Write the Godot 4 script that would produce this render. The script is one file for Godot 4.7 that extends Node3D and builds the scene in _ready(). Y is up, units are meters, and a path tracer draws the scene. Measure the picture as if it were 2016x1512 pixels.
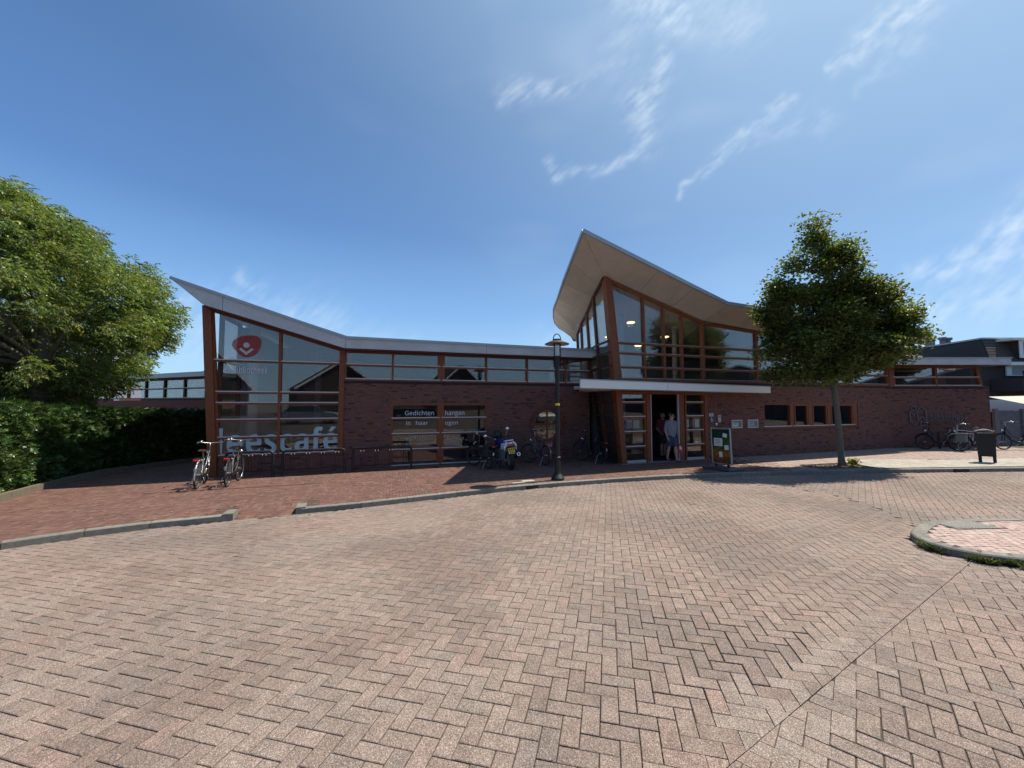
extends Node3D
# Town library with upswept roofs beside a brick-paved road. x right, y up, -z away from the viewer; the ground falls gently away from the viewer.
const S := 0.0343
const T := 0.0135
const YAW := 0.3133
const LIB := Vector3(3.8, 0.0, -13.5)
var rng := RandomNumberGenerator.new()
var M := {}
var tops := {}
var lib_x := Transform3D(Basis(Vector3.UP, YAW), LIB)

func _ready():
	rng.seed = 4711
	var cam := Camera3D.new()
	cam.name = "camera"
	cam.position = Vector3(0, 1.8, 0)
	cam.rotation.x = atan(38.0 / 756.0)
	cam.fov = 90.0
	cam.near = 0.05
	cam.far = 2000.0
	add_child(cam)
	var env := Environment.new()
	env.background_mode = Environment.BG_SKY
	env.tonemap_mode = Environment.TONE_MAPPER_LINEAR
	env.tonemap_exposure = 1.45
	env.sdfgi_enabled = true
	env.ssao_enabled = true
	env.ssil_enabled = true
	env.sky = make_sky()
	var we := WorldEnvironment.new()
	we.name = "world_environment"
	we.environment = env
	add_child(we)
	var sun := DirectionalLight3D.new()
	sun.name = "sun"
	sun.light_energy = 1.6
	sun.light_color = Color(1.0, 0.95, 0.87)
	sun.light_angular_distance = 0.5
	sun.shadow_enabled = true
	sun.look_at_from_position(sun_dir() * 10.0, Vector3.ZERO)
	add_child(sun)
	make_materials()
	build_ground()
	build_library()
	build_neighbours()
	build_vegetation()
	build_street_things()
	build_cycles()
	build_people()

func sun_dir() -> Vector3:
	return Vector3(0.455, 0.863, -0.218).normalized()

# ------------------------------------------------------------------ mesh builder (faces given counter-clockwise from outside)
class Mb:
	var v := PackedVector3Array()
	var n := PackedVector3Array()
	var xf := Transform3D.IDENTITY
	func tri(a: Vector3, b: Vector3, c: Vector3):
		a = xf * a; b = xf * b; c = xf * c
		var m := (b - a).cross(c - a).normalized()
		v.append(a); v.append(c); v.append(b)
		n.append(m); n.append(m); n.append(m)
	func stri(a: Vector3, b: Vector3, c: Vector3, na: Vector3, nb: Vector3, nc: Vector3):
		v.append(xf * a); v.append(xf * c); v.append(xf * b)
		n.append((xf.basis * na).normalized()); n.append((xf.basis * nc).normalized()); n.append((xf.basis * nb).normalized())
	func quad(a: Vector3, b: Vector3, c: Vector3, d: Vector3):
		tri(a, b, c); tri(a, c, d)
	func squad(p: Array, q: Array):
		stri(p[0], p[1], p[2], q[0], q[1], q[2]); stri(p[0], p[2], p[3], q[0], q[2], q[3])
	func hexa(p: Array):  # 4 bottom corners counter-clockwise from above, then 4 top ones
		quad(p[3], p[2], p[1], p[0]); quad(p[4], p[5], p[6], p[7])
		for i in 4:
			var j := (i + 1) % 4
			quad(p[i], p[j], p[j + 4], p[i + 4])
	func box(c: Vector3, s: Vector3):
		var h := s / 2.0
		var p := []
		for y in [-1, 1]:
			for k in [[-1, 1], [1, 1], [1, -1], [-1, -1]]:
				p.append(c + Vector3(h.x * k[0], h.y * y, h.z * k[1]))
		hexa(p)
	func bbox(c: Vector3, s: Vector3, e: float):  # box with chamfered edges
		var h := s / 2.0
		var f := func(i, k, j): return c + Vector3(i.x * (h.x - k.x * e), i.y * (h.y - k.y * e), i.z * (h.z - k.z * e))
		var X := Vector3(0, 1, 1); var Y := Vector3(1, 0, 1); var Z := Vector3(1, 1, 0)
		for s1 in [-1.0, 1.0]:
			var fx := []; var fy := []; var fz := []
			for k in [[-1, -1], [1, -1], [1, 1], [-1, 1]]:
				fx.append(f.call(Vector3(s1, k[0], k[1]), X, 0)); fy.append(f.call(Vector3(k[1], s1, k[0]), Y, 0)); fz.append(f.call(Vector3(k[0], k[1], s1), Z, 0))
			for q in [fx, fy, fz]:
				if s1 > 0: quad(q[0], q[1], q[2], q[3])
				else: quad(q[3], q[2], q[1], q[0])
		for a in [-1.0, 1.0]:
			for b in [-1.0, 1.0]:
				_edge([f.call(Vector3(a, b, -1), X, 0), f.call(Vector3(a, b, 1), X, 0), f.call(Vector3(a, b, 1), Y, 0), f.call(Vector3(a, b, -1), Y, 0)], Vector3(a, b, 0))
				_edge([f.call(Vector3(a, -1, b), X, 0), f.call(Vector3(a, 1, b), X, 0), f.call(Vector3(a, 1, b), Z, 0), f.call(Vector3(a, -1, b), Z, 0)], Vector3(a, 0, b))
				_edge([f.call(Vector3(-1, a, b), Y, 0), f.call(Vector3(1, a, b), Y, 0), f.call(Vector3(1, a, b), Z, 0), f.call(Vector3(-1, a, b), Z, 0)], Vector3(0, a, b))
				for d in [-1.0, 1.0]:
					var w := Vector3(a, b, d)
					var t := [f.call(w, X, 0), f.call(w, Y, 0), f.call(w, Z, 0)]
					if (t[1] - t[0]).cross(t[2] - t[0]).dot(w) > 0: tri(t[0], t[1], t[2])
					else: tri(t[0], t[2], t[1])
	func _edge(q: Array, w: Vector3):
		if (q[1] - q[0]).cross(q[2] - q[0]).dot(w) > 0: quad(q[0], q[1], q[2], q[3])
		else: quad(q[3], q[2], q[1], q[0])
	func bar(p: Vector3, q: Vector3, w: float, h: float, up := Vector3.UP):
		var d := (q - p).normalized()
		if absf(d.dot(up)) > 0.99: up = Vector3.RIGHT
		var s := d.cross(up).normalized() * w / 2.0
		var u := s.cross(d).normalized() * h / 2.0
		hexa([p - s - u, p + s - u, q + s - u, q - s - u, p - s + u, p + s + u, q + s + u, q - s + u])
	func tube(pts: Array, r, sides := 8, caps := true):
		var rows := []; var nrm := []
		var ref := Vector3.UP
		for i in pts.size():
			var d: Vector3 = (pts[mini(i + 1, pts.size() - 1)] - pts[maxi(i - 1, 0)]).normalized()
			if i == 0 and absf(d.dot(ref)) > 0.95: ref = Vector3.RIGHT
			var s := d.cross(ref).normalized()
			if s.length() < 0.5: s = d.cross(Vector3.FORWARD).normalized()
			var u := s.cross(d).normalized()
			ref = u
			var rr: float = r[i] if r is Array else r
			var row := []; var nr := []
			for k in sides:
				var a := TAU * k / sides
				var m := s * cos(a) - u * sin(a)
				row.append(pts[i] + m * rr); nr.append(m)
			rows.append(row); nrm.append(nr)
		for i in pts.size() - 1:
			for k in sides:
				var j := (k + 1) % sides
				squad([rows[i][k], rows[i][j], rows[i + 1][j], rows[i + 1][k]], [nrm[i][k], nrm[i][j], nrm[i + 1][j], nrm[i + 1][k]])
		if caps:
			var l := pts.size() - 1
			for k in range(1, sides - 1):
				tri(rows[0][0], rows[0][k + 1], rows[0][k]); tri(rows[l][0], rows[l][k], rows[l][k + 1])
	func lathe(prof: Array, sides := 16, at := Vector3.ZERO, flat := false):  # (radius, height) pairs from the bottom up
		for i in prof.size() - 1:
			var a: Vector2 = prof[i]; var b: Vector2 = prof[i + 1]
			var m := Vector2(b.y - a.y, a.x - b.x).normalized()
			for k in sides:
				var t0 := TAU * k / sides; var t1 := TAU * (k + 1) / sides
				var e0 := Vector3(cos(t0), 0, -sin(t0)); var e1 := Vector3(cos(t1), 0, -sin(t1))
				var p := [at + e0 * a.x + Vector3(0, a.y, 0), at + e1 * a.x + Vector3(0, a.y, 0), at + e1 * b.x + Vector3(0, b.y, 0), at + e0 * b.x + Vector3(0, b.y, 0)]
				var n0 := e0 * m.x + Vector3(0, m.y, 0); var n1 := e1 * m.x + Vector3(0, m.y, 0)
				if flat: quad(p[0], p[1], p[2], p[3])
				else: squad(p, [n0, n1, n1, n0])
	func ball(c: Vector3, r: Vector3, seg := 10):
		for i in seg:
			for k in seg * 2:
				var p := []; var q := []
				for e in [[0, 0], [0, 1], [1, 1], [1, 0]]:
					var th: float = PI * (float(i + e[0]) / seg - 0.5); var ph: float = TAU * (k + e[1]) / (seg * 2)
					var m := Vector3(cos(th) * cos(ph), sin(th), -cos(th) * sin(ph))
					p.append(c + m * r); q.append((m / r).normalized())
				squad(p, q)
	func prism(poly: PackedVector2Array, z0: float, z1: float):  # polygon in x, y pushed out along z
		if Geometry2D.is_polygon_clockwise(poly):
			poly = poly.duplicate(); poly.reverse()
		var t := Geometry2D.triangulate_polygon(poly)
		for i in range(0, t.size(), 3):
			var a := poly[t[i]]; var b := poly[t[i + 1]]; var c := poly[t[i + 2]]
			if (b - a).cross(c - a) < 0:
				var h := b; b = c; c = h
			tri(Vector3(a.x, a.y, z1), Vector3(b.x, b.y, z1), Vector3(c.x, c.y, z1))
			tri(Vector3(a.x, a.y, z0), Vector3(c.x, c.y, z0), Vector3(b.x, b.y, z0))
		for i in poly.size():
			var a := poly[i]; var b := poly[(i + 1) % poly.size()]
			quad(Vector3(a.x, a.y, z0), Vector3(b.x, b.y, z0), Vector3(b.x, b.y, z1), Vector3(a.x, a.y, z1))
	func mesh() -> ArrayMesh:
		var arr := []
		arr.resize(Mesh.ARRAY_MAX)
		arr[Mesh.ARRAY_VERTEX] = v; arr[Mesh.ARRAY_NORMAL] = n
		var am := ArrayMesh.new()
		am.add_surface_from_arrays(Mesh.PRIMITIVE_TRIANGLES, arr)
		return am

# ------------------------------------------------------------------ naming and tagging
func numbered(called: String) -> String:
	if not tops.has(called):
		tops[called] = 0
		return called
	tops[called] += 1
	return "%s_%03d" % [called, tops[called]]

func obj(called: String, b, mat: Material, parent: Node = null, at := Transform3D.IDENTITY) -> MeshInstance3D:
	var o := MeshInstance3D.new()
	o.mesh = b if b is Mesh else b.mesh()
	o.material_override = mat
	o.transform = at
	if parent == null:
		o.name = numbered(called); add_child(o)
	else:
		o.name = called; parent.add_child(o, true)
	return o

func thing(called: String, label: String, category: String, at := Transform3D.IDENTITY, group := "") -> Node3D:
	var o := Node3D.new()
	o.name = numbered(called)
	o.transform = at
	add_child(o)
	return tag(o, label, category, group)

func tag(o, label: String, category: String, group := ""):
	o.set_meta("label", label); o.set_meta("category", category)
	if group != "": o.set_meta("group", group)
	return o

func struct(o, label := ""):
	o.set_meta("kind", "structure")
	if label != "": o.set_meta("label", label)
	return o

func multi(called: String, mesh: Mesh, mat: Material, parent: Node, xs: Array, cols: Array) -> MultiMeshInstance3D:
	var mm := MultiMesh.new()
	mm.transform_format = MultiMesh.TRANSFORM_3D
	mm.use_colors = not cols.is_empty()
	mm.mesh = mesh
	mm.instance_count = xs.size()
	for i in xs.size():
		mm.set_instance_transform(i, xs[i])
		if not cols.is_empty(): mm.set_instance_color(i, cols[i])
	var o := MultiMeshInstance3D.new()
	o.multimesh = mm
	o.material_override = mat
	o.name = called
	parent.add_child(o, true)
	return o

# pieces: [transform in the parent, tone number, distance]; the nearest ones become parts of their own, the rest one part
func pieces(parent: Node, called: String, rest: String, mesh: Mesh, tones: Array, mats: Array, many: Material, list: Array, most := 300):
	list.sort_custom(func(a, b): return a[2] < b[2])
	var xs := []; var cols := []
	for i in list.size():
		if i < most:
			obj(called, mesh, mats[list[i][1]], parent, list[i][0])
		else:
			xs.append(list[i][0]); cols.append(tones[list[i][1]])
	if not xs.is_empty():
		multi(rest, mesh, many, parent, xs, cols).set_meta("kind", "stuff")

# ------------------------------------------------------------------ ground heights
func gy(x: float, z: float) -> float:
	return S * clampf(z, -45.0, 12.0) + T * clampf(x, -45.0, 45.0)

func at_ground(x: float, d: float, off := 0.1) -> Vector3:
	return Vector3(x, gy(x, -d) + off, -d)

func standing(x: float, d: float, yaw := 0.0, off := 0.1) -> Transform3D:
	return Transform3D(Basis(Vector3.UP, yaw), at_ground(x, d, off))

func on_slope(x: float, d: float, yaw := 0.0, off := 0.1) -> Transform3D:
	var b := Basis(Vector3.UP, yaw)
	var up := Vector3(-T, 1, -S).normalized()
	var f: Vector3 = (b.x - up * b.x.dot(up)).normalized()
	return Transform3D(Basis(f, up, f.cross(up)), at_ground(x, d, off))

func heading(fx: float, fd: float) -> float:  # yaw that turns +x towards (x, depth)
	return atan2(fd, fx)

func seen(x: float, d: float, margin := 0.4) -> bool:
	return absf(x) < 1.36 * d + margin

# ------------------------------------------------------------------ textures and materials
func noise_image(size: int, freq: float, sd: int, oct := 4, kind := FastNoiseLite.TYPE_SIMPLEX_SMOOTH) -> Image:
	var f := FastNoiseLite.new()
	f.seed = sd; f.noise_type = kind; f.frequency = freq; f.fractal_octaves = oct
	return f.get_seamless_image(size, size)

func grain_tex(size: int, freq: float, sd: int, lo: float, hi: float, speck := 0.0, dark := 0.0) -> ImageTexture:
	var a := noise_image(size, freq, sd).get_data()
	var b := noise_image(size, freq * 9.0, sd + 3, 2).get_data()
	var out := PackedByteArray()
	out.resize(size * size * 3)
	var r := RandomNumberGenerator.new()
	r.seed = sd
	for i in size * size:
		var t := lerpf(lo, hi, 0.55 * a[i] / 255.0 + 0.45 * b[i] / 255.0)
		var k := clampi(int(t * 255.0), 0, 255)
		out[i * 3] = k; out[i * 3 + 1] = k; out[i * 3 + 2] = clampi(int(t * 250.0), 0, 255)
	for s in int(size * size * (speck + dark) / 5.0):  # chips of pale and dark stone, a few texels each
		var up := r.randf() < speck / maxf(speck + dark, 1e-6)
		var g := r.randf_range(1.3, 2.3) if up else r.randf_range(0.45, 0.8)
		var x0 := r.randi() % size; var y0 := r.randi() % size
		var w := 1 + r.randi() % 3; var h := 1 + r.randi() % 3
		for y in h:
			for x in w:
				var i := (((y0 + y) % size) * size + (x0 + x) % size) * 3
				for c in 3: out[i + c] = clampi(int(out[i + c] * g), 0, 255)
	return ImageTexture.create_from_image(Image.create_from_data(size, size, false, Image.FORMAT_RGB8, out))

func wood_tex(sd: int) -> ImageTexture:
	var f := FastNoiseLite.new()
	f.seed = sd; f.frequency = 0.02
	var out := PackedByteArray()
	out.resize(256 * 256 * 3)
	for y in 256:
		for x in 256:
			var t := 0.78 + 0.22 * f.get_noise_2d(x * 5.0, y * 0.35) + 0.1 * f.get_noise_2d(x * 16.0, y * 1.2)
			for c in 3: out[(y * 256 + x) * 3 + c] = clampi(int(t * 235.0), 0, 255)
	return ImageTexture.create_from_image(Image.create_from_data(256, 256, false, Image.FORMAT_RGB8, out))

func normal_tex(size: int, freq: float, sd: int, strength: float) -> ImageTexture:
	var im := noise_image(size, freq, sd, 4)
	im.convert(Image.FORMAT_RGBA8)
	im.bump_map_to_normal_map(strength)
	return ImageTexture.create_from_image(im)

func mat(c: Color, rough := 0.8, metal := 0.0, tex: Texture2D = null, metres := 1.0, nrm: Texture2D = null, deep := 1.0) -> StandardMaterial3D:
	var m := StandardMaterial3D.new()
	m.albedo_color = c.linear_to_srgb()
	m.roughness = rough
	m.metallic = metal
	if tex != null or nrm != null:
		m.uv1_triplanar = true
		m.uv1_world_triplanar = true
		m.uv1_scale = Vector3.ONE / metres
	if tex != null: m.albedo_texture = tex
	if nrm != null:
		m.normal_enabled = true; m.normal_texture = nrm; m.normal_scale = deep
	return m

func leaf_mat(c: Color, back: Color, copies := true) -> StandardMaterial3D:
	var m := mat(c, 0.42)
	m.vertex_color_use_as_albedo = copies
	m.backlight_enabled = true
	m.backlight = back
	m.cull_mode = BaseMaterial3D.CULL_DISABLED
	return m

func tone_set(key: String, tones: Array, rough: float, tex: Texture2D, metres: float, nrm: Texture2D, deep := 1.0):
	M[key + "_tones"] = tones
	var l := []
	for t in tones: l.append(mat(t, rough, 0.0, tex, metres, nrm, deep))
	M[key] = l
	var m := mat(Color(1, 1, 1), rough, 0.0, tex, metres, nrm, deep)
	m.vertex_color_use_as_albedo = true
	M[key + "_many"] = m

func make_materials():
	var speck := grain_tex(1024, 0.006, 11, 0.48, 0.74, 0.26, 0.14)
	var fine := grain_tex(512, 0.012, 21, 0.72, 1.0, 0.02, 0.06)
	var stone := grain_tex(512, 0.01, 31, 0.6, 1.0, 0.10, 0.12)
	var bump := normal_tex(512, 0.09, 41, 3.0)
	var wide := grain_tex(512, 0.008, 51, 0.82, 1.0)
	var wood := wood_tex(61)
	M.speck = speck; M.fine = fine; M.bump = bump; M.wide = wide
	tone_set("road", [Color(0.415, 0.314, 0.275), Color(0.403, 0.316, 0.278), Color(0.426, 0.308, 0.272), Color(0.389, 0.310, 0.275), Color(0.410, 0.321, 0.283), Color(0.396, 0.300, 0.265), Color(0.426, 0.328, 0.291), Color(0.378, 0.308, 0.275), Color(0.483, 0.365, 0.320), Color(0.469, 0.367, 0.323), Color(0.495, 0.358, 0.316), Color(0.452, 0.361, 0.320), Color(0.477, 0.373, 0.329), Color(0.461, 0.349, 0.308), Color(0.495, 0.381, 0.338), Color(0.440, 0.358, 0.320), Color(0.546, 0.412, 0.362), Color(0.530, 0.415, 0.365), Color(0.559, 0.405, 0.357), Color(0.511, 0.408, 0.362), Color(0.539, 0.421, 0.372), Color(0.521, 0.394, 0.348), Color(0.559, 0.431, 0.382), Color(0.497, 0.405, 0.362), Color(0.529, 0.434, 0.390)], 0.88, speck, 1.15, bump, 0.7)
	tone_set("pave", [Color(0.185, 0.092, 0.074), Color(0.159, 0.079, 0.064), Color(0.211, 0.107, 0.086), Color(0.142, 0.074, 0.061), Color(0.215, 0.123, 0.102), Color(0.172, 0.082, 0.067), Color(0.43, 0.33, 0.30), Color(0.39, 0.295, 0.27), Color(0.46, 0.36, 0.33)], 0.85, fine, 0.9, bump, 0.5)  # last three tones: the same brick with glare put into the colour
	tone_set("wall", [Color(0.258, 0.099, 0.075), Color(0.213, 0.078, 0.060), Color(0.283, 0.109, 0.079), Color(0.181, 0.071, 0.059), Color(0.090, 0.040, 0.034), Color(0.265, 0.087, 0.064), Color(0.232, 0.095, 0.075)], 0.85, fine, 0.7, bump, 0.6)
	tone_set("slab", [Color(0.464, 0.449, 0.416), Color(0.508, 0.482, 0.449), Color(0.420, 0.409, 0.381), Color(0.486, 0.449, 0.416)], 0.9, fine, 1.1, bump, 0.5)
	tone_set("pink", [Color(0.538, 0.400, 0.371), Color(0.489, 0.362, 0.342), Color(0.557, 0.440, 0.411)], 0.9, fine, 0.8, bump, 0.5)
	M.kerb = [mat(Color(0.295, 0.287, 0.262), 0.92, 0.0, stone, 0.55, bump, 0.8), mat(Color(0.328, 0.320, 0.291), 0.92, 0.0, stone, 0.6, bump, 0.8), mat(Color(0.271, 0.267, 0.246), 0.92, 0.0, stone, 0.5, bump, 0.8)]
	M.sand = mat(Color(0.085, 0.07, 0.058), 0.95, 0.0, fine, 0.6)
	M.sand_red = mat(Color(0.10, 0.06, 0.05), 0.95, 0.0, fine, 0.6)
	M.ground = mat(Color(0.13, 0.12, 0.09), 0.95, 0.0, wide, 6.0)
	M.soil = mat(Color(0.22, 0.165, 0.12), 0.95, 0.0, stone, 0.8, bump, 1.5)
	M.mortar = mat(Color(0.17, 0.14, 0.13), 0.95, 0.0, fine, 0.5)
	M.dark_brick = mat(Color(0.035, 0.025, 0.027), 0.8, 0.0, fine, 0.5, bump, 0.5)
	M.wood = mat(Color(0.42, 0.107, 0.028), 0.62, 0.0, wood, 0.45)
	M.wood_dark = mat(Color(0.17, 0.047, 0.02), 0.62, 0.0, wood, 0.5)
	M.fascia = mat(Color(0.62, 0.61, 0.62), 0.5, 0.0, wide, 3.0)
	M.trim = mat(Color(0.35, 0.37, 0.38), 0.4, 0.3)
	M.soffit = mat(Color(0.62, 0.53, 0.455), 0.6, 0.0, wide, 2.5)
	M.white = mat(Color(0.75, 0.75, 0.73), 0.5)
	M.plaster = mat(Color(0.60, 0.60, 0.59), 0.8)
	M.roof = mat(Color(0.12, 0.12, 0.125), 0.8, 0.0, wide, 4.0)
	M.bar = mat(Color(0.52, 0.51, 0.50), 0.5, 0.2)
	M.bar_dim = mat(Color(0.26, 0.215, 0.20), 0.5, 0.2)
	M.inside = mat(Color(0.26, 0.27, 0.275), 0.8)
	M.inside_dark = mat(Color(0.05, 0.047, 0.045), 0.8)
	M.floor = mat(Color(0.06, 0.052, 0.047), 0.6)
	M.black = mat(Color(0.008, 0.008, 0.009), 0.5)
	M.black_matt = mat(Color(0.016, 0.016, 0.018), 0.75)
	M.rubber = mat(Color(0.018, 0.018, 0.019), 0.8)
	M.lamp = mat(Color(0.006, 0.007, 0.007), 0.55)
	M.chrome = mat(Color(0.75, 0.75, 0.76), 0.18, 0.95)
	M.alu = mat(Color(0.42, 0.43, 0.44), 0.35, 0.8)
	M.silver = mat(Color(0.38, 0.39, 0.40), 0.4, 0.5)
	M.spoke = mat(Color(0.10, 0.10, 0.105), 0.5, 0.5)
	M.bike_grey = mat(Color(0.16, 0.165, 0.17), 0.3, 0.6)
	M.grey = mat(Color(0.20, 0.20, 0.21), 0.6)
	M.red = mat(Color(0.5, 0.02, 0.02), 0.35)
	M.red_cloth = mat(Color(0.55, 0.02, 0.025), 0.6)
	M.lens = mat(Color(0.55, 0.03, 0.03), 0.15)
	M.pale_stone = mat(Color(0.50, 0.48, 0.45), 0.9, 0.0, fine, 0.6)
	M.amber = mat(Color(0.75, 0.52, 0.04), 0.5)
	M.plate = mat(Color(0.62, 0.42, 0.03), 0.45)
	M.navy = mat(Color(0.012, 0.016, 0.11), 0.25)
	M.paint_white = mat(Color(0.72, 0.72, 0.74), 0.25)
	M.brown = mat(Color(0.10, 0.045, 0.028), 0.6)
	M.base_plastic = mat(Color(0.045, 0.055, 0.075), 0.55)
	M.pannier = mat(Color(0.11, 0.145, 0.15), 0.75)
	M.paper = mat(Color(0.72, 0.72, 0.74), 0.7)
	M.ink = mat(Color(0.03, 0.03, 0.035), 0.7)
	M.film = mat(Color(0.36, 0.45, 0.46), 0.75)
	M.film_cafe = film(Color(0.46, 0.58, 0.59), 0.85)
	M.film_white = mat(Color(0.62, 0.65, 0.66), 0.7)
	M.film_title = film(Color(0.62, 0.65, 0.66), 0.7)
	M.film_dim = mat(Color(0.30, 0.32, 0.325), 0.7)
	M.film_red = film(Color(0.42, 0.035, 0.025), 0.5)
	M.letter = mat(Color(0.13, 0.122, 0.118), 0.55)
	M.blue_sign = mat(Color(0.02, 0.05, 0.16), 0.5)
	M.bark = mat(Color(0.27, 0.235, 0.195), 0.95, 0.0, stone, 0.35, normal_tex(256, 0.05, 71, 8.0), 1.6)
	M.glass = pane_mat(Color(0.01, 0.015, 0.016), 0.05)
	M.glass_teal = pane_mat(Color(0.03, 0.14, 0.115), 0.13)
	M.glass_dark = pane_mat(Color(0.006, 0.008, 0.01), 0.22)
	M.lamp_glass = pane_mat(Color(0.6, 0.6, 0.58), 0.25)
	M.linden = leaf_mat(Color(1, 1, 1), Color(0.95, 1.0, 0.5))
	M.willow = leaf_mat(Color(1, 1, 1), Color(0.95, 1.0, 0.55))
	M.grass = leaf_mat(Color(1, 1, 1), Color(0.4, 0.45, 0.2))
	M.grass.roughness = 0.9
	M.grass.metallic_specular = 0.1
	M.cypress = leaf_mat(Color(1, 1, 1), Color(0.2, 0.25, 0.08))
	M.tiles = mat(Color(0.042, 0.04, 0.042), 0.75, 0.0, fine, 0.8)
	M.tiles_red = mat(Color(0.20, 0.05, 0.045), 0.7, 0.0, fine, 0.8)
	M.street_brick = mat(Color(0.075, 0.045, 0.036), 0.9, 0.0, fine, 0.7)
	M.house_brick = mat(Color(0.36, 0.115, 0.075), 0.9, 0.0, fine, 0.7)
	M.dark_wall = mat(Color(0.07, 0.055, 0.058), 0.9, 0.0, fine, 0.7)
	M.fence = mat(Color(0.19, 0.20, 0.225), 0.75, 0.0, wide, 1.0)
	M.cloth_beige = mat(Color(0.50, 0.47, 0.40), 0.85)
	M.timber = mat(Color(0.30, 0.25, 0.19), 0.9, 0.0, wood, 0.6)
	M.skin = mat(Color(0.50, 0.29, 0.20), 0.6)
	M.skin.subsurf_scatter_enabled = true
	M.skin.subsurf_scatter_strength = 0.1

func film(c: Color, alpha: float) -> StandardMaterial3D:  # thin see-through foil on the glass
	var m := mat(c, 0.7)
	m.albedo_color.a = alpha
	m.transparency = BaseMaterial3D.TRANSPARENCY_ALPHA
	m.cull_mode = BaseMaterial3D.CULL_DISABLED
	return m

func pane_mat(c: Color, alpha: float) -> StandardMaterial3D:
	var m := StandardMaterial3D.new()
	var k := c.linear_to_srgb()
	k.a = alpha
	m.albedo_color = k
	m.roughness = 0.0
	m.transparency = BaseMaterial3D.TRANSPARENCY_ALPHA
	m.cull_mode = BaseMaterial3D.CULL_DISABLED
	return m

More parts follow.
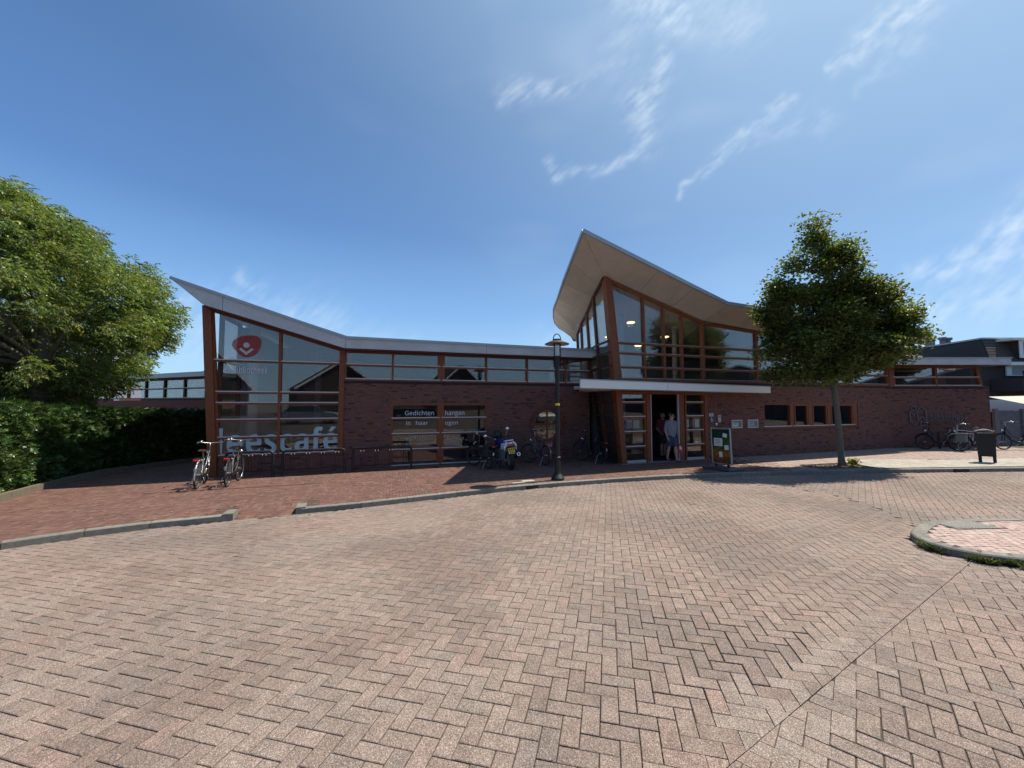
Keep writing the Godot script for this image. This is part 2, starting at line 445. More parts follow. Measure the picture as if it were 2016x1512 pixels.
# ------------------------------------------------------------------ sky: clear summer air, brighter and paler towards the sun, with a few torn cirrus wisps
func make_sky() -> Sky:
	var W := 2048
	var H := 1024
	var stops := [[0.0, Color(0.37, 0.55, 0.68)], [0.06, Color(0.30, 0.49, 0.68)], [0.14, Color(0.170, 0.335, 0.60)], [0.26, Color(0.086, 0.19, 0.41)], [0.42, Color(0.052, 0.126, 0.295)], [0.6, Color(0.045, 0.106, 0.25)], [1.0, Color(0.04, 0.095, 0.23)]]
	# wisps: from, to (x / depth, y / depth), half width at both ends, strength
	var wisps := [
		[Vector2(-0.03, 0.81), Vector2(0.0, 0.845), 0.010, 0.014, 0.35], [Vector2(0.0, 0.84), Vector2(0.14, 0.855), 0.022, 0.016, 0.35], [Vector2(0.14, 0.86), Vector2(0.30, 0.93), 0.014, 0.03, 0.16],
		[Vector2(0.42, 0.975), Vector2(0.405, 0.905), 0.012, 0.022, 0.42], [Vector2(0.405, 0.905), Vector2(0.345, 0.80), 0.02, 0.03, 0.42], [Vector2(0.345, 0.80), Vector2(0.365, 0.68), 0.03, 0.02, 0.36],
		[Vector2(0.365, 0.68), Vector2(0.25, 0.635), 0.012, 0.01, 0.34], [Vector2(0.25, 0.635), Vector2(0.12, 0.61), 0.01, 0.014, 0.26], [Vector2(0.12, 0.61), Vector2(0.11, 0.65), 0.012, 0.01, 0.3],
		[Vector2(0.76, 0.825), Vector2(0.60, 0.70), 0.013, 0.012, 0.42], [Vector2(0.60, 0.70), Vector2(0.44, 0.555), 0.014, 0.005, 0.36], [Vector2(0.60, 0.70), Vector2(0.84, 0.76), 0.012, 0.03, 0.16],
		[Vector2(1.18, 1.16), Vector2(1.02, 1.03), 0.035, 0.03, 0.55], [Vector2(1.02, 1.03), Vector2(0.86, 0.90), 0.028, 0.012, 0.45], [Vector2(1.10, 0.98), Vector2(0.93, 0.85), 0.022, 0.01, 0.25],
		[Vector2(0.36, 1.14), Vector2(0.45, 1.06), 0.06, 0.04, 0.5], [Vector2(0.45, 1.12), Vector2(0.62, 1.05), 0.05, 0.06, 0.22], [Vector2(0.34, 1.03), Vector2(0.26, 0.97), 0.03, 0.016, 0.2],
		[Vector2(1.5, 0.52), Vector2(1.30, 0.425), 0.06, 0.035, 0.55], [Vector2(1.32, 0.40), Vector2(1.05, 0.335), 0.03, 0.014, 0.5], [Vector2(1.45, 0.32), Vector2(1.1, 0.25), 0.05, 0.03, 0.35],
		[Vector2(-1.02, 0.26), Vector2(-0.5, 0.17), 0.045, 0.06, 0.30], [Vector2(-0.72, 0.325), Vector2(-0.67, 0.30), 0.014, 0.016, 0.28], [Vector2(-0.9, 0.2), Vector2(-0.3, 0.13), 0.03, 0.03, 0.22], [Vector2(-0.66, 0.26), Vector2(-0.45, 0.23), 0.03, 0.02, 0.16],
		[Vector2(0.1, 0.17), Vector2(0.45, 0.2), 0.03, 0.02, 0.12]]
	var f := FastNoiseLite.new()
	f.seed = 5; f.frequency = 1.0; f.fractal_octaves = 3
	var g := FastNoiseLite.new()
	g.seed = 9; g.frequency = 1.0; g.fractal_octaves = 3
	var sd := sun_dir()
	var px := PackedFloat32Array()
	px.resize(W * H * 3)
	var low := Color(0.20, 0.18, 0.16)
	for j in H:
		var th := PI * (0.5 - (j + 0.5) / H)
		var cy := cos(th)
		var sy := sin(th)
		var base: Color = stops[0][1]
		if sy > 0.0:
			var t := th / (PI / 2.0)
			for k in stops.size() - 1:
				if t <= stops[k + 1][0]:
					base = stops[k][1].lerp(stops[k + 1][1], (t - stops[k][0]) / (stops[k + 1][0] - stops[k][0]))
					break
		for i in W:
			var o := (j * W + i) * 3
			if sy < -0.02:
				px[o] = low.r; px[o + 1] = low.g; px[o + 2] = low.b
				continue
			var ph := TAU * (i + 0.5) / W
			var x := cy * sin(ph)
			var z := -cy * cos(ph)
			var cg := x * sd.x + sy * sd.y + z * sd.z
			var w := pow(clampf((cg + 0.25) / 1.25, 0.0, 1.0), 4.2)
			var c := base.lerp(Color(0.42, 0.60, 0.78), 0.80 * w)
			var cloud := 0.0
			if z < -0.25 and sy > 0.05:
				var q := Vector2(x / -z, sy / -z)
				if absf(q.x) < 1.6 and q.y < 1.3:
					var wob := Vector2(g.get_noise_2d(q.x * 9.0, q.y * 9.0), g.get_noise_2d(q.x * 9.0 + 40.0, q.y * 9.0)) * 0.022
					var qq := q + wob
					for s in wisps:
						var a: Vector2 = s[0]; var ab: Vector2 = s[1] - a
						var u := clampf((qq - a).dot(ab) / ab.length_squared(), 0.0, 1.0)
						var r: float = lerpf(s[2], s[3], u)
						var dd := (qq - a - ab * u).length() / r
						if dd < 3.0:
							cloud = maxf(cloud, s[4] * exp(-dd * dd * 0.42))
					if cloud > 0.01:
						var nn := f.get_noise_2d((q.x * 0.76 + q.y * 0.65) * 7.0, (q.y * 0.76 - q.x * 0.65) * 24.0)
						var n2 := f.get_noise_2d((q.x * 0.76 + q.y * 0.65) * 19.0 + 50.0, (q.y * 0.76 - q.x * 0.65) * 85.0)
						cloud *= clampf(0.50 + 0.75 * nn + 0.55 * n2, 0.03, 1.15)
			var veil := maxf(0.0, g.get_noise_3d(x * 2.2 + 7.0, sy * 5.0, z * 2.2)) * 0.22 * clampf(w * 2.0, 0.0, 1.0)
			c = c.lerp(Color(0.60, 0.68, 0.76), clampf(cloud + veil, 0.0, 0.9))
			px[o] = c.r; px[o + 1] = c.g; px[o + 2] = c.b
	var m := PanoramaSkyMaterial.new()
	m.panorama = ImageTexture.create_from_image(Image.create_from_data(W, H, false, Image.FORMAT_RGBF, px.to_byte_array()))
	var sky := Sky.new()
	sky.sky_material = m
	return sky

# ------------------------------------------------------------------ ground, road, pavement, kerbs, island
var kerb_line := PackedVector2Array([Vector2(-8.6, -3.0), Vector2(-8.6, 0.0), Vector2(-8.5, 2.4), Vector2(-8.1, 4.3), Vector2(-7.3, 5.59), Vector2(-6.72, 6.14), Vector2(-6.08, 6.56), Vector2(-5.11, 6.99), Vector2(-4.03, 7.44), Vector2(-3.04, 7.87), Vector2(-2.22, 8.31), Vector2(-1.25, 8.84), Vector2(-0.1, 9.41), Vector2(1.19, 9.92), Vector2(2.6, 10.36), Vector2(4.12, 10.76), Vector2(5.65, 11.02), Vector2(7.52, 11.22), Vector2(10.3, 11.37), Vector2(12.5, 11.37), Vector2(14.96, 11.33), Vector2(19.0, 11.2), Vector2(27.0, 10.9)])
var island := PackedVector2Array([Vector2(5.86, 5.72), Vector2(6.21, 5.96), Vector2(6.62, 6.13), Vector2(7.4, 6.2), Vector2(9.0, 6.2), Vector2(13.0, 6.1), Vector2(13.0, 4.1), Vector2(9.0, 4.22), Vector2(7.0, 4.36), Vector2(6.3, 4.43), Vector2(5.85, 4.53), Vector2(5.6, 4.68), Vector2(5.46, 4.88), Vector2(5.44, 5.1), Vector2(5.52, 5.36), Vector2(5.66, 5.56)])
var bed := PackedVector2Array([Vector2(9.35, 11.5), Vector2(10.95, 11.56), Vector2(11.15, 12.95), Vector2(9.3, 12.5)])
var slabs := PackedVector2Array([Vector2(10.97, 11.4), Vector2(11.2, 13.05), Vector2(12.1, 13.85), Vector2(18.5, 13.4), Vector2(24.0, 12.9), Vector2(24.0, 10.9), Vector2(15.0, 11.3)])
const GAP := Vector2(-4.57, 7.22)

func gap_local(p: Vector2) -> Vector2:
	var q := p - GAP
	return Vector2(q.dot(Vector2(0.92, 0.392)), q.dot(Vector2(-0.392, 0.92)))

func pave_off(p: Vector2) -> float:
	var q := gap_local(p)
	if absf(q.x) < 0.95 and q.y < 1.1:
		return lerpf(0.1 * clampf(q.y / 1.0, 0.0, 1.0), 0.1, clampf((absf(q.x) - 0.56) / 0.36, 0.0, 1.0))
	return 0.1

func kerb_depth(x: float) -> float:
	for i in range(1, kerb_line.size() - 1):
		var a := kerb_line[i]; var b := kerb_line[i + 1]
		if x >= a.x and x < b.x: return lerpf(a.y, b.y, (x - a.x) / maxf(b.x - a.x, 0.01))
	return -99.0 if x < -8.0 else 11.0

func front_depth(x: float) -> float:  # where the library's front stands
	if x < 3.3: return 13.13 + 0.324 * (x + 4.99)
	if x < 17.83: return 13.5 + 0.324 * (x - 3.8)
	return 18.04

func ring(poly: PackedVector2Array, p: Vector2) -> bool:
	return Geometry2D.is_point_in_polygon(p, poly)

func brick_mesh(sx: float, sz: float, h: float, e: float) -> ArrayMesh:  # top at y = 0, chamfered rim, no underside
	var b := Mb.new()
	var x := sx / 2.0; var z := sz / 2.0
	var f := func(i: float, y: float): return [Vector3(-x + i, y, z - i), Vector3(x - i, y, z - i), Vector3(x - i, y, -z + i), Vector3(-x + i, y, -z + i)]
	var t: Array = f.call(e, 0.0)
	var m: Array = f.call(0.0, -e * 0.7)
	var l: Array = f.call(0.0, -h)
	b.quad(t[0], t[1], t[2], t[3])
	for i in 4:
		var j := (i + 1) % 4
		b.quad(m[i], m[j], t[j], t[i])
		b.quad(l[i], l[j], m[j], m[i])
	return b.mesh()

# herringbone places: [centre, yaw of the brick's long side]
func herringbone(o: Vector2, yaw: float, w: float, n: int, lo: Vector2, hi: Vector2, ok: Callable) -> Array:
	var ex := Vector2(cos(yaw), sin(yaw)); var ey := Vector2(-sin(yaw), cos(yaw))
	var out := []
	var reach := 0.0
	for c in [lo, hi, Vector2(lo.x, hi.y), Vector2(hi.x, lo.y)]: reach = maxf(reach, (c - o).length())
	var k := int(reach / w) + n
	for j in range(-k, k):
		for i in range(-k, k):
			var r := posmod(i - j, 2 * n)
			var c := Vector2.ZERO
			var turned := false
			if r == 0: c = Vector2(i + n / 2.0, j + 0.5)
			elif r == 2 * n - 1:
				c = Vector2(i + 0.5, j + n / 2.0); turned = true
			else: continue
			var p := o + (ex * c.x + ey * c.y) * w
			if p.x < lo.x or p.x > hi.x or p.y < lo.y or p.y > hi.y: continue
			if ok.call(p): out.append([p, yaw + (PI / 2.0 if turned else 0.0)])
	return out

func laid(p: Vector2, yaw: float, lift: float, shake: float) -> Transform3D:
	var t := on_slope(p.x, p.y, yaw + rng.randfn(0.0, 0.006) * shake, lift + rng.randfn(0.0, 0.0012) * shake)
	return t * Transform3D(Basis(Vector3(rng.randfn(0, 1), 0, rng.randfn(0, 1)).normalized(), rng.randfn(0.0, 0.006) * shake), Vector3(rng.randfn(0, 0.0008) * shake, 0, rng.randfn(0, 0.0008) * shake))

func eye_dist(p: Vector2) -> float:
	return Vector2(p.x, p.y).length() + (4.0 if not seen(p.x, p.y, 0.0) or p.y < 1.55 else 0.0)

func side(p: Vector2, a: Vector2, b: Vector2) -> float:
	return (b - a).normalized().cross(p - a)

func build_ground():
	var g := Mb.new()
	var zs := [400.0, 60.0, 12.0, 0.0, -15.0, -30.0, -45.0, -90.0, -400.0]
	var xs := [-500.0, -45.0, -15.0, 0.0, 15.0, 45.0, 500.0]
	for i in zs.size() - 1:
		for j in xs.size() - 1:
			var q := []
			for e in [[0, 0], [0, 1], [1, 1], [1, 0]]:
				var x: float = xs[j + e[1]]; var z: float = zs[i + e[0]]
				q.append(Vector3(x, gy(x, z) - 0.05, z))
			g.quad(q[0], q[1], q[2], q[3])
	struct(obj("ground", g, M.ground), "bare earth and sand spread under the paving and the gardens")
	build_road()
	build_pavement()

func build_road():
	var s := Mb.new()
	var zs := [45.0, 12.0, 0.0, -16.0]
	for i in 3:
		var q := []
		for e in [[-45.0, zs[i]], [45.0, zs[i]], [45.0, zs[i + 1]], [-45.0, zs[i + 1]]]: q.append(Vector3(e[0], gy(e[0], e[1]) - 0.011, e[1]))
		s.quad(q[0], q[1], q[2], q[3])
	var road = struct(obj("road", s, M.sand), "road paved with pale pink and grey concrete bricks laid in herringbone")
	var w := 0.1088
	var a1 := Vector2(1.09, 2.05); var a2 := Vector2(5.85, 4.9)
	var seam2 := [Vector2(5.9, 5.2), Vector2(6.34, 6.15), Vector2(6.78, 7.11), Vector2(7.0, 8.2), Vector2(6.85, 8.86), Vector2(6.35, 9.5), Vector2(5.3, 10.9)]
	var in_c := func(p: Vector2):
		if p.y < 5.2: return false
		for i in seam2.size() - 1:
			if p.y >= seam2[i].y and p.y < seam2[i + 1].y:
				return p.x > lerpf(seam2[i].x, seam2[i + 1].x, (p.y - seam2[i].y) / (seam2[i + 1].y - seam2[i].y))
		return p.x > 5.3
	var base := func(p: Vector2):
		if not seen(p.x, p.y, 0.5) or p.y > kerb_depth(p.x) + 0.02: return false
		return not (p.x > 5.3 and ring(island, p))
	var in_b := func(p: Vector2): return side(p, a1, a2) < 0.0 and p.x > 0.0 and p.y < 5.6
	var lists := [
		herringbone(Vector2(0.31, 1.07), -0.244, w, 2, Vector2(-11, 0.75), Vector2(9, 11.6), func(p): return base.call(p) and side(p, a1, a2) > -0.2 and not in_c.call(p)),
		herringbone(Vector2(2.2, 1.9), -0.73, w, 2, Vector2(-0.5, 0.75), Vector2(9.5, 5.6), func(p): return base.call(p) and p.y < 5.6 and side(p, a1, a2) < 0.2),
		herringbone(Vector2(8.0, 8.0), -0.735, w, 2, Vector2(5, 5.2), Vector2(17, 11.6), func(p): return base.call(p) and in_c.call(p))]
	var mesh := brick_mesh(2.0 * w - 0.0062, w - 0.0062, 0.045, 0.004)
	var patchy := FastNoiseLite.new()
	patchy.seed = 12; patchy.frequency = 0.55; patchy.fractal_octaves = 3
	var list := []
	var whole := PackedVector2Array([Vector2(-w + 0.002, -w / 2 + 0.002), Vector2(w - 0.002, -w / 2 + 0.002), Vector2(w - 0.002, w / 2 - 0.002), Vector2(-w + 0.002, w / 2 - 0.002)])
	for r in 3:
		for e in lists[r]:
			var p: Vector2 = e[0]
			var patch := patchy.get_noise_2d(p.x, p.y) + rng.randfn(0.0, 0.22)
			var tone: int = [3, 7, 1, 4, 6, 0, 5, 2][clampi(int((patch + 0.55) / 1.1 * 8.0), 0, 7)]
			var worn := patchy.get_noise_2d(p.x * 0.7 + 60.0, p.y * 0.7) + rng.randfn(0.0, 0.12)
			tone += 8 * clampi(int(1.5 + worn * 2.6), 0, 2)
			var d := eye_dist(p)
			var heave := exp(-pow((p - Vector2(1.75, 2.75)).length() / 0.9, 2.0))
			var shake := 0.75 + 1.2 * heave
			if absf(side(p, a1, a2)) < 0.13 + 0.2 * heave and absf(p.x - 2.0) < 0.75 and rng.randf() < 0.5: tone = 24
			var sg := side(p, a1, a2)
			if r < 2 and absf(sg) < 0.2 and p.x > -0.4 and p.y < 4.95:
				# bricks cut along the seam where two patterns meet
				var poly := PackedVector2Array()
				var c := cos(e[1]); var si := sin(e[1])
				for k in whole: poly.append(p + Vector2(k.x * c - k.y * si, k.x * si + k.y * c))
				var dirn := (a2 - a1).normalized()
				var nn := Vector2(-dirn.y, dirn.x) * (1.0 if r == 0 else -1.0)
				var off := nn * 0.003
				var half := PackedVector2Array([a1 - dirn * 9.0 + off, a1 + dirn * 9.0 + off, a1 + dirn * 9.0 + nn * 3.0, a1 - dirn * 9.0 + nn * 3.0])
				for cut in Geometry2D.intersect_polygons(poly, half):
					var area := 0.0
					for k in cut.size(): area += cut[k].cross(cut[(k + 1) % cut.size()])
					if absf(area) / 2.0 < 0.0012: continue
					if absf(area) / 2.0 > 0.0228:
						list.append([laid(p, e[1], 0.0, shake), tone, d])
						continue
					var b := Mb.new()
					if area < 0: cut.reverse()
					var q := PackedVector2Array()
					for k in cut: q.append(Vector2(k.x - p.x, p.y - k.y))
					q.reverse()
					var top := []
					var bot := []
					for k in q:
						top.append(Vector3(k.x, 0, k.y)); bot.append(Vector3(k.x, -0.045, k.y))
					for k in range(1, q.size() - 1): b.tri(top[0], top[k + 1], top[k])
					for k in q.size(): b.quad(bot[(k + 1) % q.size()], bot[k], top[k], top[(k + 1) % q.size()])
					obj("paving_brick", b, M.road[tone], road, laid(p, 0.0, 0.0, 0.6 * shake))
				continue
			if r == 0 and sg < 0.0 and p.x > -0.4 and p.y < 4.95: continue
			if r == 1 and sg > 0.0: continue
			list.append([laid(p, e[1], 0.0, shake) * Transform3D(Basis.from_scale(Vector3(1.0 - 0.018 * heave, 1.0, 1.0 - 0.035 * heave)), Vector3.ZERO), tone, d])
	pieces(road, "paving_brick", "distant_paving_bricks", mesh, M.road_tones, M.road, M.road_many, list, 300)

func kerb_piece(p: Vector2, q: Vector2, inward: Vector2, h0: float, h1: float, wide: float, e := 0.012) -> Mb:
	var b := Mb.new()
	var d := (q - p).normalized() * 0.004
	p += d; q -= d
	var pts := []
	for y in [[-0.12, 0.0], [h1 - e, 0.0], [h1, e]]:
		for s in [p, q]:
			var k: Vector2 = s + inward * (y[1] + 0.0)
			pts.append(Vector3(k.x, gy(k.x, -k.y) + y[0], -k.y))
	var back := []
	for y in [h1, -0.12]:
		for s in [p, q]:
			var k: Vector2 = s + inward * wide
			back.append(Vector3(k.x, gy(k.x, -k.y) + y, -k.y))
	b.quad(pts[0], pts[1], pts[3], pts[2]); b.quad(pts[2], pts[3], pts[5], pts[4]); b.quad(pts[4], pts[5], back[1], back[0]); b.quad(back[0], back[1], back[3], back[2])
	b.quad(pts[0], pts[2], back[0], back[2]); b.tri(pts[2], pts[4], back[0])
	b.quad(pts[1], back[3], back[1], pts[3]); b.tri(pts[3], back[1], pts[5])
	return b

func resample(line: PackedVector2Array, step: float, skip: Callable) -> Array:
	var out := []
	for i in line.size() - 1:
		var a := line[i]; var b := line[i + 1]
		var n := maxi(1, int(round((b - a).length() / step)))
		for k in n:
			var p := a.lerp(b, float(k) / n); var q := a.lerp(b, float(k + 1) / n)
			if not skip.call((p + q) / 2.0): out.append([p, q])
	return out

func build_pavement():
	# kerb
	var kerb = struct(Node3D.new(), "grey concrete kerb of long stones curving along the road edge")
	kerb.name = numbered("kerb"); add_child(kerb)
	var k := 0
	for s in resample(kerb_line, 1.0, func(p): return gap_local(p).length() < 0.5 or not seen(p.x, p.y, 2.0)):
		var d: Vector2 = (s[1] - s[0]).normalized()
		obj("kerb_stone", kerb_piece(s[0], s[1], Vector2(-d.y, d.x), 0.0, 0.104, 0.15), M.kerb[k % 3], kerb)
		k += 1
	for u in [-0.62, 0.62]:  # the two return stones beside the dropped entry
		var o: Vector2 = GAP + Vector2(0.92, 0.392) * (u * 0.93)
		var e := Vector2(-0.392, 0.92)
		obj("kerb_stone", kerb_piece(o + e * 0.0 + Vector2(0.92, 0.392) * -0.085, o + Vector2(0.92, 0.392) * 0.085, e, 0.0, 0.135, 0.36), M.kerb[k % 3], kerb)
		k += 1
	var gul := Mb.new()
	var gp := at_ground(13.15, 11.345, 0.052)
	gul.box(gp, Vector3(0.42, 0.085, 0.03))
	obj("gully_mouth", gul, M.black_matt, kerb)
	var gu2 := Mb.new()
	gu2.xf = Transform3D(Basis(Vector3.UP, 0.42), at_ground(0.5, 9.655, 0.05))
	gu2.box(Vector3.ZERO, Vector3(0.34, 0.075, 0.03))
	obj("gully_mouth", gu2, M.black_matt, kerb)
	# pavement bed
	var b := Mb.new()
	var poly := PackedVector2Array()
	for p in kerb_line:
		if p.x < -5.3 or p.x > -3.9: poly.append(Vector2(p.x - 0.03, p.y + 0.08))
		elif p.x < -4.5:
			for q in [Vector2(-0.62, 0.0), Vector2(-0.62, 1.0), Vector2(0.62, 1.0), Vector2(0.62, 0.0)]:
				poly.append(GAP + Vector2(0.92, 0.392) * q.x + Vector2(-0.392, 0.92) * q.y)
	for p in [Vector2(27.0, 22.0), Vector2(-30.0, 22.0), Vector2(-30.0, -3.0)]: poly.append(p)
	var t := Geometry2D.triangulate_polygon(poly)
	for i in range(0, t.size(), 3):
		var v := []
		for j in 3: v.append(at_ground(poly[t[i + j]].x, poly[t[i + j]].y, 0.089))
		if (v[1] - v[0]).cross(v[2] - v[0]).y < 0: v.reverse()
		b.tri(v[0], v[1], v[2])
	var r := []
	for q in [Vector2(-0.62, -0.03), Vector2(0.62, -0.03), Vector2(0.62, 1.0), Vector2(-0.62, 1.0)]:
		var p: Vector2 = GAP + Vector2(0.92, 0.392) * q.x + Vector2(-0.392, 0.92) * q.y
		r.append(at_ground(p.x, p.y, -0.007 if q.y < 0.5 else 0.089))
	b.quad(r[0], r[1], r[2], r[3])
	var pave = struct(obj("pavement", b, M.sand_red), "pavement of small dark red bricks in front of the library")
	var w := 0.0705
	var ok := func(p: Vector2):
		if not seen(p.x, p.y, 0.3): return false
		var kd := kerb_depth(p.x)
		if p.x < -8.05:
			if p.x < -11.4 - (p.y - 8.64) * 0.47 - 0.15 and p.y < 13.0: return false
			if p.x < -13.3: return false
		elif p.y < kd + (0.16 if gap_local(p).length() > 0.6 else 0.02): return false
		var q := gap_local(p)
		if absf(absf(q.x) - 0.58) < 0.1 and q.y < 0.38: return false
		if p.x < -8.9 and p.y > 15.8: return false
		if p.x > -8.9 and p.y > front_depth(p.x) + 0.1: return false
		if p.x > 8.0 and (ring(bed, p) or ring(slabs, p)): return false
		return true
	var list := []
	var near := func(p: Vector2): return ok.call(p)
	for e in herringbone(Vector2(-4.0, 8.0), 0.30, w, 3, Vector2(-13.5, 4.5), Vector2(22.5, 18.0), near):
		var p: Vector2 = e[0]
		var lt := laid(p, e[1], pave_off(p), 1.2)
		var gl := gap_local(p)
		if absf(gl.x) < 0.6 and gl.y < 1.0:  # on the dropped entry the bricks lie on the ramp
			lt = Transform3D(Basis(Vector3(0.92, 0, -0.392), 0.0997), Vector3.ZERO) * lt.translated(-lt.origin)
			lt.origin = at_ground(p.x, p.y, pave_off(p))
		list.append([lt, (6 + rng.randi() % 3) if p.x > 7.5 + rng.randf() * 1.5 else rng.randi() % 6, eye_dist(p)])  # bricks on the right take the tones with painted glare
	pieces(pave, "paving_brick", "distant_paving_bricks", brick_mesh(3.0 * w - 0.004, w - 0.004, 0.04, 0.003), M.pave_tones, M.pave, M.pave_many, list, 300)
	# grey slabs on the right
	var sl := []
	var sm := brick_mesh(0.296, 0.296, 0.05, 0.004)
	for i in 60:
		for j in 10:
			var p := Vector2(9.2 + i * 0.3 + (0.15 if j % 2 else 0.0), 10.98 + j * 0.3)
			if seen(p.x, p.y, 0.3) and ring(slabs, p) and p.y > kerb_depth(p.x) + 0.27:
				sl.append([laid(p, 0.0, 0.1, 1.0), rng.randi() % 4, p.length()])
	pieces(pave, "paving_slab", "distant_paving_slabs", sm, M.slab_tones, M.slab, M.slab_many, sl, 300)
	# flush strip of pale slabs by the lamp, a narrow drain line, the tree bed
	for p in [Vector2(0.18, 9.93), Vector2(0.42, 10.24)]:
		var c := Mb.new()
		c.bbox(Vector3(0, -0.02, 0), Vector3(0.34, 0.06, 0.2), 0.006)
		obj("pale_slab", c, M.pale_stone, pave, on_slope(p.x, p.y, 0.35, 0.1))
	var dr := Mb.new()
	for i in 9:
		var p := Vector2(-8.7, 9.15).lerp(Vector2(-5.0, 10.32), i / 9.0); var q := Vector2(-8.7, 9.15).lerp(Vector2(-5.0, 10.32), (i + 0.985) / 9.0)
		dr.bar(at_ground(p.x, p.y, 0.098), at_ground(q.x, q.y, 0.098), 0.05, 0.012)
	obj("drain_channel", dr, M.black_matt, pave)
	var so := Mb.new()
	var rim := Mb.new()
	for i in 4:
		var p := bed[i]; var q := bed[(i + 1) % 4]
		rim.bar(at_ground(p.x, p.y, 0.09), at_ground(q.x, q.y, 0.09), 0.05, 0.07)
	var h := []
	for p in bed: h.append(at_ground(p.x, p.y, 0.095))
	so.quad(h[0], h[1], h[2], h[3])
	for i in 260:
		var u := rng.randf(); var v := rng.randf()
		var c: Vector3 = (h[0].lerp(h[1], u)).lerp(h[3].lerp(h[2], u), v)
		so.ball(c, Vector3.ONE * rng.randf_range(0.012, 0.035), 3)
	var tb = struct(obj("tree_bed", so, M.soil), "square bed of bare brown soil round the foot of the street tree")
	obj("edging", rim, M.kerb[0], tb)
	# island
	var isl := Mb.new()
	var it := Geometry2D.triangulate_polygon(island)
	for i in range(0, it.size(), 3):
		var v := []
		for j in 3: v.append(at_ground(island[it[i + j]].x, island[it[i + j]].y, 0.076))
		if (v[1] - v[0]).cross(v[2] - v[0]).y < 0: v.reverse()
		isl.tri(v[0], v[1], v[2])
	var im = struct(obj("traffic_island", isl, M.sand), "traffic island with rounded nose and pale pink paving right of the road")
	var loop := island.duplicate()
	loop.append(island[0])
	for s in resample(loop, 0.62, func(p): return p.x > 12.5):
		var d: Vector2 = (s[1] - s[0]).normalized()
		obj("kerb_stone", kerb_piece(s[0], s[1], Vector2(d.y, -d.x), 0.0, 0.092, 0.16, 0.02), M.kerb[k % 3], im)
		k += 1
	var inner := Geometry2D.offset_polygon(island, -0.165)[0]
	var pl := []
	for i in 90:
		for j in 26:
			var p := Vector2(5.3 + i * 0.105 + (0.05 if j % 2 else 0.0), 4.2 + j * 0.078)
			if ring(inner, p) and seen(p.x, p.y, 0.4) and not (absf(p.x - 6.78) < 0.36 and absf(p.y - 5.83) < 0.2):
				pl.append([laid(p, 0.03, 0.085, 1.5), rng.randi() % 3, p.length()])
	pieces(im, "paving_brick", "distant_paving_bricks", brick_mesh(0.1, 0.0735, 0.03, 0.003), M.pink_tones, M.pink, M.pink_many, pl, 300)
	var tt := Mb.new()
	tt.bbox(Vector3(0, -0.02, 0), Vector3(0.62, 0.05, 0.3), 0.006)
	for i in 12: tt.bbox(Vector3(-0.28 + i * 0.051, 0.008, 0), Vector3(0.026, 0.012, 0.28), 0.004)
	obj("ribbed_guide_tile", tt, M.pale_stone, im, on_slope(6.78, 5.83, 0.0, 0.09))

# ------------------------------------------------------------------ library: a = along the front, y = up, b = out towards the road
const BL := -2.36
var bar_mat: Material = null

func clip_part(outline: PackedVector2Array, poly: PackedVector2Array) -> Array:
	return Geometry2D.intersect_polygons(outline, poly)

func rect(a0: float, y0: float, a1: float, y1: float) -> PackedVector2Array:
	return PackedVector2Array([Vector2(a0, y0), Vector2(a1, y0), Vector2(a1, y1), Vector2(a0, y1)])

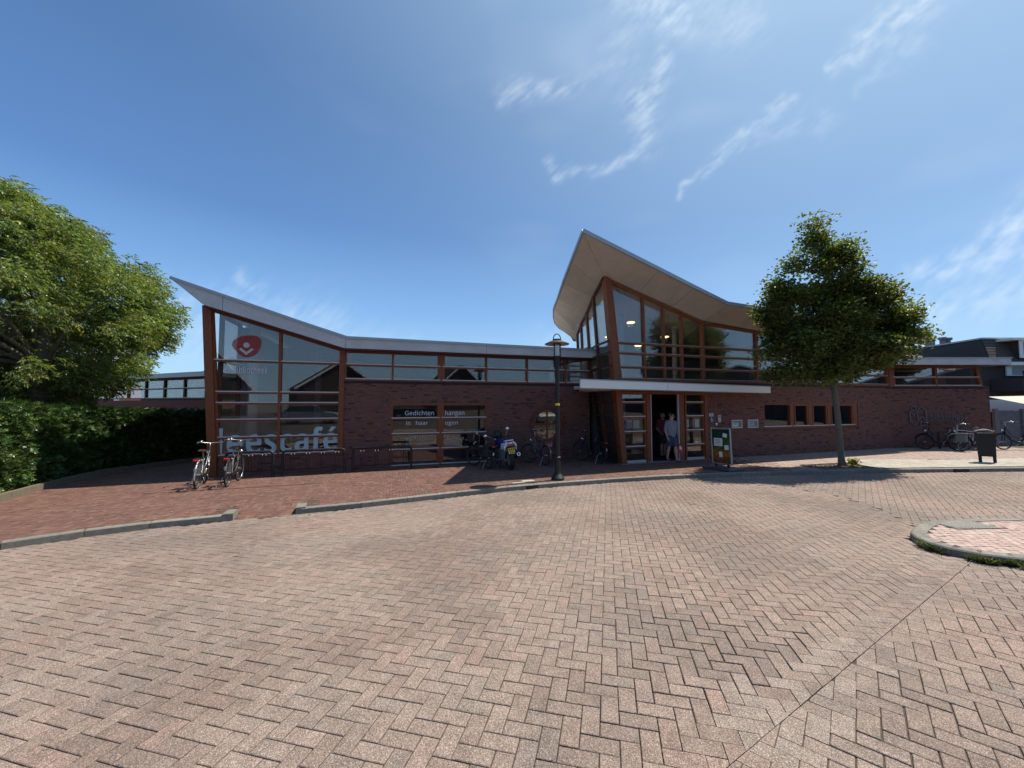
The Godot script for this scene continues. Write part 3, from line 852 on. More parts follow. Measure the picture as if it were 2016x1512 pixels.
# a glazed field: outline in (a, y); posts [a at the bottom, a at the top, width]; bars = heights of the glazing rails
func glazed(parent: Node, called: String, outline: PackedVector2Array, posts: Array, bars: Array, edge := 0.07, wood: Material = null, at := Transform3D.IDENTITY, sills := true, glass: Material = null) -> MeshInstance3D:
	if wood == null: wood = M.wood
	if glass == null: glass = M.glass
	if Geometry2D.is_polygon_clockwise(outline): outline.reverse()
	var ymin := 1e9; var ymax := -1e9; var amin := 1e9; var amax := -1e9
	for p in outline:
		ymin = minf(ymin, p.y); ymax = maxf(ymax, p.y); amin = minf(amin, p.x); amax = maxf(amax, p.x)
	var f := Mb.new()
	for i in outline.size():
		var p := outline[i]; var q := outline[(i + 1) % outline.size()]
		var nn := Vector2(-(q - p).y, (q - p).x).normalized() * edge
		var strip := PackedVector2Array([p, q, q + nn, p + nn])
		for c in clip_part(outline, strip): f.prism(c, -0.09 - 0.001 * i, 0.022 + 0.001 * i)
	var cells := [amin - 1.0]
	var tops_a := [amin - 1.0]
	for p in posts:
		var w: float = p[2] / 2.0
		var strip := PackedVector2Array([Vector2(p[0] - w, ymin), Vector2(p[0] + w, ymin), Vector2(p[1] + w, ymax), Vector2(p[1] - w, ymax)])
		for c in clip_part(outline, strip): f.prism(c, -0.1, 0.034)
		cells.append(p[0]); tops_a.append(p[1])
	cells.append(amax + 1.0); tops_a.append(amax + 1.0)
	for y in bars:
		for c in clip_part(outline, rect(amin, y - 0.062, amax, y)): f.prism(c, -0.075, 0.014)
	var w = obj(called, f, wood, parent, at)
	var rows := [ymin - 1.0] + bars + [ymax + 1.0]
	rows.sort()
	for r in rows.size() - 1:
		for k in cells.size() - 1:
			var f0: float = (rows[r] - ymin) / maxf(ymax - ymin, 0.01)
			var f1: float = (rows[r + 1] - ymin) / maxf(ymax - ymin, 0.01)
			var quad := PackedVector2Array([Vector2(lerpf(cells[k], tops_a[k], f0), rows[r]), Vector2(lerpf(cells[k + 1], tops_a[k + 1], f0), rows[r]), Vector2(lerpf(cells[k + 1], tops_a[k + 1], f1), rows[r + 1]), Vector2(lerpf(cells[k], tops_a[k], f1), rows[r + 1])])
			for c in clip_part(outline, quad):
				pane(w, c, glass)
				if sills:
					var lo := 1e9; var l := 1e9; var h := -1e9
					for p in c: lo = minf(lo, p.y)
					for p in c:
						if p.y < lo + 0.05:
							l = minf(l, p.x); h = maxf(h, p.x)
					var up := edge if r == 0 else 0.0
					if h - l > 0.25:
						var s := Mb.new()
						s.bbox(Vector3((l + h) / 2.0, lo + up + 0.008, 0.012), Vector3(h - l - 0.07, 0.034, 0.06), 0.004)
						obj("glazing_bar", s, bar_mat, w)
	return w

func pane(parent: Node, poly: PackedVector2Array, glass: Material):
	var b := Mb.new()
	var t := Geometry2D.triangulate_polygon(poly)
	var tilt := rng.randfn(0.0, 0.0011); var tilt2 := rng.randfn(0.0, 0.0011)
	for z in [-0.03, -0.036, -0.052, -0.058]:
		for i in range(0, t.size(), 3):
			var v := []
			for j in 3:
				var p := poly[t[i + j]]
				v.append(Vector3(p.x, p.y, z + (p.x - poly[0].x) * tilt + (p.y - poly[0].y) * tilt2))
			if (v[1] - v[0]).cross(v[2] - v[0]).z < 0: v.reverse()
			b.tri(v[0], v[1], v[2])
	obj("pane", b, glass, parent)

func pane3(parent: Node, q: Array, glass: Material):  # four corners, any plane
	var b := Mb.new()
	var m: Vector3 = (q[1] - q[0]).cross(q[3] - q[0]).normalized()
	for z in [0.0, -0.006, -0.022, -0.028]:
		b.quad(q[0] + m * z, q[1] + m * z, q[2] + m * z, q[3] + m * z)
	obj("pane", b, glass, parent)

# brick wall in the plane z = 0 of its own frame; holes are rectangles (Rect2) or circles (Vector3 a, y, r)
func brick_wall(parent: Node, called: String, a0: float, a1: float, y0: float, y1: float, holes: Array, at: Transform3D, most := 300) -> MeshInstance3D:
	var back := Mb.new()
	var poly := [rect(a0, y0, a1, y1)]
	for h in holes:
		if h is Rect2:
			var nxt := []
			for p in poly:
				for s in [rect(a0 - 1, y0 - 1, h.position.x, y1 + 1), rect(h.end.x, y0 - 1, a1 + 1, y1 + 1), rect(h.position.x, y0 - 1, h.end.x, h.position.y), rect(h.position.x, h.end.y, h.end.x, y1 + 1)]:
					nxt.append_array(Geometry2D.intersect_polygons(p, s))
			poly = nxt
		else:
			var nxt := []
			for p in poly:
				for s in [[0, PI], [PI, TAU]]:
					var half := rect(a0 - 1, h.y, a1 + 1, y1 + 1) if s[0] == 0 else rect(a0 - 1, y0 - 1, a1 + 1, h.y)
					var disc := PackedVector2Array()
					for k in 25: disc.append(Vector2(h.x, h.y) + Vector2(cos(lerpf(s[0], s[1], k / 24.0)), sin(lerpf(s[0], s[1], k / 24.0))) * (h.z + 0.002))
					disc[0].y += -0.001 if s[0] == 0 else 0.001
					disc[24].y = disc[0].y
					for q in Geometry2D.intersect_polygons(p, half):
						nxt.append_array(Geometry2D.clip_polygons(q, disc))
			poly = nxt
	for p in poly: back.prism(p, -0.3, -0.007)
	var wall := obj(called, back, M.mortar, parent, at)
	var unit := Mb.new()
	unit.bbox(Vector3(0, 0, -0.03), Vector3(1, 1, 0.06), 0.004)
	var um := brick_face_mesh()
	var list := []
	var course := 0.0608
	var n := int((y1 - y0) / course)
	var g := lib_x * at
	for k in n:
		var y := y1 - (k + 0.5) * course
		var spans := [[a0, a1]]
		for h in holes:
			var s0 := 0.0; var s1 := 0.0
			if h is Rect2:
				if y < h.position.y or y > h.end.y: continue
				s0 = h.position.x; s1 = h.end.x
			else:
				var dy: float = absf(y - h.y)
				if dy > h.z: continue
				var c := sqrt(h.z * h.z - dy * dy)
				s0 = h.x - c; s1 = h.x + c
			var nx := []
			for s in spans:
				if s1 <= s[0] or s0 >= s[1]: nx.append(s)
				else:
					if s0 > s[0] + 0.03: nx.append([s[0], s0])
					if s1 < s[1] - 0.03: nx.append([s1, s[1]])
			spans = nx
		for s in spans:
			var x: float = s[0]
			var first := true
			while x < s[1] - 0.02:
				var l := 0.21
				if first: l = [0.1, 0.21, 0.155][rng.randi() % 3]
				elif rng.randf() < 0.3: l = 0.1
				first = false
				if s[1] - x - l < 0.06: l = s[1] - x - 0.005
				l = minf(l, 0.29)
				var t := Transform3D(Basis.from_scale(Vector3(l, 0.0505, 1)), Vector3(x + l / 2.0, y, rng.randfn(0.0, 0.0012)))
				list.append([t, [0, 1, 2, 3, 4, 5, 6, 0, 1, 2, 6, 5, 0][rng.randi() % 13], (g * t.origin - Vector3(0, 1.8, 0)).length()])
				x += l + 0.0105
	pieces(wall, "brick", "distant_bricks", um, M.wall_tones, M.wall, M.wall_many, list, most)
	return wall

func brick_face_mesh() -> ArrayMesh:  # unit brick face, 12 mm deep, open at the back
	var b := Mb.new()
	var f := func(e: float, ey: float, z: float): return [Vector3(-0.5 + e, -0.5 + ey, z), Vector3(0.5 - e, -0.5 + ey, z), Vector3(0.5 - e, 0.5 - ey, z), Vector3(-0.5 + e, 0.5 - ey, z)]
	var t: Array = f.call(0.015, 0.06, 0.0)
	var m: Array = f.call(0.0, 0.0, -0.003)
	var l: Array = f.call(0.0, 0.0, -0.02)
	b.quad(t[0], t[1], t[2], t[3])
	for i in 4:
		var j := (i + 1) % 4
		b.quad(m[i], m[j], t[j], t[i]); b.quad(l[i], l[j], m[j], m[i])
	return b.mesh()

func soldier(parent: Node, a0: float, a1: float, y: float, z: float, at := Transform3D.IDENTITY):  # dark bricks on end under the sills
	var m := Mb.new()
	m.bbox(Vector3.ZERO, Vector3(0.092, 0.088, 0.05), 0.005)
	var mm := m.mesh()
	var n := int((a1 - a0) / 0.1)
	for i in n:
		obj("sill_brick", mm, M.dark_brick, parent, at * Transform3D(Basis.IDENTITY, Vector3(a0 + (i + 0.5) * (a1 - a0) / n, y, z)))

func text_mesh(t: String, size: float, deep: float, face := "Droid Sans", weight := 400) -> TextMesh:
	var f := SystemFont.new()
	f.font_names = PackedStringArray([face])
	f.font_weight = weight
	var m := TextMesh.new()
	m.text = t; m.font = f; m.font_size = 64; m.pixel_size = size / 64.0; m.depth = deep
	m.horizontal_alignment = HORIZONTAL_ALIGNMENT_LEFT
	m.vertical_alignment = VERTICAL_ALIGNMENT_BOTTOM
	return m

# lettering fitted into a box: left, right, bottom of the ink, top of the ink
func letters(parent: Node, t: String, x0: float, x1: float, y0: float, y1: float, z: float, m: Material, weight := 400, deep := 0.006, face := "Droid Sans") -> MeshInstance3D:
	var tm := text_mesh(t, 0.5, deep, face, weight)
	var bb := tm.get_aabb()
	var sx := (x1 - x0) / bb.size.x; var sy := (y1 - y0) / bb.size.y
	var o := obj("lettering", tm, m, parent, Transform3D(Basis.from_scale(Vector3(sx, sy, 1)), Vector3(x0 - bb.position.x * sx, y0 - bb.position.y * sy, z)))
	return o

func build_library():
	var lib := thing("library_building", "long brick and glass library with two roofs sweeping up to points", "library", lib_x)
	bar_mat = M.bar
	build_left_wing(lib)
	build_hall(lib)
	build_right_end(lib)
	build_rear_wing(lib)

func build_left_wing(lib: Node):
	var at := Transform3D(Basis.IDENTITY, Vector3(0, 0, BL))
	# brickwork: under the cafe glass, beside the windows, round the port hole
	var wall := brick_wall(lib, "brick_wall", -9.2, 0.12, -0.62, 2.49, [Rect2(-7.66, -0.42, 3.46, 2.22), Vector3(-1.76, 0.95, 0.745)], at, 300)
	brick_wall(lib, "brick_wall", -12.68, -9.2, -0.75, 0.12, [], at, 300)
	soldier(wall, -9.17, 0.12, 2.528, 0.0)
	# cafe glazing under the rising roof
	var cafe := glazed(lib, "cafe_window", PackedVector2Array([Vector2(-12.70, 0.13), Vector2(-9.2, 0.13), Vector2(-9.2, 3.60), Vector2(-13.02, 4.72)]), [[-11.06, -11.10, 0.085]], [0.755, 1.30, 1.82, 2.16, 3.15], 0.075, M.wood, at)
	var post := Mb.new()
	post.prism(PackedVector2Array([Vector2(-12.88, -0.62), Vector2(-12.66, -0.62), Vector2(-12.98, 4.72), Vector2(-13.21, 4.80)]), -0.14, 0.09)
	obj("corner_post", post, M.wood, lib, at)
	post = Mb.new()
	post.prism(rect(-9.33, 0.12, -9.17, 3.60), -0.12, 0.06)
	obj("post", post, M.wood, lib, at)
	letters(cafe, "leescafé", -12.72, -9.34, 0.21, 1.03, -0.022, M.film_cafe, 700, 0.004)
	letters(cafe, "de Bibliotheek", -12.64, -11.42, 2.74, 2.97, -0.022, M.film_title, 700, 0.004)
	var blob := PackedVector2Array()
	for p in [Vector2(-12.43, 3.62), Vector2(-12.36, 3.80), Vector2(-12.15, 3.92), Vector2(-11.90, 3.95), Vector2(-11.73, 3.92), Vector2(-11.65, 3.80), Vector2(-11.66, 3.60), Vector2(-11.73, 3.42), Vector2(-11.85, 3.30), Vector2(-12.02, 3.25), Vector2(-12.17, 3.29), Vector2(-12.30, 3.42)]: blob.append(p)
	var smooth := PackedVector2Array()
	for i in blob.size():
		for k in 4: smooth.append(blob[i].cubic_interpolate(blob[(i + 1) % 12], blob[(i + 11) % 12], blob[(i + 2) % 12], k / 4.0))
	var lg := Mb.new()
	lg.prism(smooth, -0.022, -0.019)
	var logo := obj("logo_emblem", lg, M.film_red, cafe)
	var fig := Mb.new()
	var disc := PackedVector2Array()
	for k in 20: disc.append(Vector2(-12.04, 3.635) + Vector2.from_angle(TAU * k / 20.0) * 0.085)
	fig.prism(disc, -0.019, -0.016)
	fig.prism(PackedVector2Array([Vector2(-12.24, 3.50), Vector2(-12.19, 3.545), Vector2(-12.04, 3.42), Vector2(-11.89, 3.545), Vector2(-11.84, 3.50), Vector2(-12.04, 3.32)]), -0.019, -0.016)
	obj("logo_figure", fig, M.film_title, cafe)
	# side glass of the cafe, running back from the corner post
	var sx := Transform3D(Basis(Vector3.UP, PI / 2.0), Vector3(-12.72, 0, BL))
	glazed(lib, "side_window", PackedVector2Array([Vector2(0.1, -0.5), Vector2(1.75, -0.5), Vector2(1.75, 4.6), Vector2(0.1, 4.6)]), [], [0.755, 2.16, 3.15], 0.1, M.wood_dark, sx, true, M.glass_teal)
	var iw := Mb.new()
	iw.box(Vector3(-12.65, 1.9, -7.2), Vector3(0.18, 5.2, 6.1))
	# clerestory
	glazed(lib, "clerestory_window", PackedVector2Array([Vector2(-9.17, 2.57), Vector2(0.14, 2.57), Vector2(0.14, 3.60), Vector2(-9.17, 3.60)]), [[-7.62, -7.62, 0.07], [-5.93, -5.93, 0.24], [-4.25, -4.25, 0.07], [-2.61, -2.61, 0.07], [-0.98, -0.98, 0.08]], [3.13], 0.06, M.wood, at, true, M.glass)
	# poem windows
	var win := glazed(lib, "poem_window", PackedVector2Array([Vector2(-7.66, -0.44), Vector2(-4.2, -0.44), Vector2(-4.2, 1.80), Vector2(-7.66, 1.80)]), [[-5.94, -5.94, 0.22]], [0.19, 0.735, 1.28], 0.075, M.wood, Transform3D(Basis.IDENTITY, Vector3(0, 0, BL - 0.045)))
	for l in [["Gedichten", -7.18, -6.17, 1.375, 1.54], ["in", -7.13, -6.99, 1.03, 1.18], ["haar", -6.80, -6.38, 1.03, 1.18], ["hangen", -5.77, -5.06, 1.32, 1.54], ["ogen", -5.77, -5.30, 0.98, 1.13]]:
		letters(win, l[0], l[1], l[2], l[3], l[4], -0.026, M.film_white, 400, 0.003)
	for l in [["Verhalen", -7.17, -6.30, 0.51, 0.66], ["in", -7.12, -6.99, 0.31, 0.43], ["haar", -6.75, -6.35, 0.31, 0.43], ["dansen", -5.76, -5.07, 0.46, 0.61], ["hoofd", -5.76, -5.25, 0.28, 0.41]]:
		letters(win, l[0], l[1], l[2], l[3], l[4], -0.026, M.film_dim, 400, 0.003)
	# port hole
	var c := Vector3(-1.76, 0.95, BL)
	var fr := Mb.new()
	for i in 48:
		var t0 := TAU * i / 48.0; var t1 := TAU * (i + 1) / 48.0
		var q := []
		for e in [[0.54, t0], [0.61, t0], [0.61, t1], [0.54, t1]]: q.append(Vector3(cos(e[1]) * e[0], sin(e[1]) * e[0], -0.01))
		fr.quad(q[0], q[1], q[2], q[3])
		fr.quad(q[3] + Vector3(0, 0, -0.15), q[0] + Vector3(0, 0, -0.15), q[0], q[3])
		fr.quad(q[1], q[1] + Vector3(0, 0, -0.15), q[2] + Vector3(0, 0, -0.15), q[2])
	fr.box(Vector3(0, 0, -0.05), Vector3(0.06, 1.1, 0.07)); fr.box(Vector3(0, 0.04, -0.053), Vector3(1.1, 0.06, 0.06))
	var ph := obj("round_window", fr, M.wood, lib, Transform3D(Basis.IDENTITY, c))
	for s in [[0, 1], [1, 1], [0, -1], [1, -1]]:
		var pl := PackedVector2Array([Vector2.ZERO])
		for k in 13: pl.append(Vector2.from_angle((s[0] * PI / 2.0 + k / 12.0 * PI / 2.0) * s[1]) * 0.56)
		pane(ph, pl, M.glass)
	var vb := Mb.new()
	vb.bbox(Vector3.ZERO, Vector3(0.118, 0.056, 0.05), 0.005)
	var vm := vb.mesh()
	for i in 64:
		var t := TAU * i / 64.0
		obj("arch_brick", vm, M.wall[[0, 1, 3, 5, 6][rng.randi() % 5]], wall, Transform3D(Basis(Vector3.BACK, t), Vector3(-1.76, 0.95, 0.004) + Vector3(cos(t), sin(t), 0) * 0.677))
	# roof: flat over the wing, sweeping up to a point over the cafe
	var top := PackedVector2Array([Vector2(-13.87, 5.46), Vector2(-13.1, 5.215), Vector2(-12.2, 4.935), Vector2(-11.3, 4.645), Vector2(-10.3, 4.325), Vector2(-9.07, 3.95), Vector2(0.26, 3.92)])
	var bot := PackedVector2Array([Vector2(0.26, 3.62), Vector2(-9.15, 3.61), Vector2(-10.3, 3.945), Vector2(-11.6, 4.325), Vector2(-13.05, 4.74)])
	var slab := PackedVector2Array()
	for p in bot: slab.append(p)
	for p in top: slab.append(p)
	var r := Mb.new()
	var thin := PackedVector2Array()
	for p in bot: thin.append(p + Vector2(0, 0.02))
	for p in top: thin.append(p - Vector2(0, 0.02))
	r.prism(thin, -12.0, -1.95)
	obj("roof", r, M.fascia, lib)
	var joints := [-13.9, -12.55, -9.11, -4.36, 0.27]
	for i in 4:
		for q in Geometry2D.intersect_polygons(slab, PackedVector2Array([Vector2(joints[i] + 0.006, -1), Vector2(joints[i + 1] - 0.006, -1), Vector2(joints[i + 1] - 0.006, 9), Vector2(joints[i] + 0.006, 9)])):
			var f := Mb.new()
			f.prism(q, -1.95, -1.91)
			obj("fascia_panel", f, M.fascia, lib)
	var tr := Mb.new()
	for i in top.size() - 1:
		var p := top[i]; var q := top[i + 1]
		tr.bar(Vector3(p.x, p.y + 0.01, -1.91), Vector3(q.x, q.y + 0.01, -1.91), 0.07, 0.085)
	obj("roof_trim", tr, M.trim, lib)
	var bs := Mb.new()
	for i in bot.size() - 1:
		if bot[i + 1].x > -13.0 or i == 3:
			var p := bot[i]; var q := bot[i + 1]
			bs.bar(Vector3(p.x, p.y - 0.022, -2.17), Vector3(q.x, q.y - 0.022, -2.17), 0.42, 0.05)
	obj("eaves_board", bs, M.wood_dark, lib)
	# inside the wing
	iw.box(Vector3(-6.2, 1.9, -10.3), Vector3(13.0, 5.4, 0.2))
	obj("interior_wall", iw, M.inside, lib)
	var fl := Mb.new()
	fl.box(Vector3(-6.2, -0.33, -6.35), Vector3(12.9, 0.2, 7.7))
	obj("interior_floor", fl, M.floor, lib)
	var dk := Mb.new()
	dk.box(Vector3(-4.6, 1.6, -6.0), Vector3(9.0, 4.0, 0.15)); dk.box(Vector3(-9.2, 1.0, -4.6), Vector3(0.15, 2.6, 2.9))
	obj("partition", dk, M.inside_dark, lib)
	var co := Mb.new()
	co.lathe([Vector2(0.17, -0.3), Vector2(0.17, 4.9)], 20, Vector3(-12.05, 0, -3.15))
	co.lathe([Vector2(0.13, -0.3), Vector2(0.13, 4.6)], 16, Vector3(-10.6, 0, -6.4))
	obj("interior_column", co, M.inside, lib)
	for p in [[-11.4, -5.2], [-10.3, -4.3]]:  # cafe table and pendant lamps
		var tb := Mb.new()
		tb.lathe([Vector2(0.0, 0.50), Vector2(0.4, 0.50), Vector2(0.4, 0.53), Vector2(0.0, 0.53)], 20, Vector3(p[0], 0, p[1]))
		tb.lathe([Vector2(0.25, -0.22), Vector2(0.03, -0.2), Vector2(0.03, 0.5)], 12, Vector3(p[0], 0, p[1]))
		obj("cafe_table", tb, M.brown, lib)

func build_hall(lib: Node):
	var I := Transform3D.IDENTITY
	var wall := brick_wall(lib, "brick_wall", 3.82, 14.8, -0.5, 2.53, [Rect2(6.7, 0.77, 5.66, 1.05)], I, 300)
	soldier(wall, 3.85, 14.74, 2.558, 0.0)
	# raking corner post
	var post := Mb.new()
	post.prism(PackedVector2Array([Vector2(0.0, -0.35), Vector2(0.2, -0.35), Vector2(-0.36, 6.17), Vector2(-0.60, 6.25)]), -0.16, 0.09)
	obj("corner_post", post, M.wood, lib)
	# upper glazing under the raking eaves
	var head := PackedVector2Array([Vector2(0.0, 2.6), Vector2(14.55, 2.6), Vector2(14.55, 4.22), Vector2(6.88, 4.69), Vector2(3.72, 4.93), Vector2(-0.38, 6.16)])
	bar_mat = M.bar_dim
	glazed(lib, "hall_window", head, [[1.06, 1.0, 0.075], [1.92, 1.88, 0.075], [2.72, 2.70, 0.075], [3.70, 3.70, 0.11], [6.42, 6.42, 0.11], [9.31, 9.31, 0.11], [12.02, 12.02, 0.11]], [3.10, 3.60, 3.96], 0.085)
	bar_mat = M.bar
	var cp := Mb.new()
	cp.box(Vector3(14.66, 3.42, -0.05), Vector3(0.2, 1.7, 0.2))
	obj("end_post", cp, M.wood, lib)
	# low strip over the canopy
	var st := Mb.new()
	st.box(Vector3(1.9, 2.38, -0.06), Vector3(3.8, 0.42, 0.1))
	obj("canopy_upstand", st, M.wood_dark, lib)
	# entrance: two side lights and the open sliding door
	var E := [-0.235, 0.28, 0.805, 1.33, 1.845]
	glazed(lib, "entrance_window", PackedVector2Array([Vector2(0.17, -0.34), Vector2(1.05, -0.34), Vector2(1.05, 2.17), Vector2(0.0, 2.17)]), [], E, 0.06)
	glazed(lib, "entrance_window", PackedVector2Array([Vector2(2.78, -0.34), Vector2(3.66, -0.34), Vector2(3.66, 2.17), Vector2(2.78, 2.17)]), [], E, 0.06)
	var df := Mb.new()
	df.box(Vector3(1.14, 0.92, -0.02), Vector3(0.18, 2.52, 0.16)); df.box(Vector3(2.60, 0.92, -0.02), Vector3(0.2, 2.52, 0.16)); df.box(Vector3(3.74, 0.92, -0.02), Vector3(0.16, 2.52, 0.16))
	df.box(Vector3(1.9, 2.175, -0.015), Vector3(3.8, 0.09, 0.15))
	var door := obj("door_frame", df, M.wood, lib)
	var sl := Mb.new()
	sl.box(Vector3(1.255, 0.92, 0.0), Vector3(0.045, 2.44, 0.07)); sl.box(Vector3(2.475, 0.92, 0.0), Vector3(0.045, 2.44, 0.07))
	obj("sliding_door_edge", sl, M.bar, door)
	var th := Mb.new()
	th.box(Vector3(1.9, -0.325, 0.02), Vector3(3.9, 0.05, 0.3))
	obj("threshold", th, M.silver, door)
	for k in 3:  # notices behind the right side light, a poster strip in the left one
		var n := Mb.new()
		n.box(Vector3(2.95 + k * 0.24, 1.05, -0.1), Vector3(0.2, 0.3, 0.004))
		obj("notice", n, [M.film, M.timber, M.film_white][k], door)
	for k in 2:
		var n := Mb.new()
		n.box(Vector3(0.42 + k * 0.3, 1.05, -0.1), Vector3(0.26, 0.3, 0.004))
		obj("notice", n, M.film_dim, door)
	# right window band: frames splayed between the lights
	var wb := glazed(lib, "window_band", PackedVector2Array([Vector2(6.7, 0.77), Vector2(12.36, 0.77), Vector2(12.36, 1.82), Vector2(6.7, 1.82)]), [[8.30, 8.30, 0.2], [9.38, 9.38, 0.22], [10.53, 10.53, 0.18], [12.2, 12.2, 0.24]], [], 0.08, M.wood, Transform3D(Basis.IDENTITY, Vector3(0, 0, -0.05)))
	for f in [[8.44, 9.24], [9.52, 10.41], [10.65, 12.05]]:
		var s := Mb.new()
		for e in [[f[0], f[0] + 0.06], [f[1] - 0.06, f[1]]]: s.box(Vector3((e[0] + e[1]) / 2, 1.295, 0.0), Vector3(0.06, 0.9, 0.07))
		s.box(Vector3((f[0] + f[1]) / 2, 1.72, 0.0), Vector3(f[1] - f[0], 0.055, 0.062))
		obj("casement", s, M.wood, wb)
	for k in 4:
		var bl := Mb.new()
		bl.box(Vector3(6.9 + k * 0.36, 1.3, -0.25), Vector3(0.012, 0.95, 0.02))
		obj("blind_cord", bl, M.black, wb)
	var sill := Mb.new()
	sill.box(Vector3(9.53, 0.745, 0.03), Vector3(5.7, 0.045, 0.12))
	obj("sill", sill, M.wood_dark, wb)
	build_hall_side(lib)
	build_hall_roof(lib)
	build_canopy(lib)
	# inside the hall
	var iw := Mb.new()
	iw.box(Vector3(7.6, 2.2, -9.2), Vector3(14.6, 5.4, 0.2)); iw.box(Vector3(14.6, 2.2, -4.85), Vector3(0.15, 5.2, 8.8))
	obj("interior_wall", iw, M.inside, lib)
	var fl := Mb.new()
	fl.box(Vector3(7.5, -0.45, -4.63), Vector3(14.9, 0.2, 9.2))
	obj("interior_floor", fl, M.floor, lib)
	var dk := Mb.new()
	dk.box(Vector3(8.4, 1.1, -3.2), Vector3(12.3, 2.9, 0.15)); dk.box(Vector3(2.3, 1.0, -5.0), Vector3(4.5, 2.7, 0.15)); dk.box(Vector3(0.35, 1.0, -2.7), Vector3(0.15, 2.7, 4.2)); dk.box(Vector3(4.2, 1.0, -1.9), Vector3(0.15, 2.7, 2.6))
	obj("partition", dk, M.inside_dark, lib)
	var de := Mb.new()
	de.box(Vector3(7.6, 2.5, -1.9), Vector3(14.3, 0.12, 3.0))
	obj("gallery_floor", de, M.inside_dark, lib)
	var co := Mb.new()
	for p in [[0.75, -1.0], [4.3, -2.2], [9.0, -2.4]]: co.lathe([Vector2(0.11, -0.3), Vector2(0.11, 5.2)], 16, Vector3(p[0], 0, p[1]))
	obj("interior_column", co, M.inside, lib)
	for p in [Vector3(1.55, 5.05, -1.5), Vector3(1.2, 4.62, -2.6), Vector3(3.2, 4.55, -1.5), Vector3(2.4, 4.25, -2.2)]:
		var d := Mb.new()
		d.lathe([Vector2(0.0, 0.0), Vector2(0.16, 0.0), Vector2(0.16, 0.04), Vector2(0.0, 0.05)], 20)
		var e := mat(Color(0.8, 0.75, 0.55), 0.4)
		e.emission_enabled = true; e.emission = Color(1.0, 0.9, 0.62); e.emission_energy_multiplier = 1.2
		obj("ceiling_lamp", d, e, lib, Transform3D(Basis.IDENTITY, p))
		var ol := OmniLight3D.new()
		ol.name = "lamp_light"; ol.light_energy = 0.12; ol.light_color = Color(1, 0.9, 0.7); ol.light_size = 0.12; ol.omni_range = 8.0; ol.omni_attenuation = 2.0; ol.shadow_enabled = true
		ol.position = p - Vector3(0, 0.05, 0)
		lib.add_child(ol, true)

func base_b(k: int) -> Vector2: return [Vector2(0.0, 0.0), Vector2(0.1, -1.085), Vector2(0.42, -2.31), Vector2(0.72, -3.64), Vector2(1.15, -5.04), Vector2(1.85, -6.24)][k]
func top_b(k: int) -> Vector3: return [Vector3(-0.60, 6.25, -0.02), Vector3(-0.40, 5.85, -1.085), Vector3(0.0, 5.56, -2.31), Vector3(0.45, 5.40, -3.64), Vector3(1.0, 5.2, -5.04), Vector3(1.81, 5.05, -6.24)][k]

func build_hall_side(lib: Node):
	var fr := Mb.new()
	var on := func(k: int, y: float):
		var b := base_b(k); var t := top_b(k)
		return Vector3(b.x, -0.35, b.y).lerp(t, (y + 0.35) / (t.y + 0.35))
	var w := MeshInstance3D.new()
	w.name = "hall_side_window"
	lib.add_child(w, true)
	for k in range(0, 5):
		var y0 := -0.3 if k < 2 else 3.9
		var ys := [-0.3, 0.28, 0.805, 1.33, 1.845, 2.3, 2.62, 3.13, 3.6, 4.0, 9.0] if k < 2 else [3.9, 9.0]
		for i in ys.size() - 1:
			var a: Vector3 = on.call(k + 1, ys[i]); var b: Vector3 = on.call(k, ys[i])
			var c: Vector3 = top_b(k) if ys[i + 1] > 8.0 else on.call(k, ys[i + 1])
			var d: Vector3 = top_b(k + 1) if ys[i + 1] > 8.0 else on.call(k + 1, ys[i + 1])
			pane3(w, [a, b, c, d], M.glass)
			fr.bar(a, b, 0.07, 0.06)
		fr.bar(top_b(k) - Vector3(0, 0.04, 0), top_b(k + 1) - Vector3(0, 0.04, 0), 0.09, 0.09)
		fr.bar(on.call(k + 1, y0), top_b(k + 1), 0.10, 0.11, Vector3.BACK)
	w.mesh = fr.mesh()
	w.material_override = M.wood_dark

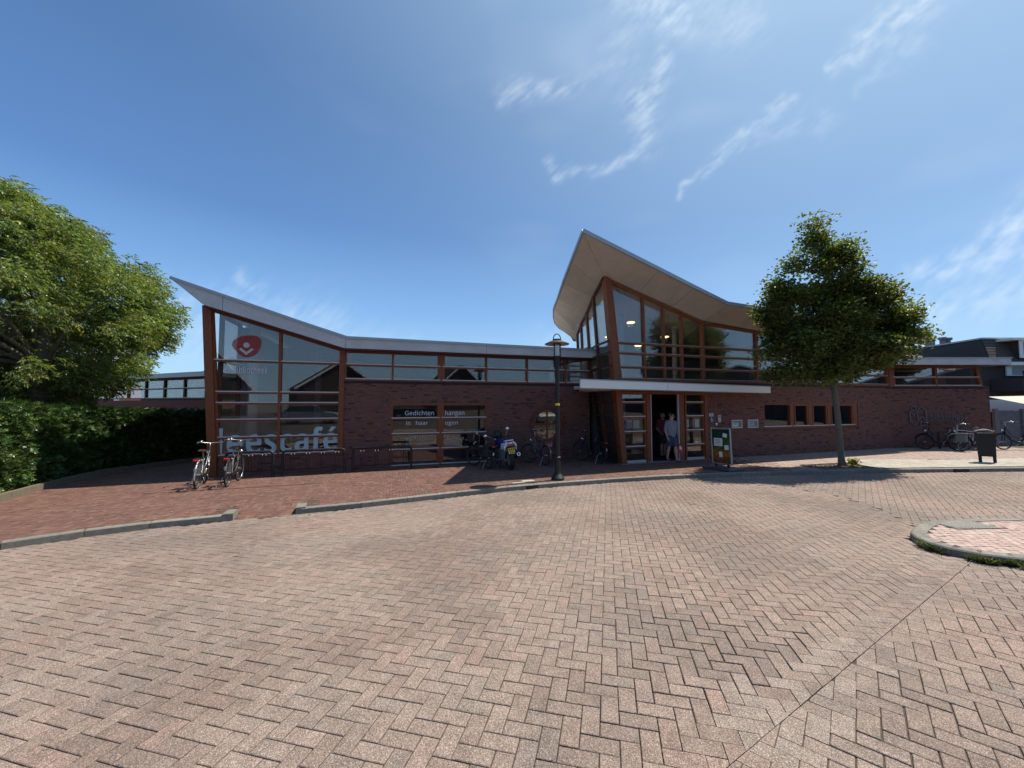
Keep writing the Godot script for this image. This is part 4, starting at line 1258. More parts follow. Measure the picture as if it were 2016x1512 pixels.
func build_hall_roof(lib: Node):
	# outer edge, from the far right along the front to the point, then round the curved left side
	var outer := [Vector3(15.6, 4.85, 1.16), Vector3(11.0, 5.0, 1.19), Vector3(5.54, 5.22, 1.2), Vector3(3.66, 5.30, 1.2), Vector3(2.2, 5.76, 1.2), Vector3(0.75, 6.23, 1.2), Vector3(-2.05, 7.13, 1.2), Vector3(-1.92, 6.58, 0.12), Vector3(-1.75, 6.16, -0.9), Vector3(-1.36, 5.95, -2.2), Vector3(-0.92, 5.88, -3.6), Vector3(-0.25, 5.93, -5.1), Vector3(0.45, 5.98, -6.5), Vector3(1.25, 5.92, -7.6), Vector3(2.3, 5.9, -8.7)]
	var inner := [Vector3(14.6, 4.28, 0.03), Vector3(11.0, 4.47, 0.03), Vector3(6.88, 4.72, 0.03), Vector3(3.72, 4.97, 0.03), Vector3(2.3, 5.40, 0.03), Vector3(0.85, 5.83, 0.03), Vector3(-0.62, 6.27, 0.03), Vector3(-0.52, 6.05, -0.5), Vector3(-0.42, 5.87, -1.085), Vector3(-0.02, 5.58, -2.31), Vector3(0.43, 5.42, -3.64), Vector3(0.98, 5.22, -5.04), Vector3(1.79, 5.07, -6.24), Vector3(2.6, 4.95, -7.3), Vector3(3.5, 4.9, -8.4)]
	for i in outer.size() - 1:
		var s := Mb.new()
		var p: Vector3 = outer[i]; var q: Vector3 = outer[i + 1]; var a: Vector3 = inner[i]; var b: Vector3 = inner[i + 1]
		var g := 0.006
		var dp := (q - p).normalized() * g; var da := (b - a).normalized() * g
		p += dp; q -= dp; a += da; b -= da
		var up := Vector3(0, 0.03, 0)
		s.hexa([p, q, b, a, p + up, q + up, b + up, a + up])
		obj("soffit_panel", s, M.soffit, lib)
	var tr := Mb.new()
	for i in outer.size() - 1:
		tr.bar(outer[i] + Vector3(0, 0.05, 0), outer[i + 1] + Vector3(0, 0.05, 0), 0.06, 0.12)
	obj("roof_trim", tr, M.trim, lib)
	var r := Mb.new()
	var mid := Vector3(6.5, 5.25, -4.5)
	var back := [Vector3(15.4, 5.1, -9.4), Vector3(3.0, 5.6, -9.4)]
	var loop := []
	for p in outer: loop.append(p + Vector3(0, 0.09, 0))
	loop.append(back[1]); loop.append(back[0])
	var mid2 := Vector3(6.5, 4.75, -4.5)
	for i in loop.size():
		var j := (i + 1) % loop.size()
		r.tri(loop[j], loop[i], mid)
	obj("roof", r, M.roof, lib)
	var c := Mb.new()
	var il := inner + [Vector3(3.5, 4.9, -9.3), Vector3(14.6, 4.5, -9.3)]
	for i in il.size():
		var j := (i + 1) % il.size()
		c.tri(il[i] + Vector3(0, 0.01, 0), il[j] + Vector3(0, 0.01, 0), mid2)
	obj("ceiling", c, M.inside, lib)
	var sp := Mb.new()
	sp.tube([Vector3(14.72, 4.0, 0.55), Vector3(14.72, 4.62, 0.55)], 0.07, 10)
	obj("roof_strut", sp, M.fascia, lib)

func build_canopy(lib: Node):
	var f0 := Vector3(-2.37, 0, 1.54); var f1 := Vector3(6.64, 0, 0.36)
	var p := [Vector3(f0.x, 2.255, f0.z), Vector3(f1.x, 2.205, f1.z), Vector3(6.64, 2.205, 0.012), Vector3(0.0, 2.255, 0.012), Vector3(0.02, 2.255, BL + 0.05), Vector3(-0.35, 2.255, BL + 0.05)]
	var s := Mb.new()
	for y in [0.0, 0.02]:
		for t in [[0, 1, 2], [0, 2, 3], [0, 3, 4], [0, 4, 5]]:
			var a: Vector3 = p[t[0]] + Vector3(0, y, 0); var b: Vector3 = p[t[1]] + Vector3(0, y, 0); var c: Vector3 = p[t[2]] + Vector3(0, y, 0)
			if y == 0.0: s.tri(a, c, b)
			else: s.tri(a + Vector3(0, 0.18, 0), b + Vector3(0, 0.18, 0), c + Vector3(0, 0.18, 0))
	var can := obj("canopy", s, M.white, lib)
	for k in 2:
		var a: Vector3 = p[0].lerp(p[1], 0.385 * k) if k == 0 else p[0].lerp(p[1], 0.387)
		var b: Vector3 = p[0].lerp(p[1], 0.385) if k == 0 else p[1]
		var f := Mb.new()
		f.bar(a + Vector3(0, 0.122, 0), b + Vector3(0, 0.122, 0), 0.03, 0.245)
		obj("fascia_panel", f, M.white, can)
	var e := Mb.new()
	e.bar(p[0] + Vector3(0, 0.122, 0), p[5] + Vector3(0, 0.122, 0), 0.03, 0.244); e.bar(p[1] + Vector3(0, 0.122, 0), p[2] + Vector3(0, 0.122, 0), 0.03, 0.243)
	obj("fascia_return", e, M.white, can)
	var t := Mb.new()
	t.bar(p[0] + Vector3(0, 0.255, 0), p[1] + Vector3(0, 0.255, 0), 0.05, 0.03)
	obj("canopy_trim", t, M.trim, can)
	for q in [Vector3(-1.2, 2.25, 0.6), Vector3(0.8, 2.25, 0.55)]:
		var d := Mb.new()
		d.lathe([Vector2(0.075, -0.012), Vector2(0.085, 0.0)], 16, q)
		d.lathe([Vector2(0.0, -0.011), Vector2(0.075, -0.012)], 16, q)
		obj("downlight", d, M.bar, can)
	var fl := Mb.new()
	fl.bbox(Vector3(-0.55, 2.42, BL + 0.15), Vector3(0.2, 0.13, 0.14), 0.01)
	obj("flood_light", fl, M.bar, can)

func build_right_end(lib: Node):
	# the last stretch of front turns to face the road squarely
	var at := Transform3D(Basis(Vector3.UP, -YAW), Vector3(14.75, 0, 0.0))
	var L := 4.6
	var wall := brick_wall(lib, "brick_wall", -0.06, L, -0.55, 2.5, [], at, 150)
	var sd := Mb.new()
	sd.box(Vector3(L - 0.15, 0.97, -3.3), Vector3(0.28, 3.04, 6.0))
	obj("end_wall", sd, M.wall[1], wall)
	soldier(wall, 0.0, L, 2.53, 0.0)
	glazed(lib, "end_window", PackedVector2Array([Vector2(0.0, 2.58), Vector2(4.30, 2.58), Vector2(4.13, 3.52), Vector2(0.0, 3.52)]), [[0.10, 0.02, 0.2], [2.12, 2.12, 0.1], [4.24, 4.06, 0.16]], [3.03], 0.06, M.wood, at)
	var r := Mb.new()
	r.box(Vector3(2.05, 3.69, -2.5), Vector3(5.4, 0.24, 6.4))
	obj("roof", r, M.roof, lib, at)
	for k in 2:
		var f := Mb.new()
		f.box(Vector3(0.7 + k * 2.7, 3.69, 0.74), Vector3(2.69, 0.29, 0.04))
		obj("fascia_panel", f, M.fascia, lib, at)
	var e := Mb.new()
	e.box(Vector3(-0.67, 3.69, 0.3), Vector3(0.04, 0.29, 0.9))
	obj("fascia_return", e, M.fascia, lib, at)
	var t := Mb.new()
	t.box(Vector3(2.05, 3.855, 0.745), Vector3(5.46, 0.05, 0.08))
	obj("roof_trim", t, M.trim, lib, at)
	var s := Mb.new()
	s.box(Vector3(2.05, 3.55, 0.36), Vector3(5.36, 0.03, 0.72))
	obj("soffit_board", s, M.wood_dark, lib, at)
	var ins := Mb.new()
	ins.box(Vector3(2.2, 1.5, -2.6), Vector3(4.2, 4.0, 0.15))
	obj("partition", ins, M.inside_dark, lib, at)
	# emblem and word on the brick
	var b := Mb.new()
	var h := 0.028
	var o := Vector2(0.77, 0.72)
	var line := func(l: Array):
		for i in l.size() - 1: b.bar(Vector3(o.x + l[i].x, o.y + l[i].y, h), Vector3(o.x + l[i + 1].x, o.y + l[i + 1].y, h), 0.045, 0.03, Vector3.BACK)
	line.call([Vector2(0.28, 0.20), Vector2(0.20, 0.05), Vector2(0.02, 0.22), Vector2(0.0, 0.72), Vector2(0.2, 0.52), Vector2(0.36, 0.74), Vector2(0.37, 0.26), Vector2(0.55, 0.47), Vector2(0.76, 0.25), Vector2(0.76, 0.75), Vector2(0.56, 0.92), Vector2(0.40, 0.80)])
	for c in [Vector2(0.19, 0.84), Vector2(0.58, 0.12)]:
		for i in 16:
			var p: Vector2 = o + c + Vector2.from_angle(TAU * i / 16.0) * 0.115; var q: Vector2 = o + c + Vector2.from_angle(TAU * (i + 1) / 16.0) * 0.115
			b.bar(Vector3(p.x, p.y, h), Vector3(q.x, q.y, h), 0.045, 0.03, Vector3.BACK)
	obj("wall_emblem", b, M.letter, wall)
	letters(wall, "bibliotheek", 1.75, 3.5, 0.95, 1.33, 0.02, M.letter, 400, 0.02)

func build_rear_wing(lib: Node):
	# low wing that runs back on the left behind the hedge, seen past the cafe corner
	var p := Vector3(-17.0, 0, -21.9); var q := Vector3(-31.5, 0, -28.1)
	var d := q - p
	var x := lib_x.affine_inverse() * Transform3D(Basis(Vector3.UP, atan2(-(p - q).z, (p - q).x)), q)
	var L := d.length()
	var b := Mb.new()
	b.box(Vector3(L / 2, 0.4, -3.0), Vector3(L, 3.2, 6.0))
	obj("rear_wing_wall", b, M.wall[1], lib, x)
	var posts := []
	for k in 8: posts.append([0.1 + L * k / 7.4, 0.1 + L * k / 7.4, 0.14])
	glazed(lib, "rear_wing_window", PackedVector2Array([Vector2(0, 2.05), Vector2(L, 2.05), Vector2(L, 3.3), Vector2(0, 3.3)]), posts, [2.72], 0.08, M.wood_dark, x)
	var r := Mb.new()
	r.box(Vector3(L / 2, 3.42, -3.0), Vector3(L + 1.0, 0.22, 7.0))
	obj("rear_wing_roof", r, M.roof, lib, x)
	var f := Mb.new()
	f.box(Vector3(L / 2, 3.46, 0.53), Vector3(L + 1.06, 0.27, 0.05))
	obj("rear_wing_fascia", f, M.trim, lib, x)
	var i := Mb.new()
	i.box(Vector3(L / 2, 2.6, -3.5), Vector3(L, 1.6, 0.2))
	obj("rear_wing_partition", i, M.inside_dark, lib, x)

# ------------------------------------------------------------------ houses around
func gable_house(called: String, label: String, at: Transform3D, w: float, len_: float, eave: float, ridge: float, wall: Material, roof: Material, cat := "house", group := ""):
	var o := thing(called, label, cat, at, group)
	var b := Mb.new()
	b.prism(PackedVector2Array([Vector2(-w / 2, -0.6), Vector2(w / 2, -0.6), Vector2(w / 2, eave), Vector2(0, ridge), Vector2(-w / 2, eave)]), -len_, 0.0)
	obj("wall", b, wall, o)
	for s in [-1.0, 1.0]:
		var r := Mb.new()
		var sl := Vector2(w / 2 + 0.35, ridge - (w / 2 + 0.35) * (ridge - eave) / (w / 2))
		var p := Vector3(0, ridge + 0.1, 0.25); var q := Vector3(s * sl.x, sl.y + 0.1, 0.25)
		var n := 14
		for k in n:  # courses of tiles, each lapping the one below
			var u := p.lerp(q, float(k) / n); var v := p.lerp(q, float(k + 1) / n)
			var l := Vector3(0, 0, -len_ - 0.5)
			var up := Vector3(0, 0.05, 0)
			if s > 0: r.quad(v + up, v + up + l, u + l, u)
			else: r.quad(u, u + l, v + up + l, v + up)
			if s > 0: r.quad(v, v + l, v + l + up, v + up)
			else: r.quad(v + up, v + l + up, v + l, v)
		obj("roof", r, roof, o)
		var e := Mb.new()
		e.bar(p + Vector3(0, -0.06, 0.02), q + Vector3(0, -0.06, 0.02), 0.05, 0.26, Vector3.UP)
		obj("verge_board", e, M.white, o)
	return o

func build_neighbours():
	gable_house("brick_house", "red brick house with steep gable behind the left hedge, partly behind the willow", standing(-41.5, 41.0, 1.1, 0.0), 8.2, 9.0, 4.5, 9.35, M.house_brick, M.tiles)
	gable_house("tiled_house", "low grey tiled house with white verge between hedge and red gable", standing(-35.5, 33.0, 0.75, 0.0), 5.0, 8.0, 1.9, 5.0, M.house_brick, M.tiles)
	# dark mansard block on the right
	var X := Transform3D(Basis.IDENTITY, Vector3(32.2, -0.9, -30.0))
	var o := thing("mansard_block", "dark block with tiled mansard roof, white dormer and balcony at the far right", "apartment building", X)
	var b := Mb.new()
	b.box(Vector3(10.6, 2.6, -3.0), Vector3(14.6, 6.4, 6.6))
	obj("wall", b, M.dark_wall, o)
	var r := Mb.new()
	var lo := [Vector3(4.4, 5.85, 0.75), Vector3(19, 5.85, 0.75), Vector3(19, 5.85, -6.5), Vector3(4.5, 5.85, -6.5)]
	var hi := [Vector3(4.7, 7.75, 0.0), Vector3(19, 7.75, 0.0), Vector3(19, 7.75, -5.9), Vector3(5.2, 7.75, -5.9)]
	r.hexa(lo + hi)
	obj("roof", r, M.tiles, o)
	var tl := Mb.new()
	for k in 15:
		var t0 := k / 15.0; var t1 := (k + 1) / 15.0
		var a: Vector3 = lo[0].lerp(hi[0], t0); var c: Vector3 = lo[1].lerp(hi[1], t0); var d: Vector3 = lo[1].lerp(hi[1], t1); var e: Vector3 = lo[0].lerp(hi[0], t1)
		var out := Vector3(0, 0.02, 0.06)
		tl.quad(a + out, c + out, d + Vector3(0, 0, 0.01), e + Vector3(0, 0, 0.01)); tl.quad(a, c, c + out, a + out)
	obj("tile_courses", tl, mat(Color(0.10, 0.085, 0.08), 0.8), o)
	var tr := Mb.new()
	tr.bar(hi[0] + Vector3(-0.05, 0.04, 0.05), hi[1] + Vector3(0, 0.04, 0.05), 0.16, 0.12); tr.bar(hi[3], hi[0] + Vector3(0, 0.04, 0), 0.16, 0.12)
	obj("roof_trim", tr, M.trim, o)
	var dm := Mb.new()
	dm.box(Vector3(8.9, 6.85, 0.25), Vector3(4.8, 1.35, 1.3))
	var dorm := obj("dormer", dm, M.dark_wall, o)
	var df := Mb.new()
	df.box(Vector3(8.7, 7.58, 0.3), Vector3(6.0, 0.16, 1.7)); df.box(Vector3(8.9, 6.85, 0.92), Vector3(4.9, 1.4, 0.06))
	obj("dormer_front", df, M.white, dorm)
	for k in 4:
		var w := Mb.new()
		w.box(Vector3(7.15 + k * 1.08, 6.85, 0.96), Vector3(0.85, 1.05, 0.03))
		obj("pane", w, M.film_dim, dorm)
	var wb := Mb.new()
	wb.box(Vector3(11.5, 5.72, 0.75), Vector3(13.6, 0.26, 0.3))
	obj("gutter_band", wb, M.white, o)
	var gw := Mb.new()
	gw.box(Vector3(11.5, 5.2, 0.4), Vector3(11.0, 0.75, 0.1))
	var wn := obj("window", gw, M.white, o)
	for k in 6:
		var w := Mb.new()
		w.box(Vector3(6.9 + k * 1.5, 5.2, 0.46), Vector3(1.0, 0.6, 0.03))
		obj("pane", w, M.film_dim, wn)
	var bal := Mb.new()
	bal.box(Vector3(11.0, 4.05, 1.3), Vector3(12.4, 0.9, 1.9))
	obj("balcony", bal, M.dark_wall, o)
	var rl := Mb.new()
	rl.bar(Vector3(4.9, 4.98, 2.2), Vector3(17, 4.98, 2.2), 0.09, 0.14)
	for k in 9: rl.box(Vector3(5.0 + k * 1.3, 4.7, 2.2), Vector3(0.1, 0.55, 0.08))
	obj("railing", rl, M.black_matt, o)
	for q in [[8.8, 0.34, 9.25], [10.0, 0.2, 9.15], [10.55, 0.2, 9.1]]:
		var fl := Mb.new()
		fl.lathe([Vector2(q[1], 5.5), Vector2(q[1], q[2] - 0.25), Vector2(q[1] + 0.12, q[2] - 0.2), Vector2(q[1] + 0.12, q[2]), Vector2(0, q[2])], 12, Vector3(q[0], 0, -7.4))
		obj("flue_pipe", fl, M.grey, o)
	# red tiled roof with skylights, over the end of the library
	var h := thing("red_roofed_house", "house with red tiled roof and two skylights behind the library's right end", "house", Transform3D(Basis.IDENTITY, Vector3(31.5, 0.15, -29.5)))
	var hb := Mb.new()
	hb.box(Vector3(-2.2, 2.0, -2.6), Vector3(8.4, 4.6, 5.0))
	obj("wall", hb, M.dark_wall, h)
	var hr := Mb.new()
	for k in 12:
		var t0 := k / 12.0; var t1 := (k + 1) / 12.0
		var a := Vector3(-6.6, 4.2 + 1.75 * t0, -2.6 * t0); var c := Vector3(2.6 - 0.9 * t0, a.y, a.z)
		var e := Vector3(-6.6, 4.2 + 1.75 * t1, -2.6 * t1); var d := Vector3(2.6 - 0.9 * t1, e.y, e.z)
		hr.quad(a + Vector3(0, 0.05, 0.03), c + Vector3(0, 0.05, 0.03), d, e)
		hr.quad(a, c, c + Vector3(0, 0.05, 0.03), a + Vector3(0, 0.05, 0.03))
	obj("roof", hr, M.tiles_red, h)
	var ht := Mb.new()
	ht.box(Vector3(-2.4, 6.05, -2.6), Vector3(8.6, 0.16, 0.3)); ht.bar(Vector3(2.62, 4.2, 0.0), Vector3(1.72, 5.95, -2.6), 0.1, 0.14)
	obj("ridge_trim", ht, M.silver, h)
	for k in 2:
		var s := Mb.new()
		s.xf = Transform3D(Basis(Vector3.RIGHT, -0.97), Vector3(-4.2 + k * 3.1, 5.02, -1.05))
		s.box(Vector3(0, 0, 0), Vector3(1.2, 1.1, 0.12))
		var sk := obj("skylight", s, M.grey, h)
		var g := Mb.new()
		g.xf = s.xf
		g.box(Vector3(0, -0.08, 0.07), Vector3(0.9, 0.75, 0.03))
		obj("pane", g, M.film_white, sk)
	# awning, white wall and fence by the right corner
	var aw := Mb.new()
	var A := [Vector3(25.0, 2.15, -20.2), Vector3(32.0, 2.3, -20.2), Vector3(32.0, 1.55, -18.3), Vector3(26.2, 1.42, -18.3)]
	aw.quad(A[3], A[2], A[1], A[0]); 
	var dn := Vector3(0, -0.02, 0)
	aw.quad(A[0] + dn, A[1] + dn, A[2] + dn, A[3] + dn)
	for i in 4: aw.quad(A[i], A[(i + 1) % 4], A[(i + 1) % 4] + dn, A[i] + dn)
	var awn = tag(obj("awning", aw, M.cloth_beige), "beige cloth awning slung above the grey fence at the right edge", "awning")
	var arm := Mb.new()
	arm.bar(Vector3(26.0, 1.36, -18.3), Vector3(32.0, 1.48, -18.3), 0.1, 0.16)
	arm.bar(Vector3(27.2, 2.1, -20.1), Vector3(27.2, 1.5, -18.5), 0.05, 0.05)
	obj("front_beam", arm, M.black_matt, awn)
	var ww := Mb.new()
	ww.box(Vector3(28.0, 0.4, -21.5), Vector3(7.0, 3.2, 0.3))
	tag(obj("white_wall", ww, M.white), "sunlit white wall behind the awning at the right edge", "wall")
	var sh := Mb.new()
	sh.box(Vector3(29.6, 0.9, -20.9), Vector3(6.6, 0.85, 0.9))
	tag(obj("dark_lean_to", sh, M.dark_wall), "dark low lean-to between the white wall and the grey fence", "shed")
	var fx := Transform3D(Basis(Vector3.UP, 0.05), Vector3(23.1, gy(23.1, -18.6) + 0.06, -18.6))
	var f := thing("slat_fence", "tall grey fence of narrow upright slats right of the library wall", "fence", fx)
	for k in 3:
		var p := Mb.new()
		p.box(Vector3(0.22 + k * 1.42, 0.88, 0.03), Vector3(0.17, 1.86, 0.12))
		obj("fence_post", p, M.fence, f)
	var n := 0
	for k in 3:
		for y in [0.25, 1.62]:
			var rr := Mb.new()
			rr.box(Vector3(0.93 + k * 1.42, y, -0.03), Vector3(1.25, 0.09, 0.05))
			obj("rail", rr, M.fence, f)
		for i in 15:
			var s := Mb.new()
			s.box(Vector3(0.35 + k * 1.42 + i * 0.083, 0.86 + rng.randf_range(-0.01, 0.01), 0.0), Vector3(0.062, 1.7, 0.02))
			obj("slat", s, M.fence, f)
			n += 1
	# the other side of the street, behind the viewer: what the windows mirror
	gable_house("street_house", "brick house with steep gable across the street, mirrored in the cafe glass", standing(-11.0, -31.0, PI - 0.2, 0.0), 8.0, 9.0, 3.6, 8.0, M.street_brick, M.tiles, "house")
	gable_house("street_house", "long low house across the street with its dark roof, behind the viewer", standing(3.5, -30.0, PI, 0.0), 11.0, 8.0, 3.4, 7.2, M.street_brick, M.tiles, "house")
	gable_house("street_house", "red roofed house across the street, right behind the viewer", standing(22.0, -30.0, PI + 0.15, 0.0), 9.0, 9.0, 3.4, 7.6, M.street_brick, M.tiles, "house")
	gable_house("street_house", "long dark roofed house at the far right behind the viewer", standing(58.0, -6.0, PI + 1.1, 0.0), 22.0, 9.0, 3.6, 7.0, M.street_brick, M.tiles, "house")
	gable_house("street_house", "house with dark roof at the far right end of the street, behind the viewer", standing(74.0, 12.0, PI + 1.3, 0.0), 20.0, 9.0, 3.6, 7.6, M.street_brick, M.tiles, "house")
	var gw2 := Mb.new()  # added unseen wall, darkens what the window band mirrors
	gw2.box(Vector3(36.0, 0.9, 0.0), Vector3(0.4, 3.0, 26.0)); gw2.box(Vector3(36.0, 2.45, 0.0), Vector3(0.5, 0.08, 26.1))
	tag(obj("added_dark_wall", gw2, M.dark_wall), "dark wall added far to the right, out of frame, to darken the reflection in the window band", "wall")
	car(standing(-3.6, -7.5, 0.35, 0.0), mat(Color(0.55, 0.57, 0.6), 0.25, 0.4), "silver parked car across the road behind the viewer")
	car(standing(4.5, -6.8, 0.2, 0.0), mat(Color(0.02, 0.025, 0.03), 0.2, 0.2), "black parked car across the road behind the viewer")
	car(standing(12.0, 2.2, 1.9, 0.0), mat(Color(0.6, 0.6, 0.6), 0.25, 0.2), "white parked car on the right beside the viewer, out of frame")
	car(standing(14.5, -1.5, 1.9, 0.0), mat(Color(0.03, 0.035, 0.05), 0.25, 0.2), "dark blue parked car on the right behind the white one")



func car(at: Transform3D, paint: Material, label: String):
	var o := thing("parked_car", label, "car", at, "cars parked across the road")
	var side := PackedVector2Array([Vector2(-2.1, 0.32), Vector2(2.1, 0.32), Vector2(2.12, 0.68), Vector2(1.9, 0.86), Vector2(1.05, 0.97), Vector2(-1.75, 0.99), Vector2(-2.1, 0.9), Vector2(-2.14, 0.6)])
	var b := Mb.new()
	b.prism(side, -0.86, 0.86)
	obj("body", b, paint, o)
	var c := Mb.new()
	var lo := [Vector3(-1.8, 0.98, 0.82), Vector3(1.1, 0.96, 0.82), Vector3(1.1, 0.96, -0.82), Vector3(-1.8, 0.98, -0.82)]
	var hi := [Vector3(-1.3, 1.44, 0.62), Vector3(0.25, 1.46, 0.62), Vector3(0.25, 1.46, -0.62), Vector3(-1.3, 1.44, -0.62)]
	c.hexa(lo + hi)
	obj("cabin_glass", c, M.black, o)
	var r := Mb.new()
	r.bbox(Vector3(-0.52, 1.46, 0), Vector3(1.6, 0.06, 1.26), 0.02)
	obj("roof", r, paint, o)
	for x in [-1.3, 1.32]:
		for z in [-0.8, 0.8]:
			var w := Mb.new()
			w.xf = Transform3D(Basis(Vector3.RIGHT, PI / 2), Vector3(x, 0.31, z))
			w.lathe([Vector2(0, -0.1), Vector2(0.29, -0.1), Vector2(0.31, -0.06), Vector2(0.31, 0.06), Vector2(0.29, 0.1), Vector2(0, 0.1)], 20)
			var wh := obj("wheel", w, M.rubber, o)
			var h := Mb.new()
			h.xf = w.xf
			h.lathe([Vector2(0, -0.105), Vector2(0.19, -0.105), Vector2(0.19, 0.105), Vector2(0, 0.105)], 16)
			obj("rim", h, M.silver, wh)

# ------------------------------------------------------------------ street furniture
func build_street_things():
	lamp_post()
	bike_rack(Vector2(-8.25, 11.15), Vector2(-7.13, 11.55), "black tubular bicycle rack behind the two bicycles at the cafe corner")
	bike_rack(Vector2(-6.89, 11.62), Vector2(-5.28, 12.22), "black tubular bicycle rack under the large cafe letters, middle of three")
	bike_rack(Vector2(-5.06, 12.3), Vector2(-3.36, 12.92), "black tubular bicycle rack before the plain brick, nearest the poem window")
	bike_rack(Vector2(19.2, 17.35), Vector2(21.6, 17.5), "low black bicycle rack against the wall behind the parked bicycles on the right")
	pavement_sign()
	litter_bin()
	# plates and boxes on the brick by the entrance, in the library's own directions
	var wall_at := func(a: float, y: float, z := 0.006): return lib_x * Transform3D(Basis.IDENTITY, Vector3(a, y, z))
	var s := thing("house_number_sign", "small white house number sign right of the entrance, above the wheelchair sign", "sign", wall_at.call(4.02, 1.36))
	var b := Mb.new()
	b.bbox(Vector3.ZERO, Vector3(0.19, 0.12, 0.012), 0.003)
	obj("plate", b, M.paper, s)
	letters(s, "79", -0.055, 0.055, -0.04, 0.04, 0.008, M.ink, 700, 0.004)
	s = thing("wheelchair_sign", "dark blue square wheelchair sign right of the entrance", "sign", wall_at.call(4.03, 1.19))
	b = Mb.new()
	b.bbox(Vector3.ZERO, Vector3(0.2, 0.2, 0.012), 0.003)
	obj("plate", b, M.blue_sign, s)
	b = Mb.new()
	for i in 13:
		var p := Vector3(-0.005 + cos(1.9 + i * 0.36) * 0.052, -0.035 + sin(1.9 + i * 0.36) * 0.052, 0.009); var q := Vector3(-0.005 + cos(1.9 + (i + 1) * 0.36) * 0.052, -0.035 + sin(1.9 + (i + 1) * 0.36) * 0.052, 0.009)
		b.bar(p, q, 0.016, 0.004, Vector3.BACK)
	for l in [[Vector2(-0.02, 0.05), Vector2(-0.008, -0.02)], [Vector2(-0.008, -0.02), Vector2(0.035, -0.022)], [Vector2(0.035, -0.022), Vector2(0.062, -0.07)], [Vector2(-0.015, 0.02), Vector2(0.03, 0.018)]]:
		b.bar(Vector3(l[0].x, l[0].y, 0.009), Vector3(l[1].x, l[1].y, 0.009), 0.017, 0.004, Vector3.BACK)
	b.ball(Vector3(-0.022, 0.072, 0.008), Vector3(0.016, 0.016, 0.004), 5)
	obj("wheelchair_figure", b, M.paper, s)
	s = thing("intercom_panel", "narrow grey intercom panel on the brick beside the wheelchair sign", "intercom", wall_at.call(4.41, 1.21))
	b = Mb.new()
	b.bbox(Vector3.ZERO, Vector3(0.13, 0.27, 0.03), 0.006)
	obj("panel", b, M.bar, s)
	b = Mb.new()
	b.box(Vector3(0, 0.06, 0.017), Vector3(0.07, 0.07, 0.004)); b.box(Vector3(0, -0.06, 0.017), Vector3(0.03, 0.03, 0.006))
	obj("speaker_grille", b, M.grey, s)
	s = thing("door_bell", "round pale door bell on the brick below the wheelchair sign", "bell", wall_at.call(4.25, 1.0))
	b = Mb.new()
	b.xf = Transform3D(Basis(Vector3.RIGHT, PI / 2), Vector3.ZERO)
	b.lathe([Vector2(0.055, 0.0), Vector2(0.055, 0.015), Vector2(0.04, 0.025), Vector2(0, 0.025)], 16)
	obj("cover", b, M.paper, s)
	b = Mb.new()
	b.ball(Vector3(0, 0, 0.026), Vector3(0.014, 0.014, 0.006), 5)
	obj("button", b, M.grey, s)
	for k in 2:
		s = thing("book_return_box", ["white framed book return slot, the left one of the two in the brick", "white framed book return slot, the right one beside the window band"][k], "book return", wall_at.call(5.26 + k * 0.825, 0.99), "book return slots in the brick")
		b = Mb.new()
		for e in [[0.0, 0.14, 0.54, 0.045], [0.0, -0.14, 0.54, 0.045], [-0.248, 0.0, 0.045, 0.24], [0.248, 0.0, 0.045, 0.24]]: b.bbox(Vector3(e[0], e[1], 0.012), Vector3(e[2], e[3], 0.045), 0.006)
		obj("frame", b, M.bar, s)
		b = Mb.new()
		b.box(Vector3(0, 0, -0.001), Vector3(0.46, 0.24, 0.008))
		obj("slot_back", b, M.grey, s)
		b = Mb.new()
		b.box(Vector3(-0.06, 0.0 if k else -0.02, 0.008), Vector3(0.26, 0.15, 0.008))
		obj("flap", b, M.film_white if k == 0 else M.film, s)
		b = Mb.new()
		for y in [0.04, 0.0]: b.box(Vector3(-0.07, y - 0.01, 0.014), Vector3(0.17, 0.016, 0.003))
		obj("printed_line", b, M.ink, s)
	s = thing("wall_plaque", "small grey plaque on the brick under the round window", "plaque", wall_at.call(-1.71, 0.215, BL + 0.012))
	b = Mb.new()
	b.bbox(Vector3.ZERO, Vector3(0.29, 0.23, 0.015), 0.004)
	obj("plate", b, M.film, s)

